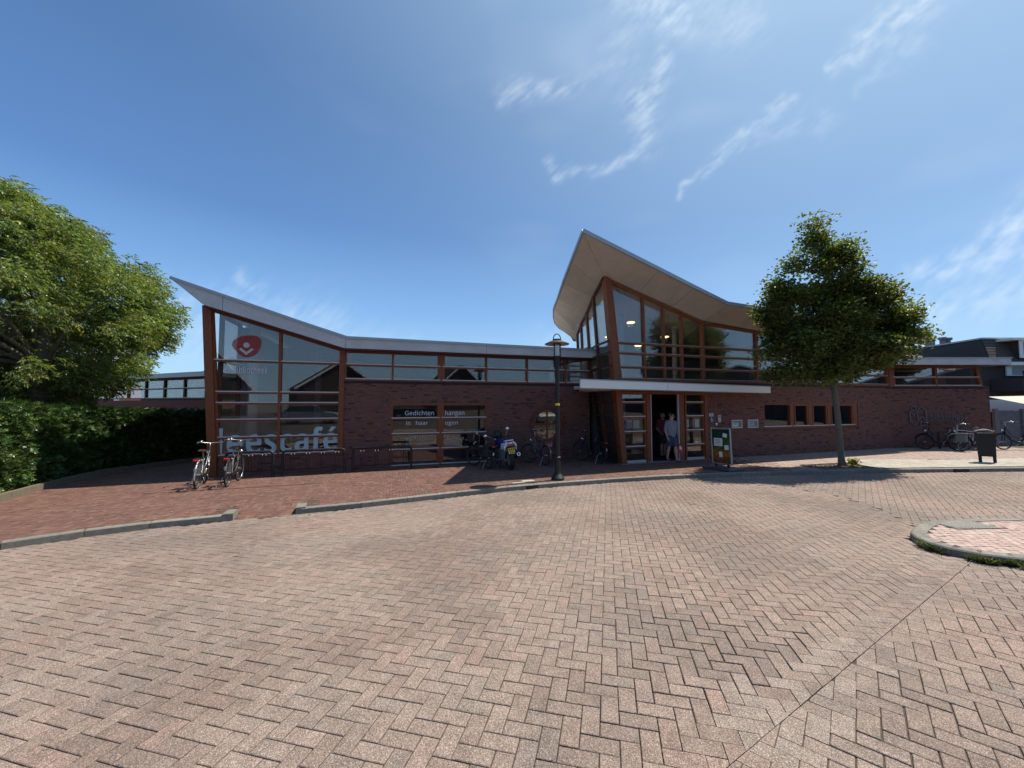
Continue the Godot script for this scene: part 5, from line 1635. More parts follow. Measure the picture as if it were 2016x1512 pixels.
func lamp_post():
	var o := thing("street_lamp", "black street lamp with broad round hat and glass cylinder beside the kerb", "street lamp", standing(1.22, 10.35))
	var g := gy(1.22, -10.35) + 0.1
	var b := Mb.new()
	b.lathe([Vector2(0.175, -0.02), Vector2(0.175, 0.05), Vector2(0.165, 0.07), Vector2(0.10, 0.16), Vector2(0.085, 0.20), Vector2(0.075, 0.28), Vector2(0.068, 0.56), Vector2(0.085, 0.57), Vector2(0.085, 0.605), Vector2(0.06, 0.62), Vector2(0.058, 2.0), Vector2(0.052, 3.05)], 24)
	obj("pole", b, M.lamp, o)
	b = Mb.new()
	b.lathe([Vector2(0.052, 3.02), Vector2(0.075, 3.22), Vector2(0.082, 3.27), Vector2(0.12, 3.28), Vector2(0.12, 3.31), Vector2(0.0, 3.31)], 24)
	obj("collar", b, M.lamp, o)
	b = Mb.new()
	for z in [0.0, 0.004]: b.lathe([Vector2(0.105 - z, 3.31), Vector2(0.105 - z, 3.62)], 24)
	obj("glass_cylinder", b, M.lamp_glass, o)
	b = Mb.new()
	for k in 4:
		var a := TAU * (k + 0.5) / 4.0
		b.bar(Vector3(cos(a) * 0.112, 3.3, sin(a) * 0.112), Vector3(cos(a) * 0.112, 3.66, sin(a) * 0.112), 0.022, 0.014, Vector3(cos(a), 0, sin(a)))
	obj("cage_bar", b, M.lamp, o)
	b = Mb.new()
	b.lathe([Vector2(0.035, 3.31), Vector2(0.035, 3.42), Vector2(0.045, 3.44), Vector2(0.045, 3.56), Vector2(0.0, 3.58)], 12)
	obj("bulb", b, M.paint_white, o)
	b = Mb.new()
	b.lathe([Vector2(0.0, 3.655), Vector2(0.12, 3.655), Vector2(0.325, 3.63), Vector2(0.335, 3.645), Vector2(0.2, 3.71), Vector2(0.14, 3.735), Vector2(0.115, 3.74), Vector2(0.115, 3.775), Vector2(0.0, 3.785)], 32)
	var hat := obj("hat", b, M.lamp, o)
	b = Mb.new()
	b.lathe([Vector2(0.12, 3.652), Vector2(0.325, 3.627)], 32)
	obj("hat_underside", b, mat(Color(0.42, 0.36, 0.31), 0.6), hat)
	b = Mb.new()
	var pts := []
	for i in 13: pts.append(Vector3(cos(PI * i / 12.0) * 0.1, 3.77 + sin(PI * i / 12.0) * 0.15, 0))
	b.tube(pts, 0.013, 8)
	obj("hoop", b, M.lamp, o)
	b = Mb.new()
	b.lathe([Vector2(0.0592, 1.98), Vector2(0.0592, 2.04)], 16)
	obj("yellow_label", b, M.amber, o)

func bike_rack(p: Vector2, q: Vector2, label: String):
	var d := q - p
	var L := d.length()
	var o := thing("bicycle_rack", label, "bicycle rack", on_slope(p.x, p.y, heading(d.x, d.y)), "black bicycle racks along the wall")
	var b := Mb.new()
	b.tube([Vector3(0, -0.02, 0), Vector3(0, 0.66, 0), Vector3(0.03, 0.73, 0), Vector3(0.09, 0.76, 0), Vector3(L - 0.09, 0.76, 0), Vector3(L - 0.03, 0.73, 0), Vector3(L, 0.66, 0), Vector3(L, -0.02, 0)], 0.036, 10)
	obj("end_frame", b, M.black, o)
	b = Mb.new()
	b.tube([Vector3(0, 0.2, 0), Vector3(L, 0.2, 0)], 0.017, 8)
	obj("lower_rail", b, M.black, o)
	var n := int(L / 0.38)
	for k in n:
		var x := 0.28 + k * (L - 0.5) / maxf(n - 1, 1)
		b = Mb.new()
		for s in [-0.045, 0.045]: b.tube([Vector3(x + s, 0.72, 0.0), Vector3(x + s, 0.67, 0.06), Vector3(x + s, 0.6, 0.075), Vector3(x + s, 0.28, 0.06), Vector3(x + s * 0.5, 0.2, 0.02)], 0.011, 6)
		var l := obj("wheel_loop", b, M.black, o)
		b = Mb.new()
		for s in [-0.045, 0.045]: b.ball(Vector3(x + s, 0.66, 0.066), Vector3(0.014, 0.028, 0.014), 5)
		obj("loop_tip", b, M.silver, l)

func pavement_sign():
	var o := thing("pavement_sign", "grey framed pavement sign with green poster on a dark rubber foot", "pavement sign", on_slope(6.42, 11.82, heading(0.34, -0.94)))
	var b := Mb.new()
	b.hexa([Vector3(-0.48, 0, 0.3), Vector3(0.48, 0, 0.3), Vector3(0.48, 0, -0.3), Vector3(-0.48, 0, -0.3), Vector3(-0.42, 0.09, 0.2), Vector3(0.42, 0.09, 0.2), Vector3(0.42, 0.09, -0.2), Vector3(-0.42, 0.09, -0.2)])
	b.bbox(Vector3(0, 0.03, 0), Vector3(0.98, 0.06, 0.62), 0.012)
	obj("foot", b, M.base_plastic, o)
	b = Mb.new()
	for x in [-0.22, 0.22]: b.box(Vector3(x, 0.13, 0), Vector3(0.06, 0.12, 0.05))
	obj("spring_mount", b, M.black_matt, o)
	b = Mb.new()
	for x in [-0.335, 0.335]: b.bbox(Vector3(x, 0.71, 0), Vector3(0.035, 1.1, 0.055), 0.008)
	for y in [0.175, 1.245]: b.bbox(Vector3(0, y, 0), Vector3(0.64, 0.035, 0.05), 0.006)
	obj("frame", b, M.silver, o)
	b = Mb.new()
	b.box(Vector3(0, 0.71, 0), Vector3(0.64, 1.04, 0.016))
	obj("back_board", b, M.grey, o)
	var im := Image.create(128, 208, false, Image.FORMAT_RGB8)
	var f := FastNoiseLite.new()
	f.seed = 77; f.frequency = 0.03
	for y in 208:
		for x in 128:
			var t := y / 208.0
			var c := Color(0.05, 0.24, 0.17).lerp(Color(0.26, 0.34, 0.14), smoothstep(0.25, 0.5, t + x * 0.001)).lerp(Color(0.52, 0.36, 0.12), smoothstep(0.5, 0.72, t)).lerp(Color(0.42, 0.22, 0.14), smoothstep(0.75, 1.0, t))
			var n := f.get_noise_2d(x, y)
			im.set_pixel(x, y, Color(c.r * (1.0 + 0.5 * n), c.g * (1.0 + 0.4 * n), c.b * (1.0 + 0.5 * n)))
	var pm := StandardMaterial3D.new()
	pm.albedo_texture = ImageTexture.create_from_image(im)
	pm.roughness = 0.3
	var qm := QuadMesh.new()
	qm.size = Vector2(0.62, 1.02)
	var ps := obj("poster", qm, pm, o, Transform3D(Basis.IDENTITY, Vector3(0, 0.71, 0.012)))
	b = Mb.new()
	for k in 5: b.box(Vector3(-0.16 + k * 0.075, 0.455, 0.003), Vector3(0.055, 0.04, 0.003))
	obj("heading", b, M.ink, ps)
	for e in [[-0.09, 0.12, 0.30, 0.24, 0.0], [0.16, 0.33, 0.15, 0.12, -0.2], [0.2, -0.03, 0.15, 0.14, 0.08], [-0.02, -0.25, 0.12, 0.16, 0.05]]:
		b = Mb.new()
		b.box(Vector3.ZERO, Vector3(e[2], e[3], 0.003))
		var pp := obj("pinned_note", b, M.paper, ps, Transform3D(Basis(Vector3.BACK, e[4]), Vector3(e[0], e[1], 0.004)))
	b = Mb.new()
	for y in [0.19, 0.15, 0.11, 0.06]: b.box(Vector3(-0.1, y, 0.007), Vector3(0.2, 0.012, 0.002))
	obj("printed_line", b, M.ink, ps)

func litter_bin():
	var o := thing("litter_bin", "black litter bin with grey domed lid on two legs at the right kerb", "litter bin", on_slope(15.5, 12.62, -0.85))
	var b := Mb.new()
	b.bbox(Vector3(-0.15, 0.3, 0), Vector3(0.075, 0.62, 0.07), 0.01)
	obj("leg", b, M.black_matt, o)
	b = Mb.new()
	b.bbox(Vector3(0.15, 0.3, 0), Vector3(0.075, 0.62, 0.07), 0.01)
	obj("leg", b, M.black_matt, o)
	b = Mb.new()
	b.hexa([Vector3(-0.185, 0.2, 0.15), Vector3(0.185, 0.2, 0.15), Vector3(0.185, 0.2, -0.15), Vector3(-0.185, 0.2, -0.15), Vector3(-0.215, 0.92, 0.17), Vector3(0.215, 0.92, 0.17), Vector3(0.215, 0.92, -0.17), Vector3(-0.215, 0.92, -0.17)])
	obj("body", b, M.black_matt, o)
	b = Mb.new()
	for x in [-0.205, 0.205]: b.box(Vector3(x, 0.97, 0), Vector3(0.025, 0.12, 0.3))
	b.box(Vector3(0, 0.925, 0), Vector3(0.45, 0.03, 0.36))
	obj("rim", b, M.black, o)
	b = Mb.new()
	var pr := PackedVector2Array()
	for i in 9: pr.append(Vector2(-0.21 + 0.42 * i / 8.0, 1.01 + 0.07 * sin(PI * i / 8.0)))
	for i in 9: pr.append(Vector2(0.21 - 0.42 * i / 8.0, 0.988 + 0.07 * sin(PI * i / 8.0)))
	b.prism(pr, -0.16, 0.16)
	obj("lid", b, M.silver, o)

# ------------------------------------------------------------------ plants
func leaf_clump(n: int, spread: float, l: float, w: float, sd: int, droop := 0.0) -> ArrayMesh:
	var r := RandomNumberGenerator.new()
	r.seed = sd
	var b := Mb.new()
	for i in n:
		var c := Vector3(r.randfn(0, 0.5), r.randfn(0, 0.42), r.randfn(0, 0.5)) * spread
		var d := Vector3(r.randfn(0, 1), r.randfn(-0.35 - droop, 0.6), r.randfn(0, 1)).normalized()
		var s := d.cross(Vector3(r.randfn(0, 0.5), 1, r.randfn(0, 0.5))).normalized()
		var up := s.cross(d)
		var k := r.randf_range(0.75, 1.2)
		var p0 := c; var p2 := c + d * l * k
		var m := c + d * l * 0.45 * k - up * l * 0.08
		var e0 := m + s * w * 0.5 * k + up * w * 0.16; var e1 := m - s * w * 0.5 * k + up * w * 0.16
		b.tri(p0, e1, m); b.tri(p0, m, e0); b.tri(e1, p2, m); b.tri(m, p2, e0)
	return b.mesh()

func spray_mesh(n: int, length: float, leaf: float, w: float, sd: int) -> ArrayMesh:  # drooping twig with narrow leaves
	var r := RandomNumberGenerator.new()
	r.seed = sd
	var b := Mb.new()
	for i in n:
		var t := float(i) / n
		var p := Vector3(length * t, -length * 0.55 * t * t, r.randfn(0, 0.03))
		var d := Vector3(0.6, -0.5 - 0.6 * t, (1.0 if i % 2 else -1.0) * r.randf_range(0.4, 1.0)).normalized()
		var s := d.cross(Vector3.UP).normalized().rotated(d, r.randfn(0, 0.7))
		var q := p + d * leaf * r.randf_range(0.7, 1.15)
		var m := p.lerp(q, 0.45)
		b.quad(p, m - s * w, q, m + s * w)
	return b.mesh()

func greens(base: Color, spread: float) -> Color:
	var k := clampf(1.0 + rng.randfn(0, spread), 0.45, 1.7)
	var y := clampf(rng.randfn(0, 0.13), -0.25, 0.35)
	return Color(base.r * k * (1.0 + y), base.g * k, base.b * k * (1.0 - y))

# blobs: [centre, radii]; leaf clumps spread through the outer part of each
func crown(called: String, parent: Node, blobs: Array, count: int, mesh: Mesh, m: Material, base: Color, spread: float, lean_out := 0.0, size := 1.0):
	var xs := []; var cols := []
	var vol := []; var total := 0.0
	for bl in blobs:
		var v: float = pow(bl[1].x * bl[1].y * bl[1].z, 0.72)
		vol.append(v); total += v
	for k in blobs.size():
		var bl: Array = blobs[k]
		var tint := 1.0 + rng.randfn(0, 0.10)
		for i in int(count * vol[k] / total):
			var d := Vector3(rng.randfn(0, 1), rng.randfn(0, 1), rng.randfn(0, 1)).normalized()
			var r := pow(rng.randf(), 0.42) * (1.0 + absf(rng.randfn(0, 0.09)))
			var p: Vector3 = bl[0] + d * bl[1] * r
			var bs := Basis(Vector3.UP, rng.randf() * TAU)
			if lean_out > 0.0:
				var o := (p - parent_centre(blobs))
				bs = Basis(Vector3.UP, atan2(-o.z, o.x) + rng.randfn(0, 0.7)) * Basis(Vector3.BACK, rng.randfn(0.1, 0.4)) * Basis(Vector3.RIGHT, rng.randfn(0, 0.5))
			else:
				bs = bs * Basis(Vector3.RIGHT, rng.randfn(0, 0.5))
			xs.append(Transform3D(bs.scaled(Vector3.ONE * size * rng.randf_range(0.75, 1.25)), p))
			cols.append(greens(base * tint, spread))
	multi(called, mesh, m, parent, xs, cols).set_meta("kind", "stuff")

func lumpy(blobs: Array, n: int, r: float) -> Array:  # breaks each blob into smaller lumps with gaps between
	var out := []
	for b in blobs:
		var k := maxi(3, int(n * b[1].x * b[1].y * b[1].z / (r * r * r) * 0.16))
		for i in k:
			var d := Vector3(rng.randfn(0, 1), rng.randfn(0, 1), rng.randfn(0, 1)).normalized()
			out.append([b[0] + d * b[1] * rng.randf_range(0.35, 0.95), Vector3(1.15, 0.8, 1.15) * r * rng.randf_range(0.6, 1.25)])
	return out

func parent_centre(blobs: Array) -> Vector3:
	return blobs[0][0]

func limbs(parent: Node, from: Vector3, blobs: Array, r0: float):
	for k in blobs.size():
		var q: Vector3 = blobs[k][0]
		var m := from.lerp(q, 0.5) + Vector3(rng.randfn(0, 0.1), 0.15, rng.randfn(0, 0.1))
		var b := Mb.new()
		b.tube([from, from.lerp(m, 0.5) + Vector3(0, 0.06, 0), m, q, q + (q - m) * 0.35], [r0, r0 * 0.75, r0 * 0.5, r0 * 0.25, 0.008], 7)
		obj("limb", b, M.bark, parent)

func build_vegetation():
	street_tree()
	left_tree()
	hedge()
	# tops of trees beyond the roofs
	var far_leaf := leaf_clump(9, 0.42, 0.30, 0.24, 5)
	for e in [[-7.3, 39.0, 8.2, 0.9, "small tree top showing over the flat roof, left of centre"], [0.0, 44.0, 8.4, 0.8, "small tree top just showing over the flat roof beside the lamp hat"], [7.0, 42.0, 8.3, 1.0, "small tree top showing between lamp and hall glass"], [-31.5, 38.0, 7.0, 1.5, "rounded tree top left of the cafe post over the rear wing"], [-17.0, 30.0, 7.0, 2.4, "tree behind the library seen through the cafe glass"]]:
		var t := thing("distant_tree", e[4], "tree", standing(e[0], e[1], 0.0, 0.0), "trees beyond the library")
		var b := Mb.new()
		b.tube([Vector3(0, -0.3, 0), Vector3(0, 2.5, 0), Vector3(0.1, e[2] - 0.8, 0)], [0.22, 0.17, 0.05], 8)
		obj("trunk", b, M.bark, t)
		var bl := []
		for k in 6: bl.append([Vector3(rng.randfn(0, 0.45) * e[3], e[2] * 0.98 - 1.3 * e[3] - k * 0.3 + rng.randf(), rng.randfn(0, 0.4) * e[3]), Vector3(0.8, 0.9, 0.8) * e[3]])
		crown("crown", t, bl, 520, far_leaf, M.linden, Color(0.055, 0.085, 0.022), 0.25)
	for e in [[-14.0, -22.0, 8.5], [46.0, -10.0, 8.0], [53.0, -16.0, 8.0], [60.0, -12.0, 8.0]]:  # the three on the right are added to darken the end window reflection
		var t := thing("street_side_tree", "leafy tree across the street behind the viewer, " + {-14.0: "on the left", 46.0: "nearest on the right, added to darken the end window", 53.0: "farther back on the right, added to darken the end window", 60.0: "farthest to the right, added to darken the end window"}[e[0]], "tree", standing(e[0], e[1], 0.0, 0.0), "trees across the street")
		var b := Mb.new()
		b.tube([Vector3(0, -0.2, 0), Vector3(0, 2.6, 0), Vector3(0.1, 5.0, 0)], [0.25, 0.2, 0.1], 8)
		obj("trunk", b, M.bark, t)
		var bl := []
		for k in 8: bl.append([Vector3(rng.randfn(0, 1.2), 5.6 + rng.randfn(0, 1.2), rng.randfn(0, 1.2)), Vector3(1.4, 1.3, 1.4)])
		crown("crown", t, bl, 1500, far_leaf, M.linden, Color(0.045, 0.08, 0.02), 0.25)
	weeds()

func street_tree():
	var at := standing(10.55, 12.38, 0.0, 0.09)
	var t := thing("street_tree", "young broad-leaved street tree with dense crown in the square bed", "tree", at)
	var b := Mb.new()
	b.tube([Vector3(0.02, -0.06, 0), Vector3(0.0, 0.02, 0), Vector3(-0.02, 0.18, 0), Vector3(-0.05, 0.9, 0), Vector3(-0.10, 1.8, 0), Vector3(-0.17, 2.6, 0), Vector3(-0.2, 3.4, 0), Vector3(-0.15, 4.6, 0), Vector3(-0.2, 6.4, 0)], [0.15, 0.122, 0.092, 0.083, 0.08, 0.08, 0.072, 0.055, 0.02], 14)
	obj("trunk", b, M.bark, t)
	# crown: a tall central leader, a separate left shoulder, long branches to the right
	var bl := [
		[Vector3(-0.15, 5.0, 0), Vector3(1.15, 1.2, 1.2)], [Vector3(-0.30, 6.5, 0), Vector3(0.72, 0.95, 0.75)], [Vector3(-0.32, 7.55, 0), Vector3(0.42, 0.62, 0.42)], [Vector3(0.25, 6.55, 0.1), Vector3(0.55, 0.75, 0.6)],
		[Vector3(0.75, 5.6, 0.2), Vector3(0.85, 0.85, 0.85)], [Vector3(1.35, 4.7, 0.1), Vector3(0.95, 0.8, 0.9)], [Vector3(1.75, 5.55, -0.1), Vector3(0.5, 0.55, 0.5)], [Vector3(1.95, 4.9, -0.1), Vector3(0.52, 0.42, 0.5)], [Vector3(1.95, 4.2, 0.0), Vector3(0.7, 0.42, 0.55)], [Vector3(1.6, 3.85, 0.2), Vector3(0.85, 0.55, 0.8)],
		[Vector3(-1.65, 5.75, 0.1), Vector3(0.52, 0.85, 0.55)], [Vector3(-1.85, 4.95, 0.2), Vector3(0.62, 0.7, 0.6)], [Vector3(-1.35, 4.6, -0.2), Vector3(0.65, 0.75, 0.7)], [Vector3(-1.75, 4.0, 0.2), Vector3(0.75, 0.42, 0.65)], [Vector3(-2.15, 3.6, 0.1), Vector3(0.6, 0.25, 0.5)],
		[Vector3(-0.9, 3.75, 0.3), Vector3(0.9, 0.6, 0.85)], [Vector3(0.3, 3.7, 0.2), Vector3(1.05, 0.6, 1.0)], [Vector3(-1.75, 2.98, 0.35), Vector3(0.68, 0.22, 0.45)], [Vector3(-1.0, 3.0, 0.2), Vector3(0.75, 0.32, 0.6)], [Vector3(-0.15, 3.1, 0.0), Vector3(0.8, 0.4, 0.8)], [Vector3(0.95, 3.35, 0.0), Vector3(0.8, 0.38, 0.7)], [Vector3(1.6, 3.6, 0.0), Vector3(0.6, 0.28, 0.5)], [Vector3(2.3, 4.05, 0.0), Vector3(0.4, 0.2, 0.35)]]
	limbs(t, Vector3(-0.17, 2.75, 0), bl.slice(4), 0.06)
	crown("crown", t, lumpy(bl, 7, 0.36), 8200, leaf_clump(10, 0.17, 0.09, 0.08, 8), M.linden, Color(0.14, 0.165, 0.045), 0.34)

func left_tree():
	var t := thing("willow_leaved_tree", "large pale green tree with narrow drooping leaves above the left hedge", "tree", standing(-15.2, 12.2, 0.0, 0.0))
	var b := Mb.new()
	b.tube([Vector3(0, -0.3, 0), Vector3(0, 1.5, 0), Vector3(0.2, 3.5, 0), Vector3(0.3, 6.0, 0)], [0.35, 0.3, 0.22, 0.08], 10)
	obj("trunk", b, M.bark, t)
	var r2 := RandomNumberGenerator.new()
	r2.seed = 31
	var bl := []
	# outline of the crown from its centre: (across, up) rim points as the tree stands
	# rounded profile: (height, reach from the axis)
	var prof := [Vector2(1.5, 1.9), Vector2(2.7, 3.3), Vector2(3.6, 4.6), Vector2(4.9, 5.7), Vector2(6.2, 5.5), Vector2(7.35, 4.6), Vector2(8.3, 3.4), Vector2(9.2, 2.0), Vector2(9.9, 0.4)]
	var reach := func(y: float):
		for k in prof.size() - 1:
			if y <= prof[k + 1].x: return lerpf(prof[k].y, prof[k + 1].y, clampf((y - prof[k].x) / (prof[k + 1].x - prof[k].x), 0.0, 1.0))
		return 0.3
	for k in 330:
		var y := r2.randf_range(1.9, 9.5)
		var th := r2.randf() * TAU
		var br := r2.randf_range(0.38, 0.75)
		var rr: float = maxf(0.0, reach.call(y) - br * 0.9) * pow(r2.randf(), 0.28)
		if r2.randf() > reach.call(y) / 5.8 + 0.15: continue
		bl.append([Vector3(-2.35 + cos(th) * rr, y, sin(th) * rr), Vector3(br, br * 0.85, br)])
	bl.push_front([Vector3(-2.35, 5.6, 0), Vector3(3.4, 2.8, 3.4)])
	limbs(t, Vector3(0.25, 3.6, 0), bl.slice(1, 26), 0.09)
	crown("crown", t, bl, 42000, spray_mesh(14, 0.30, 0.105, 0.018, 12), M.willow, Color(0.185, 0.235, 0.08), 0.26, 1.0)

func hedge():
	var line := [Vector2(-9.6, 5.6), Vector2(-10.5, 7.0), Vector2(-11.5, 8.64), Vector2(-12.1, 9.66), Vector2(-12.85, 11.04), Vector2(-13.5, 12.75), Vector2(-13.6, 14.3), Vector2(-13.45, 16.2), Vector2(-13.3, 20.5)]
	var h := thing("conifer_hedge", "tall clipped dark green conifer hedge along the pavement on the left", "hedge", at_ground_x(-12.0, 11.0))
	var inv: Transform3D = h.transform.affine_inverse()
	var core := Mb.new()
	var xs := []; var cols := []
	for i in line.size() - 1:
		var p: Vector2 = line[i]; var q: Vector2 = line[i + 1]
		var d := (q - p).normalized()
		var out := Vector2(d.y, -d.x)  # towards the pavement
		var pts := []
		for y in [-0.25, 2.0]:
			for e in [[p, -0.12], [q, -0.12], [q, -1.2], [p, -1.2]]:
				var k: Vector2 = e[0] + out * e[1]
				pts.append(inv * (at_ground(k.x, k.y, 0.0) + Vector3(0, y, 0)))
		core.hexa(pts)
		var L := (q - p).length()
		for k in int(L * 900):
			var u := rng.randf()
			var y := rng.randf_range(0.05, 2.28)
			var inw := absf(rng.randfn(0, 0.07)) + 0.05 * sin(y * 5.0 + u * L * 2.3)
			if rng.randf() < 0.3:
				y = 2.14 + rng.randfn(0, 0.06) + 0.05 * sin(u * L * 3.1); inw = rng.randf_range(-0.05, 1.1)
			var c: Vector2 = p.lerp(q, u) - out * inw
			var w := at_ground(c.x, c.y, 0.0) + Vector3(0, y, 0)
			var yaw := atan2(-(-out.y), out.x) + rng.randfn(0, 0.55)
			xs.append(inv * Transform3D((Basis(Vector3.UP, yaw) * Basis(Vector3.BACK, rng.randfn(0.05, 0.35)) * Basis(Vector3.RIGHT, rng.randfn(0, 0.4))).scaled(Vector3.ONE * rng.randf_range(0.7, 1.3)), w))
			cols.append(greens(Color(0.055, 0.105, 0.024), 0.30))
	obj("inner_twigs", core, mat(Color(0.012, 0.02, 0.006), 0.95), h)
	var r := RandomNumberGenerator.new()
	r.seed = 8
	var b := Mb.new()
	for i in 17:
		var t := i / 17.0
		var p := Vector3(0.20 * t - 0.06, r.randfn(0, 0.008), 0.0)
		var d := Vector3(0.7, r.randfn(0.0, 0.25), (1.0 if i % 2 else -1.0) * r.randf_range(0.3, 0.9)).normalized()
		var s := d.cross(Vector3.UP).normalized()
		var q := p + d * 0.085 * (1.15 - 0.6 * t)
		var m := p.lerp(q, 0.5)
		b.quad(p, m - s * 0.011, q, m + s * 0.011)
	multi("foliage", b.mesh(), M.cypress, h, xs, cols).set_meta("kind", "stuff")
	# ivy and low leaves along the foot, then the edging of grey-brown sleepers
	var iv := []; var ic := []
	for i in line.size() - 1:
		for k in int((line[i + 1] - line[i]).length() * 26):
			var p: Vector2 = line[i].lerp(line[i + 1], rng.randf())
			var d: Vector2 = (line[i + 1] - line[i]).normalized()
			p += Vector2(d.y, -d.x) * rng.randf_range(-0.1, 0.16)
			if rng.randf() < 0.45 + 0.5 * sin(p.y * 2.4):
				iv.append(Transform3D(Basis(Vector3.UP, rng.randf() * TAU).scaled(Vector3.ONE * rng.randf_range(0.6, 1.1)), at_ground(p.x, p.y, 0.16 + rng.randf() * 0.16)))
				ic.append(greens(Color(0.07, 0.10, 0.035), 0.3))
	var ivy := multi("ivy_plants", leaf_clump(10, 0.13, 0.07, 0.055, 15), M.linden, self, iv, ic)
	ivy.set_meta("kind", "stuff"); tag(ivy, "low ivy and weeds along the foot of the left hedge", "ivy")
	var ed = thing("sleeper_edging", "weathered timber edging between the left hedge and the pavement", "edging", at_ground_x(-12.0, 11.0))
	var einv: Transform3D = ed.transform.affine_inverse()
	for i in line.size() - 1:
		var p: Vector2 = line[i]; var q: Vector2 = line[i + 1]
		var d := (q - p).normalized()
		var out := Vector2(d.y, -d.x) * 0.2
		var a := at_ground(p.x + out.x, p.y + out.y, 0.14); var c := at_ground(q.x + out.x - d.x * 0.012, q.y + out.y - d.y * 0.012, 0.14)
		var e := Mb.new()
		e.bar(einv * a, einv * c, 0.1, 0.24)
		obj("sleeper", e, M.timber, ed)

func at_ground_x(x: float, d: float) -> Transform3D:
	return Transform3D(Basis.IDENTITY, at_ground(x, d, 0.0))

func weeds():
	var b := Mb.new()
	var r := RandomNumberGenerator.new()
	r.seed = 19
	for i in 16:
		var a := r.randf() * TAU
		var l := r.randf_range(0.05, 0.14)
		var d := Vector3(cos(a) * 0.7, 1.0, sin(a) * 0.7)
		var s := Vector3(-sin(a), 0, cos(a)) * 0.006
		var m := d * l * 0.6; var q := Vector3(d.x * l * 1.4, l * 0.85, d.z * l * 1.4)
		b.quad(-s, s, m + s, m - s); b.tri(m - s, m + s, q)
	var blade := b.mesh()
	var xs := []; var cols := []
	for i in 170:
		var p := Vector2(5.48, 4.72).lerp(Vector2(6.6, 4.32), pow(rng.randf(), 0.8)) + Vector2(rng.randfn(0, 0.03), -absf(rng.randfn(0.02, 0.06)))
		if rng.randf() < 0.12: p = Vector2(5.42, 5.05) + Vector2(rng.randfn(0, 0.03), rng.randfn(0, 0.08))
		xs.append(Transform3D(Basis(Vector3.UP, rng.randf() * TAU).scaled(Vector3.ONE * rng.randf_range(0.35, 0.95)), at_ground(p.x, p.y, -0.005)))
		cols.append(greens(Color(0.085, 0.10, 0.03), 0.3))
	var g := multi("grass_weeds", blade, M.grass, self, xs, cols)
	g.set_meta("kind", "stuff"); tag(g, "grass and weeds growing along the island kerb on the right", "grass")
	xs = []; cols = []
	for e in [[1.09, 2.05, 60, 0.5], [0.2, 1.9, 30, 0.6], [-0.3, 2.4, 30, 0.7], [0.6, 1.75, 20, 0.4]]:
		for i in e[2]:
			var p := Vector2(e[0] + rng.randfn(0, 0.09), e[1] + rng.randfn(0, 0.07))
			xs.append(Transform3D(Basis(Vector3.UP, rng.randf() * TAU).scaled(Vector3.ONE * rng.randf_range(0.05, 0.16)), at_ground(p.x, p.y, -0.008)))
			cols.append(greens(Color(0.07, 0.09, 0.03), 0.3))
	var mo := multi("joint_moss", blade, M.grass, self, xs, cols)
	mo.set_meta("kind", "stuff"); tag(mo, "tufts of moss in the joints of the road bricks at the seam", "moss")
	var fl := Mb.new()
	fl.quad(Vector3(-0.02, 0, 0.012), Vector3(0.018, 0.006, 0.014), Vector3(0.022, 0, -0.012), Vector3(-0.016, 0.004, -0.014))
	xs = []; cols = []
	for i in 420:
		var p := Vector2(rng.randf_range(-11.5, 3.0), rng.randf_range(5.5, 12.5))
		if p.y < kerb_depth(p.x) - 0.25 or p.y > front_depth(p.x) - 0.6 or not seen(p.x, p.y): continue
		xs.append(Transform3D(Basis(Vector3.UP, rng.randf() * TAU).scaled(Vector3.ONE * rng.randf_range(0.5, 1.3)), at_ground(p.x, p.y, (0.108 if p.y > kerb_depth(p.x) + 0.1 else 0.006))))
		cols.append(Color(0.45, 0.36, 0.24) * rng.randf_range(0.5, 1.2))
	var dl := multi("fallen_leaves", fl.mesh(), M.linden, self, xs, cols)
	dl.set_meta("kind", "stuff"); tag(dl, "dry leaf flakes scattered over the red pavement", "fallen leaves")
	var t := thing("tree_shoots", "small yellow-green shoots at the foot of the street tree", "shoots", standing(10.78, 12.2, 0.0, 0.09))
	crown("foliage", t, [[Vector3(0, 0.12, 0), Vector3(0.16, 0.12, 0.12)]], 24, leaf_clump(9, 0.07, 0.06, 0.05, 3), M.linden, Color(0.22, 0.22, 0.04), 0.2)

# ------------------------------------------------------------------ bicycles (forward is +x) and the motorcycle
func wheel_part(o: Node, x: float, r: float, turn: float, rim: Material, tyre_r := 0.021):
	var at := Transform3D(Basis(Vector3.UP, turn), Vector3(x, r, 0))
	var b := Mb.new()
	var ring_pts := func(rad: float, n: int):
		var l := []
		for i in n + 1: l.append(Vector3(cos(TAU * i / n) * rad, sin(TAU * i / n) * rad, 0))
		return l
	b.tube(ring_pts.call(r - tyre_r, 30), tyre_r, 7, false)
	var w := obj("wheel", b, M.rubber, o, at)
	b = Mb.new()
	b.tube(ring_pts.call(r - tyre_r * 2.0 - 0.006, 30), 0.012, 5, false)
	obj("rim", b, rim, w)
	b = Mb.new()
	for i in 18:
		var a := TAU * i / 18.0
		var s := 0.03 if i % 2 else -0.03
		b.tube([Vector3(cos(a + 0.5) * 0.025, sin(a + 0.5) * 0.025, s), Vector3(cos(a), sin(a), 0) * (r - tyre_r * 2.0)], 0.0022, 4, false)
	obj("spokes", b, M.spoke, w)
	b = Mb.new()
	b.tube([Vector3(0, 0, -0.045), Vector3(0, 0, 0.045)], 0.03, 10)
	obj("hub", b, M.alu, w)
	return w

func arc(c: Vector3, r: float, a0: float, a1: float, n: int, z := 0.0) -> Array:
	var l := []
	for i in n + 1:
		var a := lerpf(a0, a1, float(i) / n)
		l.append(c + Vector3(cos(a) * r, sin(a) * r, z))
	return l

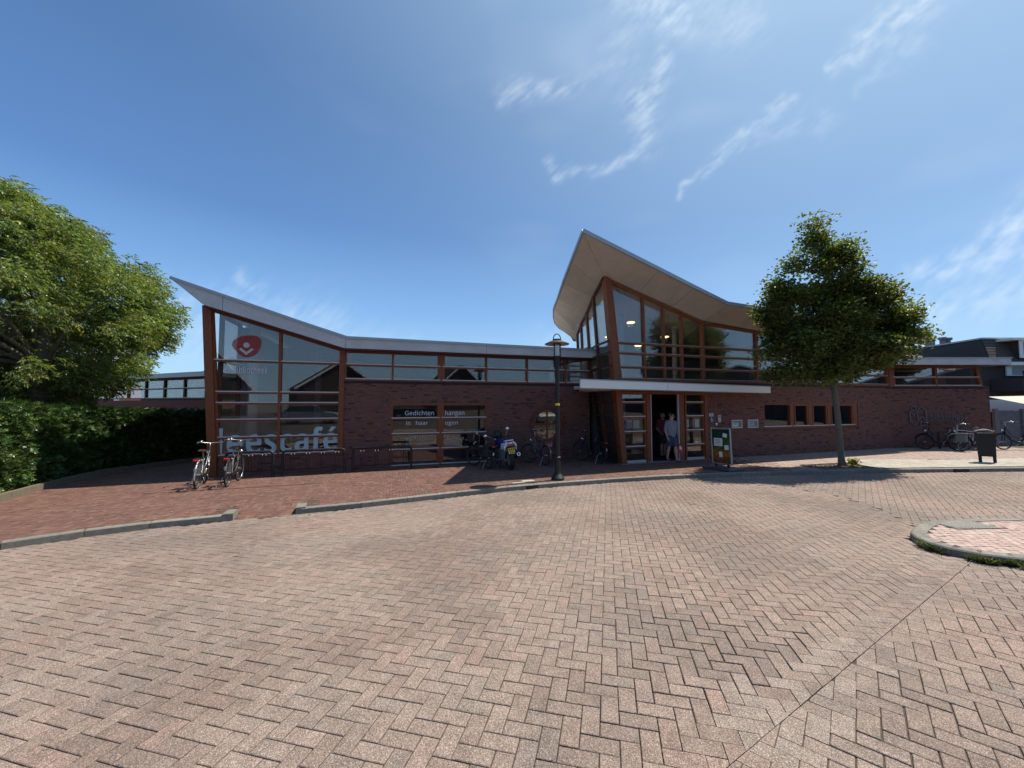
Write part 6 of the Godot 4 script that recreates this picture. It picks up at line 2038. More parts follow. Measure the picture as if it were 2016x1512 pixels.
func bicycle(label: String, rear: Vector2, front: Vector2, o_: Dictionary):
	var mid := (rear + front) / 2.0
	var d := front - rear
	var o := thing("bicycle", label, "bicycle", on_slope(mid.x, mid.y, heading(d.x, d.y)) * Transform3D(Basis(Vector3.RIGHT, o_.get("lean", 0.06)), Vector3.ZERO), "parked bicycles")
	var fm: Material = o_.get("paint", M.black)
	var R := 0.345
	var steer: float = o_.get("steer", 0.25)
	var rim: Material = o_.get("rim", M.spoke)
	wheel_part(o, -0.54, R, 0.0, rim)
	# fork, front wheel and bars turn together
	var fk := Node3D.new()
	fk.name = "front_fork"; o.add_child(fk, true)
	fk.position = Vector3(0.54, 0, 0)
	var rx := Transform3D(Basis(Vector3.UP, steer), Vector3(0.36, 0, 0))
	fk.transform = rx
	wheel_part(fk, 0.19, R, 0.0, rim)
	var b := Mb.new()
	for z in [-0.05, 0.05]: b.tube([Vector3(0.06, 0.76, z * 0.8), Vector3(0.10, 0.62, z), Vector3(0.19, R, z)], [0.016, 0.014, 0.01], 6)
	b.tube([Vector3(0.07, 0.74, 0), Vector3(-0.01, 1.0, 0)], 0.019, 8)
	obj("fork_blade", b, o_.get("fork", fm), fk)
	b = Mb.new()
	var H: float = o_.get("bar", 1.06)
	b.tube([Vector3(-0.01, 0.98, 0), Vector3(-0.02, H - 0.02, 0), Vector3(0.03, H + 0.02, 0)], 0.014, 7)
	var sweep: float = o_.get("sweep", 0.2)
	b.tube([Vector3(0.03 - sweep, H + 0.02, -0.31), Vector3(0.03 - sweep * 0.45, H + 0.045, -0.27), Vector3(0.05, H + 0.03, -0.14), Vector3(0.03, H + 0.02, 0), Vector3(0.05, H + 0.03, 0.14), Vector3(0.03 - sweep * 0.45, H + 0.045, 0.27), Vector3(0.03 - sweep, H + 0.02, 0.31)], 0.0125, 7)
	obj("handlebar", b, o_.get("bars", M.alu), fk)
	for z in [-1.0, 1.0]:
		b = Mb.new()
		b.tube([Vector3(0.05 - sweep * 0.6, H + 0.035, 0.28 * z), Vector3(0.02 - sweep - 0.06, H + 0.015, 0.315 * z)], 0.018, 8)
		obj("grip", b, M.black_matt, fk)
	b = Mb.new()
	b.tube(arc(Vector3(0.19, R, 0), R + 0.02, 0.35, 2.7, 12), 0.02, 6)
	obj("mudguard", b, o_.get("guard", fm), fk)
	b = Mb.new()
	b.ball(Vector3(0.15, 0.83, 0), Vector3(0.045, 0.045, 0.045), 6)
	b.tube([Vector3(0.08, 0.8, 0), Vector3(0.15, 0.82, 0)], 0.012, 6)
	obj("headlight", b, M.chrome, fk)
	b = Mb.new()
	b.ball(Vector3(0.03 - sweep * 0.4, H + 0.07, -0.2), Vector3(0.03, 0.022, 0.03), 6)
	obj("bell", b, M.chrome, fk)
	# frame
	b = Mb.new()
	var head := Vector3(0.40, 0.80, 0); var low := Vector3(0.44, 0.68, 0); var bb := Vector3(-0.06, 0.29, 0); var seat := Vector3(-0.23, 0.76, 0)
	b.tube([low - Vector3(-0.01, 0.03, 0), Vector3(0.355, 0.95, 0)], 0.022, 8)
	if o_.get("step", true):
		b.tube([low + Vector3(-0.01, 0.04, 0), Vector3(0.26, 0.42, 0), Vector3(0.08, 0.31, 0), bb], o_.get("tube", 0.026), 8)
		b.tube([Vector3(0.36, 0.90, 0), Vector3(0.18, 0.58, 0), Vector3(-0.02, 0.44, 0), Vector3(-0.13, 0.48, 0)], 0.015, 7)
	else:
		b.tube([low, bb], 0.02, 8); b.tube([Vector3(0.37, 0.87, 0), seat + Vector3(0, 0.03, 0)], 0.018, 8)
	b.tube([bb, seat], 0.019, 8)
	for z in [-0.06, 0.06]:
		b.tube([bb + Vector3(-0.03, 0, z * 0.7), Vector3(-0.54, R, z)], 0.011, 6); b.tube([seat + Vector3(0, -0.03, z * 0.4), Vector3(-0.54, R, z)], 0.009, 6)
	obj("frame", b, fm, o)
	b = Mb.new()
	var sh: float = o_.get("saddle", 0.93)
	b.tube([seat, Vector3(-0.285, sh - 0.03, 0)], 0.013, 7)
	obj("seat_post", b, M.alu, o)
	b = Mb.new()
	var sp := [Vector3(-0.40, sh - 0.01, 0.095), Vector3(-0.27, sh - 0.015, 0.07), Vector3(-0.12, sh - 0.01, 0.022), Vector3(-0.12, sh - 0.01, -0.022), Vector3(-0.27, sh - 0.015, -0.07), Vector3(-0.40, sh - 0.01, -0.095)]
	var su := [Vector3(-0.39, sh + 0.045, 0.06), Vector3(-0.27, sh + 0.03, 0.045), Vector3(-0.13, sh + 0.025, 0.012), Vector3(-0.13, sh + 0.025, -0.012), Vector3(-0.27, sh + 0.03, -0.045), Vector3(-0.39, sh + 0.045, -0.06)]
	for i in 6:
		var j := (i + 1) % 6
		b.quad(sp[i], sp[j], su[j], su[i])
	for e in [[0, 1, 4, 5], [1, 2, 3, 4]]:
		b.quad(su[e[0]], su[e[1]], su[e[2]], su[e[3]]); b.quad(sp[e[3]], sp[e[2]], sp[e[1]], sp[e[0]])
	obj("saddle", b, o_.get("seat", M.black_matt), o)
	b = Mb.new()
	b.tube(arc(Vector3(-0.54, R, 0), R + 0.02, 0.5, 3.4, 14), 0.021, 6)
	obj("mudguard", b, o_.get("guard", fm), o)
	b = Mb.new()
	for z in [-0.07, 0.07]:
		b.tube([Vector3(-0.26, 0.74, z * 0.6), Vector3(-0.4, 0.755, z), Vector3(-0.86, 0.755, z)], 0.007, 5); b.tube([Vector3(-0.8, 0.755, z), Vector3(-0.55, R, z)], 0.006, 5)
	for k in 4: b.tube([Vector3(-0.42 - k * 0.13, 0.755, -0.07), Vector3(-0.42 - k * 0.13, 0.755, 0.07)], 0.005, 5)
	obj("rear_rack", b, o_.get("rack", M.black), o)
	b = Mb.new()
	b.bbox(Vector3(-0.885, 0.73, 0), Vector3(0.03, 0.045, 0.12), 0.008)
	obj("tail_light", b, M.lens, o)
	b = Mb.new()
	b.bbox(Vector3(-0.902, 0.50, 0), Vector3(0.02, 0.09, 0.045), 0.006)
	obj("rear_reflector", b, o_.get("patch", M.silver), o)
	b = Mb.new()
	b.bbox(Vector3(-0.29, 0.315, 0.075), Vector3(0.58, 0.095, 0.03), 0.012)
	obj("chain_case", b, o_.get("case", M.black), o)
	b = Mb.new()
	b.tube([bb + Vector3(0, 0, 0.1), bb + Vector3(0.1, -0.13, 0.11)], 0.011, 6); b.tube([bb + Vector3(0, 0, -0.1), bb + Vector3(-0.1, 0.13, -0.11)], 0.011, 6); b.tube([bb + Vector3(0, 0, -0.1), bb + Vector3(0, 0, 0.1)], 0.016, 8)
	var cr := obj("crank", b, M.alu, o)
	b = Mb.new()
	b.bbox(bb + Vector3(0.1, -0.13, 0.17), Vector3(0.09, 0.025, 0.085), 0.006); b.bbox(bb + Vector3(-0.1, 0.13, -0.17), Vector3(0.09, 0.025, 0.085), 0.006)
	obj("pedal", b, M.black_matt, cr)
	b = Mb.new()
	b.tube([Vector3(-0.5, R - 0.03, -0.07), Vector3(-0.55, 0.01, -0.21)], 0.009, 6); b.tube([Vector3(-0.55, 0.01, -0.21), Vector3(-0.6, 0.005, -0.23)], 0.011, 6)
	obj("kickstand", b, M.silver, o)
	if o_.get("battery", false):
		b = Mb.new()
		b.bbox(Vector3(-0.35, 0.52, 0), Vector3(0.09, 0.38, 0.085), 0.012)
		obj("battery", b, o_.get("bat", M.silver), o)
	if o_.has("pannier"):
		for z in [-0.16, 0.16]:
			b = Mb.new()
			b.bbox(Vector3(-0.63, 0.55, z), Vector3(0.34, 0.34, 0.13), 0.03)
			b.bbox(Vector3(-0.63, 0.735, z * 0.75), Vector3(0.36, 0.05, 0.2), 0.02)
			obj("pannier", b, o_.pannier, o)
	if o_.has("crate"):
		b = Mb.new()
		for e in [[0.28, 0.95, 0, 0.3, 0.02, 0.36], [0.28, 1.07, 0.17, 0.3, 0.22, 0.015], [0.28, 1.07, -0.17, 0.3, 0.22, 0.015], [0.14, 1.07, 0, 0.015, 0.22, 0.34], [0.43, 1.07, 0, 0.015, 0.22, 0.34]]: b.box(Vector3(e[0] + 0.08, e[1] - 0.1, e[2]), Vector3(e[3], e[4], e[5]))
		obj("front_crate", b, o_.crate, fk, Transform3D(Basis.IDENTITY, Vector3(-0.1, 0, 0)))
	return o

func build_cycles():
	bicycle("silver and black city bicycle with brown saddle, nearest the hedge at the cafe corner", Vector2(-7.86, 9.68), Vector2(-8.36, 10.66), {"rim": M.alu, "paint": M.bike_grey, "seat": M.brown, "guard": M.silver, "battery": true, "bar": 1.07, "steer": 0.35, "tube": 0.034, "lean": 0.05})
	bicycle("black city bicycle with black saddle, in front of the first cafe letters", Vector2(-7.30, 9.95), Vector2(-7.74, 10.96), {"rim": M.alu, "paint": M.black, "battery": true, "bar": 1.12, "steer": -0.1, "saddle": 0.96, "lean": 0.05})
	bicycle("dark bicycle with wide panniers and front crate at the poem window", Vector2(-0.78, 12.72), Vector2(-1.28, 13.68), {"paint": M.black, "pannier": M.black_matt, "crate": M.black_matt, "steer": 0.5, "bars": M.black, "patch": M.paper})
	bicycle("red and silver bicycle under the round window", Vector2(1.14, 13.35), Vector2(0.72, 14.33), {"paint": M.bike_grey, "steer": 0.7, "rack": M.red, "case": M.red, "seat": M.black, "bar": 1.14, "saddle": 1.0})
	bicycle("black bicycle in the dark corner left of the entrance", Vector2(3.12, 13.75), Vector2(2.68, 14.72), {"paint": M.black, "steer": 0.5, "bars": M.black, "guard": M.black})
	bicycle("black electric bicycle with grey-green panniers below the wall emblem", Vector2(18.70, 16.15), Vector2(18.28, 17.08), {"paint": M.black, "pannier": M.pannier, "tube": 0.045, "steer": -0.2, "bars": M.black, "bar": 1.1, "case": M.black_matt})
	bicycle("white diamond framed bicycle left of the litter bin", Vector2(20.0, 16.35), Vector2(18.95, 16.5), {"rim": M.bike_grey, "paint": M.silver, "step": false, "guard": M.silver, "bar": 1.08, "steer": 0.15, "saddle": 0.96})
	bicycle("dark bicycle mostly hidden behind the litter bin", Vector2(20.9, 17.0), Vector2(19.85, 17.15), {"paint": M.black, "steer": -0.15, "bar": 1.0, "saddle": 0.98})
	bicycle("black step-through bicycle right of the litter bin at the edge", Vector2(22.05, 16.2), Vector2(21.02, 16.55), {"paint": M.black, "tube": 0.04, "steer": 0.2, "bar": 1.14, "saddle": 0.94})
	motorcycle()

func motorcycle():
	var rear := Vector2(-0.03, 12.5); var front := Vector2(-0.48, 13.85)
	var d := front - rear
	var m := (rear + front) / 2.0
	var o := thing("motorcycle", "blue and white motorcycle with yellow plate parked by the poem window", "motorcycle", on_slope(m.x, m.y, heading(d.x, d.y)) * Transform3D(Basis(Vector3.RIGHT, -0.1), Vector3.ZERO))
	for e in [[-0.71, 0.31, 0.085], [0.71, 0.31, 0.06]]:
		var w := Mb.new()
		w.xf = Transform3D(Basis(Vector3.RIGHT, PI / 2), Vector3(e[0], e[1], 0))
		var k: float = e[2]
		w.lathe([Vector2(0.2, -k * 0.8), Vector2(0.25, -k), Vector2(0.29, -k * 0.75), Vector2(0.31, -k * 0.25), Vector2(0.31, k * 0.25), Vector2(0.29, k * 0.75), Vector2(0.25, k), Vector2(0.2, k * 0.8)], 28)
		var wh := obj("wheel", w, M.rubber, o)
		var r := Mb.new()
		r.xf = w.xf
		r.lathe([Vector2(0.0, -0.03), Vector2(0.2, -0.045), Vector2(0.205, 0.0), Vector2(0.2, 0.045), Vector2(0.0, 0.03)], 20)
		obj("rim", r, M.silver, wh)
	var b := Mb.new()
	b.bbox(Vector3(0.05, 0.45, 0), Vector3(0.5, 0.42, 0.4), 0.06); b.bbox(Vector3(0.22, 0.4, 0), Vector3(0.25, 0.3, 0.46), 0.05)
	b.tube([Vector3(-0.05, 0.32, 0.16), Vector3(-0.71, 0.31, 0.13)], 0.035, 8); b.tube([Vector3(-0.05, 0.32, -0.16), Vector3(-0.71, 0.31, -0.13)], 0.035, 8)
	obj("engine", b, M.grey, o)
	b = Mb.new()
	b.ball(Vector3(0.2, 0.83, 0), Vector3(0.34, 0.16, 0.19), 10)
	b.hexa([Vector3(-0.5, 0.72, 0.14), Vector3(0.05, 0.66, 0.2), Vector3(0.05, 0.66, -0.2), Vector3(-0.5, 0.72, -0.14), Vector3(-0.5, 0.86, 0.1), Vector3(0.05, 0.86, 0.14), Vector3(0.05, 0.86, -0.14), Vector3(-0.5, 0.86, -0.1)])
	obj("tank", b, M.navy, o)
	b = Mb.new()
	b.ball(Vector3(-0.3, 0.85, 0), Vector3(0.4, 0.075, 0.15), 9)
	obj("seat", b, M.navy, o)
	b = Mb.new()
	b.hexa([Vector3(-0.95, 0.78, 0.07), Vector3(-0.35, 0.62, 0.19), Vector3(-0.35, 0.62, -0.19), Vector3(-0.95, 0.78, -0.07), Vector3(-0.97, 0.9, 0.055), Vector3(-0.4, 0.84, 0.15), Vector3(-0.4, 0.84, -0.15), Vector3(-0.97, 0.9, -0.055)])
	for z in [-1.0, 1.0]: b.tube([Vector3(-0.9, 0.9, 0.1 * z), Vector3(-0.93, 0.8, 0.17 * z), Vector3(-0.85, 0.64, 0.2 * z)], [0.03, 0.04, 0.02], 8)
	b.tube([Vector3(-0.7, 0.92, 0.13), Vector3(-0.93, 0.95, 0.1), Vector3(-0.93, 0.95, -0.1), Vector3(-0.7, 0.92, -0.13)], 0.02, 8)
	obj("tail", b, M.paint_white, o)
	b = Mb.new()
	b.bbox(Vector3(-0.965, 0.80, 0), Vector3(0.05, 0.085, 0.15), 0.015)
	obj("tail_light", b, M.lens, o)
	b = Mb.new()
	b.xf = Transform3D(Basis(Vector3.BACK, -0.2), Vector3(-0.975, 0.62, 0))
	b.bbox(Vector3.ZERO, Vector3(0.012, 0.19, 0.22), 0.004)
	var pl := obj("number_plate", b, M.plate, o)
	b = Mb.new()
	b.xf = Transform3D(Basis(Vector3.BACK, -0.2), Vector3(-0.983, 0.62, 0))
	for e in [[0.04, -0.06], [0.04, 0.0], [0.04, 0.06], [-0.045, -0.04], [-0.045, 0.04]]: b.box(Vector3(0, e[0], e[1]), Vector3(0.003, 0.06, 0.028))
	obj("plate_marks", b, M.ink, pl)
	b = Mb.new()
	b.bbox(Vector3(-0.86, 0.6, 0), Vector3(0.2, 0.32, 0.14), 0.03)
	obj("rear_mudguard", b, M.black_matt, o)
	b = Mb.new()
	b.tube([Vector3(0.25, 0.22, 0.18), Vector3(-0.25, 0.24, 0.2), Vector3(-0.45, 0.33, 0.24), Vector3(-0.82, 0.46, 0.27)], [0.025, 0.03, 0.05, 0.062], 12)
	var ex := obj("exhaust", b, M.black, o)
	b = Mb.new()
	b.xf = Transform3D(Basis(Vector3.BACK, 1.2), Vector3(-0.83, 0.463, 0.27))
	b.lathe([Vector2(0.035, -0.01), Vector2(0.062, -0.01), Vector2(0.062, 0.02), Vector2(0.035, 0.02)], 14)
	obj("exhaust_ring", b, M.chrome, ex)
	b = Mb.new()
	for z in [-0.1, 0.1]: b.tube([Vector3(0.45, 0.9, z), Vector3(0.71, 0.31, z)], 0.026, 8)
	b.tube([Vector3(0.3, 1.0, -0.36), Vector3(0.42, 1.0, -0.2), Vector3(0.45, 0.95, 0), Vector3(0.42, 1.0, 0.2), Vector3(0.3, 1.0, 0.36)], 0.014, 8)
	obj("handlebar", b, M.black, o)
	for z in [-0.34, 0.34]:
		b = Mb.new()
		b.tube([Vector3(0.33, 1.0, z * 0.92), Vector3(0.24, 0.995, z * 1.12)], 0.02, 8)
		obj("grip", b, M.black_matt, o)
	b = Mb.new()
	b.ball(Vector3(0.46, 1.06, 0), Vector3(0.11, 0.15, 0.16), 9)
	obj("windscreen", b, M.black, o)
	b = Mb.new()
	b.ball(Vector3(0.60, 0.9, 0), Vector3(0.1, 0.11, 0.11), 8)
	obj("headlight", b, M.chrome, o)
	for e in [[0.33, 1.0, 0.26, 0.36, 1.25, 0.36], [0.33, 1.0, -0.26, 0.36, 1.08, -0.46]]:
		b = Mb.new()
		b.tube([Vector3(e[0], e[1], e[2]), Vector3(e[3] - 0.01, e[4], e[5])], 0.008, 6)
		var st := obj("mirror_stalk", b, M.silver, o)
		b = Mb.new()
		b.ball(Vector3(e[3], e[4], e[5]), Vector3(0.022, 0.058, 0.066), 8)
		obj("mirror", b, M.chrome, st)
	b = Mb.new()
	b.tube([Vector3(-0.1, 0.25, -0.18), Vector3(-0.14, 0.01, -0.3)], 0.012, 6)
	b.box(Vector3(-0.25, 0.3, 0.22), Vector3(0.08, 0.02, 0.1)); b.box(Vector3(-0.25, 0.3, -0.22), Vector3(0.08, 0.02, 0.1))
	obj("side_stand", b, M.grey, o)

# ------------------------------------------------------------------ people: smooth union of tapered capsules, meshed as surface nets
class Field:
	var cell: float
	var lo: Vector3
	var nx: int
	var ny: int
	var nz: int
	var f := PackedFloat32Array()
	func _init(a: Vector3, b: Vector3, c: float):
		cell = c; lo = a
		nx = int((b.x - a.x) / c) + 2; ny = int((b.y - a.y) / c) + 2; nz = int((b.z - a.z) / c) + 2
		f.resize(nx * ny * nz); f.fill(1.0)
	func bone(p: Vector3, q: Vector3, r0: float, r1: float, k := 0.02, sq := Vector3.ONE):
		var r := maxf(r0, r1) + k + cell * 2.0
		var a := (Vector3(minf(p.x, q.x), minf(p.y, q.y), minf(p.z, q.z)) - Vector3.ONE * r * 1.3 - lo) / cell
		var b := (Vector3(maxf(p.x, q.x), maxf(p.y, q.y), maxf(p.z, q.z)) + Vector3.ONE * r * 1.3 - lo) / cell
		var ab := (q - p) / sq
		var L := maxf(ab.length_squared(), 1e-9)
		for z in range(maxi(0, int(a.z)), mini(nz, int(b.z) + 1)):
			for y in range(maxi(0, int(a.y)), mini(ny, int(b.y) + 1)):
				for x in range(maxi(0, int(a.x)), mini(nx, int(b.x) + 1)):
					var w := (lo + Vector3(x, y, z) * cell - p) / sq
					var t := clampf(w.dot(ab) / L, 0.0, 1.0)
					var d := (w - ab * t).length() - lerpf(r0, r1, t)
					var i := (z * ny + y) * nx + x
					var o := f[i]
					var h := clampf(0.5 + 0.5 * (o - d) / k, 0.0, 1.0)
					f[i] = lerpf(o, d, h) - k * h * (1.0 - h)
	func cut(n: Vector3, at: Vector3):  # keeps the side that n points away from
		for z in nz:
			for y in ny:
				for x in nx:
					var i := (z * ny + y) * nx + x
					if f[i] < 0.1: f[i] = maxf(f[i], n.dot(lo + Vector3(x, y, z) * cell - at))
	func into(b: Mb):
		var at := {}
		var corners := [0, 1, nx, nx + 1, nx * ny, nx * ny + 1, nx * ny + nx, nx * ny + nx + 1]
		var offs := [Vector3(0, 0, 0), Vector3(1, 0, 0), Vector3(0, 1, 0), Vector3(1, 1, 0), Vector3(0, 0, 1), Vector3(1, 0, 1), Vector3(0, 1, 1), Vector3(1, 1, 1)]
		var edges := [[0, 1], [2, 3], [4, 5], [6, 7], [0, 2], [1, 3], [4, 6], [5, 7], [0, 4], [1, 5], [2, 6], [3, 7]]
		var nrm := {}
		for z in nz - 1:
			for y in ny - 1:
				for x in nx - 1:
					var i := (z * ny + y) * nx + x
					var m := 0
					for c in 8:
						if f[i + corners[c]] < 0.0: m += 1
					if m == 0 or m == 8: continue
					var s := Vector3.ZERO; var n := 0
					for e in edges:
						var d0 := f[i + corners[e[0]]]; var d1 := f[i + corners[e[1]]]
						if (d0 < 0.0) != (d1 < 0.0):
							s += offs[e[0]].lerp(offs[e[1]], d0 / (d0 - d1)); n += 1
					at[i] = lo + (Vector3(x, y, z) + s / n) * cell
					nrm[i] = Vector3(f[i + 1] - f[i] + f[i + nx + 1] - f[i + nx], f[i + nx] - f[i] + f[i + nx + 1] - f[i + 1], f[i + nx * ny] - f[i] + f[i + nx * ny + 1] - f[i + 1]).normalized()
		var sx := 1; var sy := nx; var sz := nx * ny
		for i in at:
			for e in [[sx, sy, sz], [sy, sz, sx], [sz, sx, sy]]:
				var j: int = i + e[0]
				if (f[i] < 0.0) == (f[j] < 0.0): continue
				var q := [i - e[1] - e[2], i - e[2], i, i - e[1]]
				if not (at.has(q[0]) and at.has(q[1]) and at.has(q[3])): continue
				if f[i] > 0.0: q.reverse()
				b.squad([at[q[0]], at[q[1]], at[q[2]], at[q[3]]], [nrm[q[0]], nrm[q[1]], nrm[q[2]], nrm[q[3]]])

# pose in metres from the ground point between the feet; x to the person's left, z forward
func body_bones(j: Dictionary) -> Array:
	var l := []
	l.append([Vector3(0, 1.0, 0.0), Vector3(0, 1.12, 0.0), 0.125, 0.135, 0.05, Vector3(1.25, 1, 0.9)])
	l.append([Vector3(0, 1.12, 0.01), Vector3(0, 1.34, 0.0), 0.137, 0.14, 0.05, Vector3(1.2, 1, 0.86)])
	l.append([Vector3(-0.14, 1.40, -0.01), Vector3(0.14, 1.40, -0.01), 0.07, 0.07, 0.06, Vector3.ONE])
	l.append([Vector3(0, 1.42, -0.01), Vector3(0, 1.52, 0.01), 0.062, 0.056, 0.03, Vector3.ONE])
	for s in ["r", "l"]:
		l.append([j["sh" + s], j["el" + s], 0.056, 0.043, 0.03, Vector3.ONE])
		l.append([j["el" + s], j["wr" + s], 0.042, 0.028, 0.02, Vector3.ONE])
		l.append([j["hip" + s], j["kn" + s], 0.088, 0.058, 0.04, Vector3.ONE])
		l.append([j["kn" + s], j["kn" + s].lerp(j["an" + s], 0.35) + Vector3(0, 0, -0.012), 0.054, 0.056, 0.02, Vector3.ONE])
		l.append([j["kn" + s].lerp(j["an" + s], 0.35) + Vector3(0, 0, -0.012), j["an" + s], 0.055, 0.036, 0.02, Vector3.ONE])
		l.append([j["an" + s] + Vector3(0, -0.04, -0.03), j["to" + s], 0.037, 0.028, 0.02, Vector3(1, 0.8, 1)])
	return l

func hand_into(b: Mb, wrist: Vector3, dirn: Vector3, palm: Vector3, thumb_side: Vector3, curl: float):
	var f := Field.new(wrist - Vector3.ONE * 0.2, wrist + Vector3.ONE * 0.2, 0.0065)
	var d := dirn.normalized(); var n := palm.normalized(); var t := thumb_side.normalized()
	f.bone(wrist, wrist + d * 0.03, 0.027, 0.027, 0.01)
	for k in 4:
		var o := t * (0.027 - 0.018 * k)
		var root := wrist + d * 0.085 + o
		f.bone(wrist + d * 0.02 + o * 0.7, root, 0.015, 0.0125, 0.012)
		var len_: float = [0.072, 0.08, 0.074, 0.058][k]
		var a := root; var dd := d
		for s in 3:
			dd = dd.rotated(d.cross(n).normalized(), curl * (0.55 if s == 0 else 0.8))
			var e: Vector3 = a + dd * len_ * [0.44, 0.31, 0.25][s]
			f.bone(a, e, 0.0092 - s * 0.0006, 0.0088 - s * 0.0006, 0.003)
			a = e
	var th := wrist + d * 0.035 + t * 0.026
	var t1 := th + (d * 0.6 + t * 0.7 + n * 0.35).normalized() * 0.04
	var t2 := t1 + (d * 0.95 + t * 0.1 + n * 0.4).normalized() * 0.032
	f.bone(wrist + d * 0.02 + t * 0.012, t1, 0.014, 0.0115, 0.006); f.bone(t1, t2, 0.0105, 0.009, 0.003)
	f.into(b)

func person(label: String, at: Transform3D, j: Dictionary, look: Dictionary) -> Node3D:
	var o := thing("person", label, "person", at)
	var bones := body_bones(j)
	var body := Mb.new()
	var f := Field.new(Vector3(-0.5, -0.06, -0.42), Vector3(0.5, 1.62, 0.5), 0.017)
	for e in bones: f.bone(e[0], e[1], e[2], e[3], e[4], e[5])
	f.into(body)
	# head, turned about the neck
	var hx := Transform3D(Basis(Vector3.UP, look.turn) * Basis(Vector3.RIGHT, look.get("nod", 0.0)), Vector3(0, 1.5, 0.0) + look.get("fwd", Vector3.ZERO))
	var hb := Mb.new()
	hb.xf = hx
	var h := Field.new(Vector3(-0.13, -0.05, -0.16), Vector3(0.13, 0.29, 0.18), 0.0065)
	h.bone(Vector3(0, -0.02, -0.01), Vector3(0, 0.06, 0.0), 0.054, 0.052, 0.02)
	h.bone(Vector3(0, 0.155, -0.02), Vector3(0, 0.15, 0.02), 0.085, 0.078, 0.03, Vector3(0.9, 1.12, 1.05))
	h.bone(Vector3(0, 0.075, 0.035), Vector3(0, 0.045, 0.065), 0.052, 0.028, 0.035)
	h.bone(Vector3(0, 0.14, 0.098), Vector3(0, 0.098, 0.122), 0.010, 0.016, 0.012)
	for s in [-1.0, 1.0]:
		h.bone(Vector3(0.078 * s, 0.105, -0.005), Vector3(0.083 * s, 0.15, -0.015), 0.011, 0.016, 0.006, Vector3(0.5, 1, 1))
		h.bone(Vector3(0.03 * s, 0.158, 0.092), Vector3(0.05 * s, 0.156, 0.082), 0.010, 0.009, 0.01)
		h.bone(Vector3(0.04 * s, 0.10, 0.075), Vector3(0.045 * s, 0.11, 0.06), 0.02, 0.022, 0.02)
	h.bone(Vector3(-0.02, 0.066, 0.094), Vector3(0.02, 0.066, 0.094), 0.008, 0.008, 0.006)
	h.into(hb)
	body.v.append_array(hb.v); body.n.append_array(hb.n)
	for s in ["r", "l"]:
		var q: Vector3 = j["wr" + s]
		hand_into(body, q, q - j["el" + s] if not j.has("hd" + s) else j["hd" + s], j["pa" + s], j["ts" + s], j["cu" + s])
	obj("body", body, look.skin, o)
	var eb := Mb.new()
	eb.xf = hx
	for s in [-1.0, 1.0]: eb.ball(Vector3(0.033 * s, 0.135, 0.089), Vector3(0.013, 0.009, 0.008), 6)
	obj("eyes", eb, M.paper, o)
	var ib := Mb.new()
	ib.xf = hx
	for s in [-1.0, 1.0]: ib.ball(Vector3(0.033 * s, 0.135, 0.095), Vector3(0.006, 0.006, 0.004), 5)
	ib.bar(Vector3(-0.022, 0.066, 0.102), Vector3(0.022, 0.066, 0.102), 0.003, 0.003)
	obj("pupils_and_lips", ib, M.brown, o)
	# hair
	var k := Field.new(Vector3(-0.14, 0.05, -0.17), Vector3(0.14, 0.32, 0.16), 0.0085)
	k.bone(Vector3(0, 0.16, -0.028), Vector3(0, 0.158, 0.012), 0.091, 0.083, 0.03, Vector3(0.92, 1.12, 1.05))
	k.cut(Vector3(0, -0.75, 0.66), look.hairline)
	var kb := Mb.new()
	kb.xf = hx
	k.into(kb)
	obj("hair", kb, look.hair, o)
	if look.get("beard", false):
		var g := Field.new(Vector3(-0.1, -0.02, 0.0), Vector3(0.1, 0.13, 0.14), 0.007)
		g.bone(Vector3(0, 0.075, 0.037), Vector3(0, 0.042, 0.067), 0.057, 0.034, 0.03)
		g.cut(Vector3(0, 1, -0.45), Vector3(0, 0.075, 0.06))
		var gb := Mb.new()
		gb.xf = hx
		g.into(gb)
		obj("beard", gb, look.hair, o)
	if look.get("shades", false):
		var sb := Mb.new()
		sb.xf = hx
		for s in [-1.0, 1.0]:
			sb.bbox(Vector3(0.034 * s, 0.136, 0.108), Vector3(0.052, 0.036, 0.008), 0.003)
			sb.bar(Vector3(0.06 * s, 0.14, 0.106), Vector3(0.083 * s, 0.142, 0.0), 0.005, 0.01)
		sb.bar(Vector3(-0.01, 0.145, 0.11), Vector3(0.01, 0.145, 0.11), 0.006, 0.006)
		obj("sunglasses", sb, M.black, o)
	# polo shirt: the torso and upper arms again, a finger thicker, cut at neck, hem and sleeves
	var s := Field.new(Vector3(-0.42, 0.85, -0.3), Vector3(0.42, 1.56, 0.3), 0.015)
	for i in 3: s.bone(bones[i][0] if i else Vector3(0, 0.90, 0.0), bones[i][1], bones[i][2] + 0.016, bones[i][3] + 0.016, bones[i][4], bones[i][5])
	s.bone(Vector3(0, 1.40, -0.01), Vector3(0, 1.47, 0.0), 0.075, 0.066, 0.03)
	for e in ["r", "l"]: s.bone(j["sh" + e], j["sh" + e].lerp(j["el" + e], 0.78), 0.072, 0.066, 0.03)
	s.cut(Vector3(0, -1, 0), Vector3(0, look.hem, 0))
	s.cut(Vector3(0, 0.95, 0.3).normalized(), Vector3(0, 1.475, 0.03))
	var shirt := Mb.new()
	s.into(shirt)
	var st := obj("polo_shirt", shirt, look.shirt, o)
	var cb := Mb.new()
	cb.tube([Vector3(0.06, 1.46, 0.045), Vector3(0.075, 1.475, -0.02), Vector3(0.03, 1.485, -0.07), Vector3(-0.03, 1.485, -0.07), Vector3(-0.075, 1.475, -0.02), Vector3(-0.06, 1.46, 0.045), Vector3(-0.01, 1.425, 0.105)], 0.013, 6)
	cb.bar(Vector3(0.0, 1.44, 0.115), Vector3(0.0, 1.33, 0.137), 0.022, 0.008, Vector3.BACK)
	obj("collar", cb, look.collar, st)
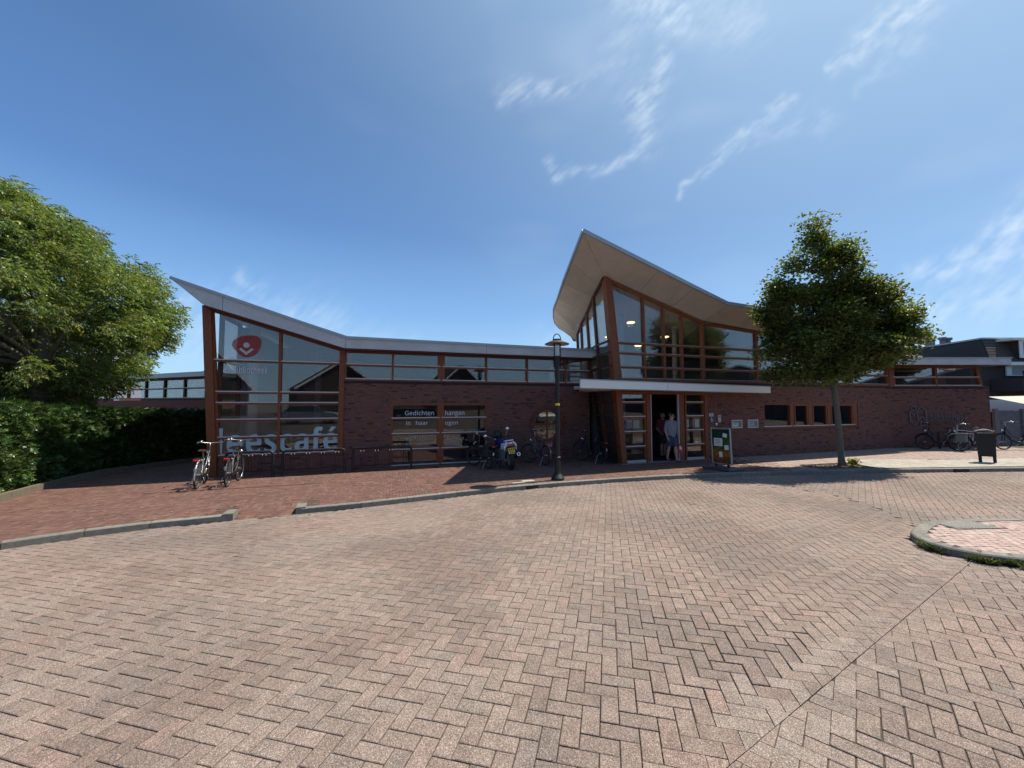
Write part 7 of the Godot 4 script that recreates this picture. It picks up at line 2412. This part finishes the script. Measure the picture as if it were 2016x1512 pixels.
	# shorts or trousers
	var t := Field.new(Vector3(-0.32, -0.02, -0.35), Vector3(0.32, 1.08, 0.4), 0.017)
	t.bone(Vector3(0, 0.94, 0), Vector3(0, 1.02, 0), 0.14, 0.135, 0.04, Vector3(1.25, 1, 0.92))
	for e in ["r", "l"]:
		t.bone(j["hip" + e], j["kn" + e], 0.108, 0.094, 0.03)
		if look.leg < 0.3:
			t.bone(j["kn" + e], j["an" + e], 0.085, 0.06, 0.03)
	t.cut(Vector3(0, -1, 0), Vector3(0, look.leg, 0))
	t.cut(Vector3(0, 1, 0), Vector3(0, look.hem + 0.06, 0))
	var pants := Mb.new()
	t.into(pants)
	obj("shorts" if look.leg > 0.3 else "trousers", pants, look.pants, o)
	for e in ["r", "l"]:
		var sh := Field.new(j["to" + e] - Vector3(0.12, 0.1, 0.34), j["to" + e] + Vector3(0.12, 0.14, 0.12), 0.012)
		sh.bone(j["an" + e] + Vector3(0, -0.062, -0.045), j["to" + e] + Vector3(0, -0.012, 0.01), 0.045, 0.043, 0.02, Vector3(1.05, 0.62, 1.05))
		var shb := Mb.new()
		sh.into(shb)
		obj("shoe", shb, look.shoe, o)
	return o

func build_people():
	var fd := lib_x.basis.z
	# man in the doorway, in mid-stride, head turned to his left, a red bag in the left hand
	var j := {"shr": Vector3(-0.185, 1.40, -0.01), "shl": Vector3(0.185, 1.40, -0.01), "elr": Vector3(-0.26, 1.13, -0.03), "ell": Vector3(0.255, 1.12, 0.0), "wrr": Vector3(-0.245, 0.88, 0.06), "wrl": Vector3(0.285, 0.87, 0.05),
		"hipr": Vector3(-0.085, 0.93, 0.0), "hipl": Vector3(0.085, 0.93, 0.0), "knr": Vector3(-0.09, 0.50, -0.03), "knl": Vector3(0.08, 0.50, 0.11), "anr": Vector3(-0.09, 0.10, -0.13), "anl": Vector3(0.075, 0.075, 0.16), "tor": Vector3(-0.11, 0.028, 0.03), "tol": Vector3(0.10, 0.028, 0.33),
		"par": Vector3(1, 0, 0.1), "pal": Vector3(-1, 0, 0.1), "tsr": Vector3(0, 0.1, 1), "tsl": Vector3(0, 0.1, 1), "cur": 0.45, "cul": 1.0, "hdl": Vector3(0.03, -1, 0.05)}
	var pos := at_ground(5.87, 14.22, 0.1)
	var yaw := 0.35
	var at := Transform3D(Basis(Vector3.UP, yaw).scaled(Vector3.ONE * 1.0), pos)
	person("man in grey polo shirt, blue shorts and sunglasses stepping out of the doorway", at, j, {"turn": 0.75, "skin": M.skin, "hair": mat(Color(0.035, 0.028, 0.024), 0.8), "hairline": Vector3(0, 0.165, 0.05), "shades": true, "shirt": mat(Color(0.22, 0.225, 0.26), 0.85), "collar": mat(Color(0.10, 0.10, 0.12), 0.85), "hem": 0.875, "pants": mat(Color(0.045, 0.06, 0.105), 0.85), "leg": 0.53, "shoe": M.black_matt})
	var hand: Vector3 = at * Vector3(0.30, 0.79, 0.06)
	bag(Transform3D(Basis(Vector3.UP, yaw + 0.1), hand))
	var j2 := j.duplicate()
	j2.wrr = Vector3(-0.235, 0.98, 0.14); j2.wrl = Vector3(0.24, 0.90, 0.08); j2.hdl = Vector3(0, -1, 0.2); j2.cul = 0.4
	j2.knr = Vector3(-0.09, 0.50, 0.05); j2.anr = Vector3(-0.09, 0.09, 0.02); j2.tor = Vector3(-0.11, 0.028, 0.19); j2.knl = Vector3(0.09, 0.5, 0.03); j2.anl = Vector3(0.09, 0.09, -0.03); j2.tol = Vector3(0.11, 0.028, 0.14)
	person("bald bearded man in maroon shirt standing in the dark doorway behind the other man", Transform3D(Basis(Vector3.UP, 0.3), at_ground(6.05, 15.5, 0.13)), j2, {"turn": 0.3, "skin": M.skin, "hair": mat(Color(0.10, 0.09, 0.085), 0.8), "hairline": Vector3(0, 0.13, -0.05), "beard": true, "shirt": mat(Color(0.17, 0.04, 0.06), 0.85), "collar": mat(Color(0.12, 0.03, 0.045), 0.85), "hem": 0.88, "pants": mat(Color(0.05, 0.045, 0.04), 0.9), "leg": 0.52, "shoe": M.black_matt})

func bag(at: Transform3D):
	var o := thing("shopping_bag", "red plastic shopping bag with white print in the left hand of the man", "bag", at)
	var b := Mb.new()
	var lo := []; var hi := []
	var n := 16
	var rows := [[-0.13, 0.05, 0.02], [-0.2, 0.11, 0.04], [-0.32, 0.165, 0.07], [-0.44, 0.19, 0.085], [-0.5, 0.17, 0.075], [-0.515, 0.0, 0.0]]
	for r in rows.size() - 1:
		for k in n:
			var q := []
			for e in [[r + 1, k], [r + 1, k + 1], [r, k + 1], [r, k]]:
				var a: float = TAU * e[1] / n
				var w: float = 1.0 + 0.05 * sin(a * 3.0 + e[0])
				q.append(Vector3(cos(a) * rows[e[0]][1] * w, rows[e[0]][0] + 0.008 * sin(a * 5.0), -sin(a) * rows[e[0]][2] * w))
			var c := Vector3(0, (q[0].y + q[2].y) / 2.0, 0)
			var nn := []
			for p in q: nn.append(Vector3(p.x * 0.3, 0.05, p.z).normalized())
			b.squad(q, nn)
	obj("sack", b, M.red_cloth, o)
	b = Mb.new()
	for s in [-1.0, 1.0]: b.tube([Vector3(0.04 * s, -0.15, 0.0), Vector3(0.03 * s, -0.06, 0.0), Vector3(0.005 * s, 0.0, 0.0)], [0.016, 0.011, 0.011], 7)
	obj("handle", b, M.red_cloth, o)
	b = Mb.new()
	for e in [[-0.075, -0.38, -0.05, -0.26], [-0.03, -0.38, -0.015, -0.24], [0.015, -0.38, 0.02, -0.26]]:
		b.bar(Vector3(e[0], e[1], 0.088 + 0.0), Vector3(e[2], e[3], 0.058), 0.036, 0.006, Vector3.BACK)
	obj("white_print", b, M.paper, o)
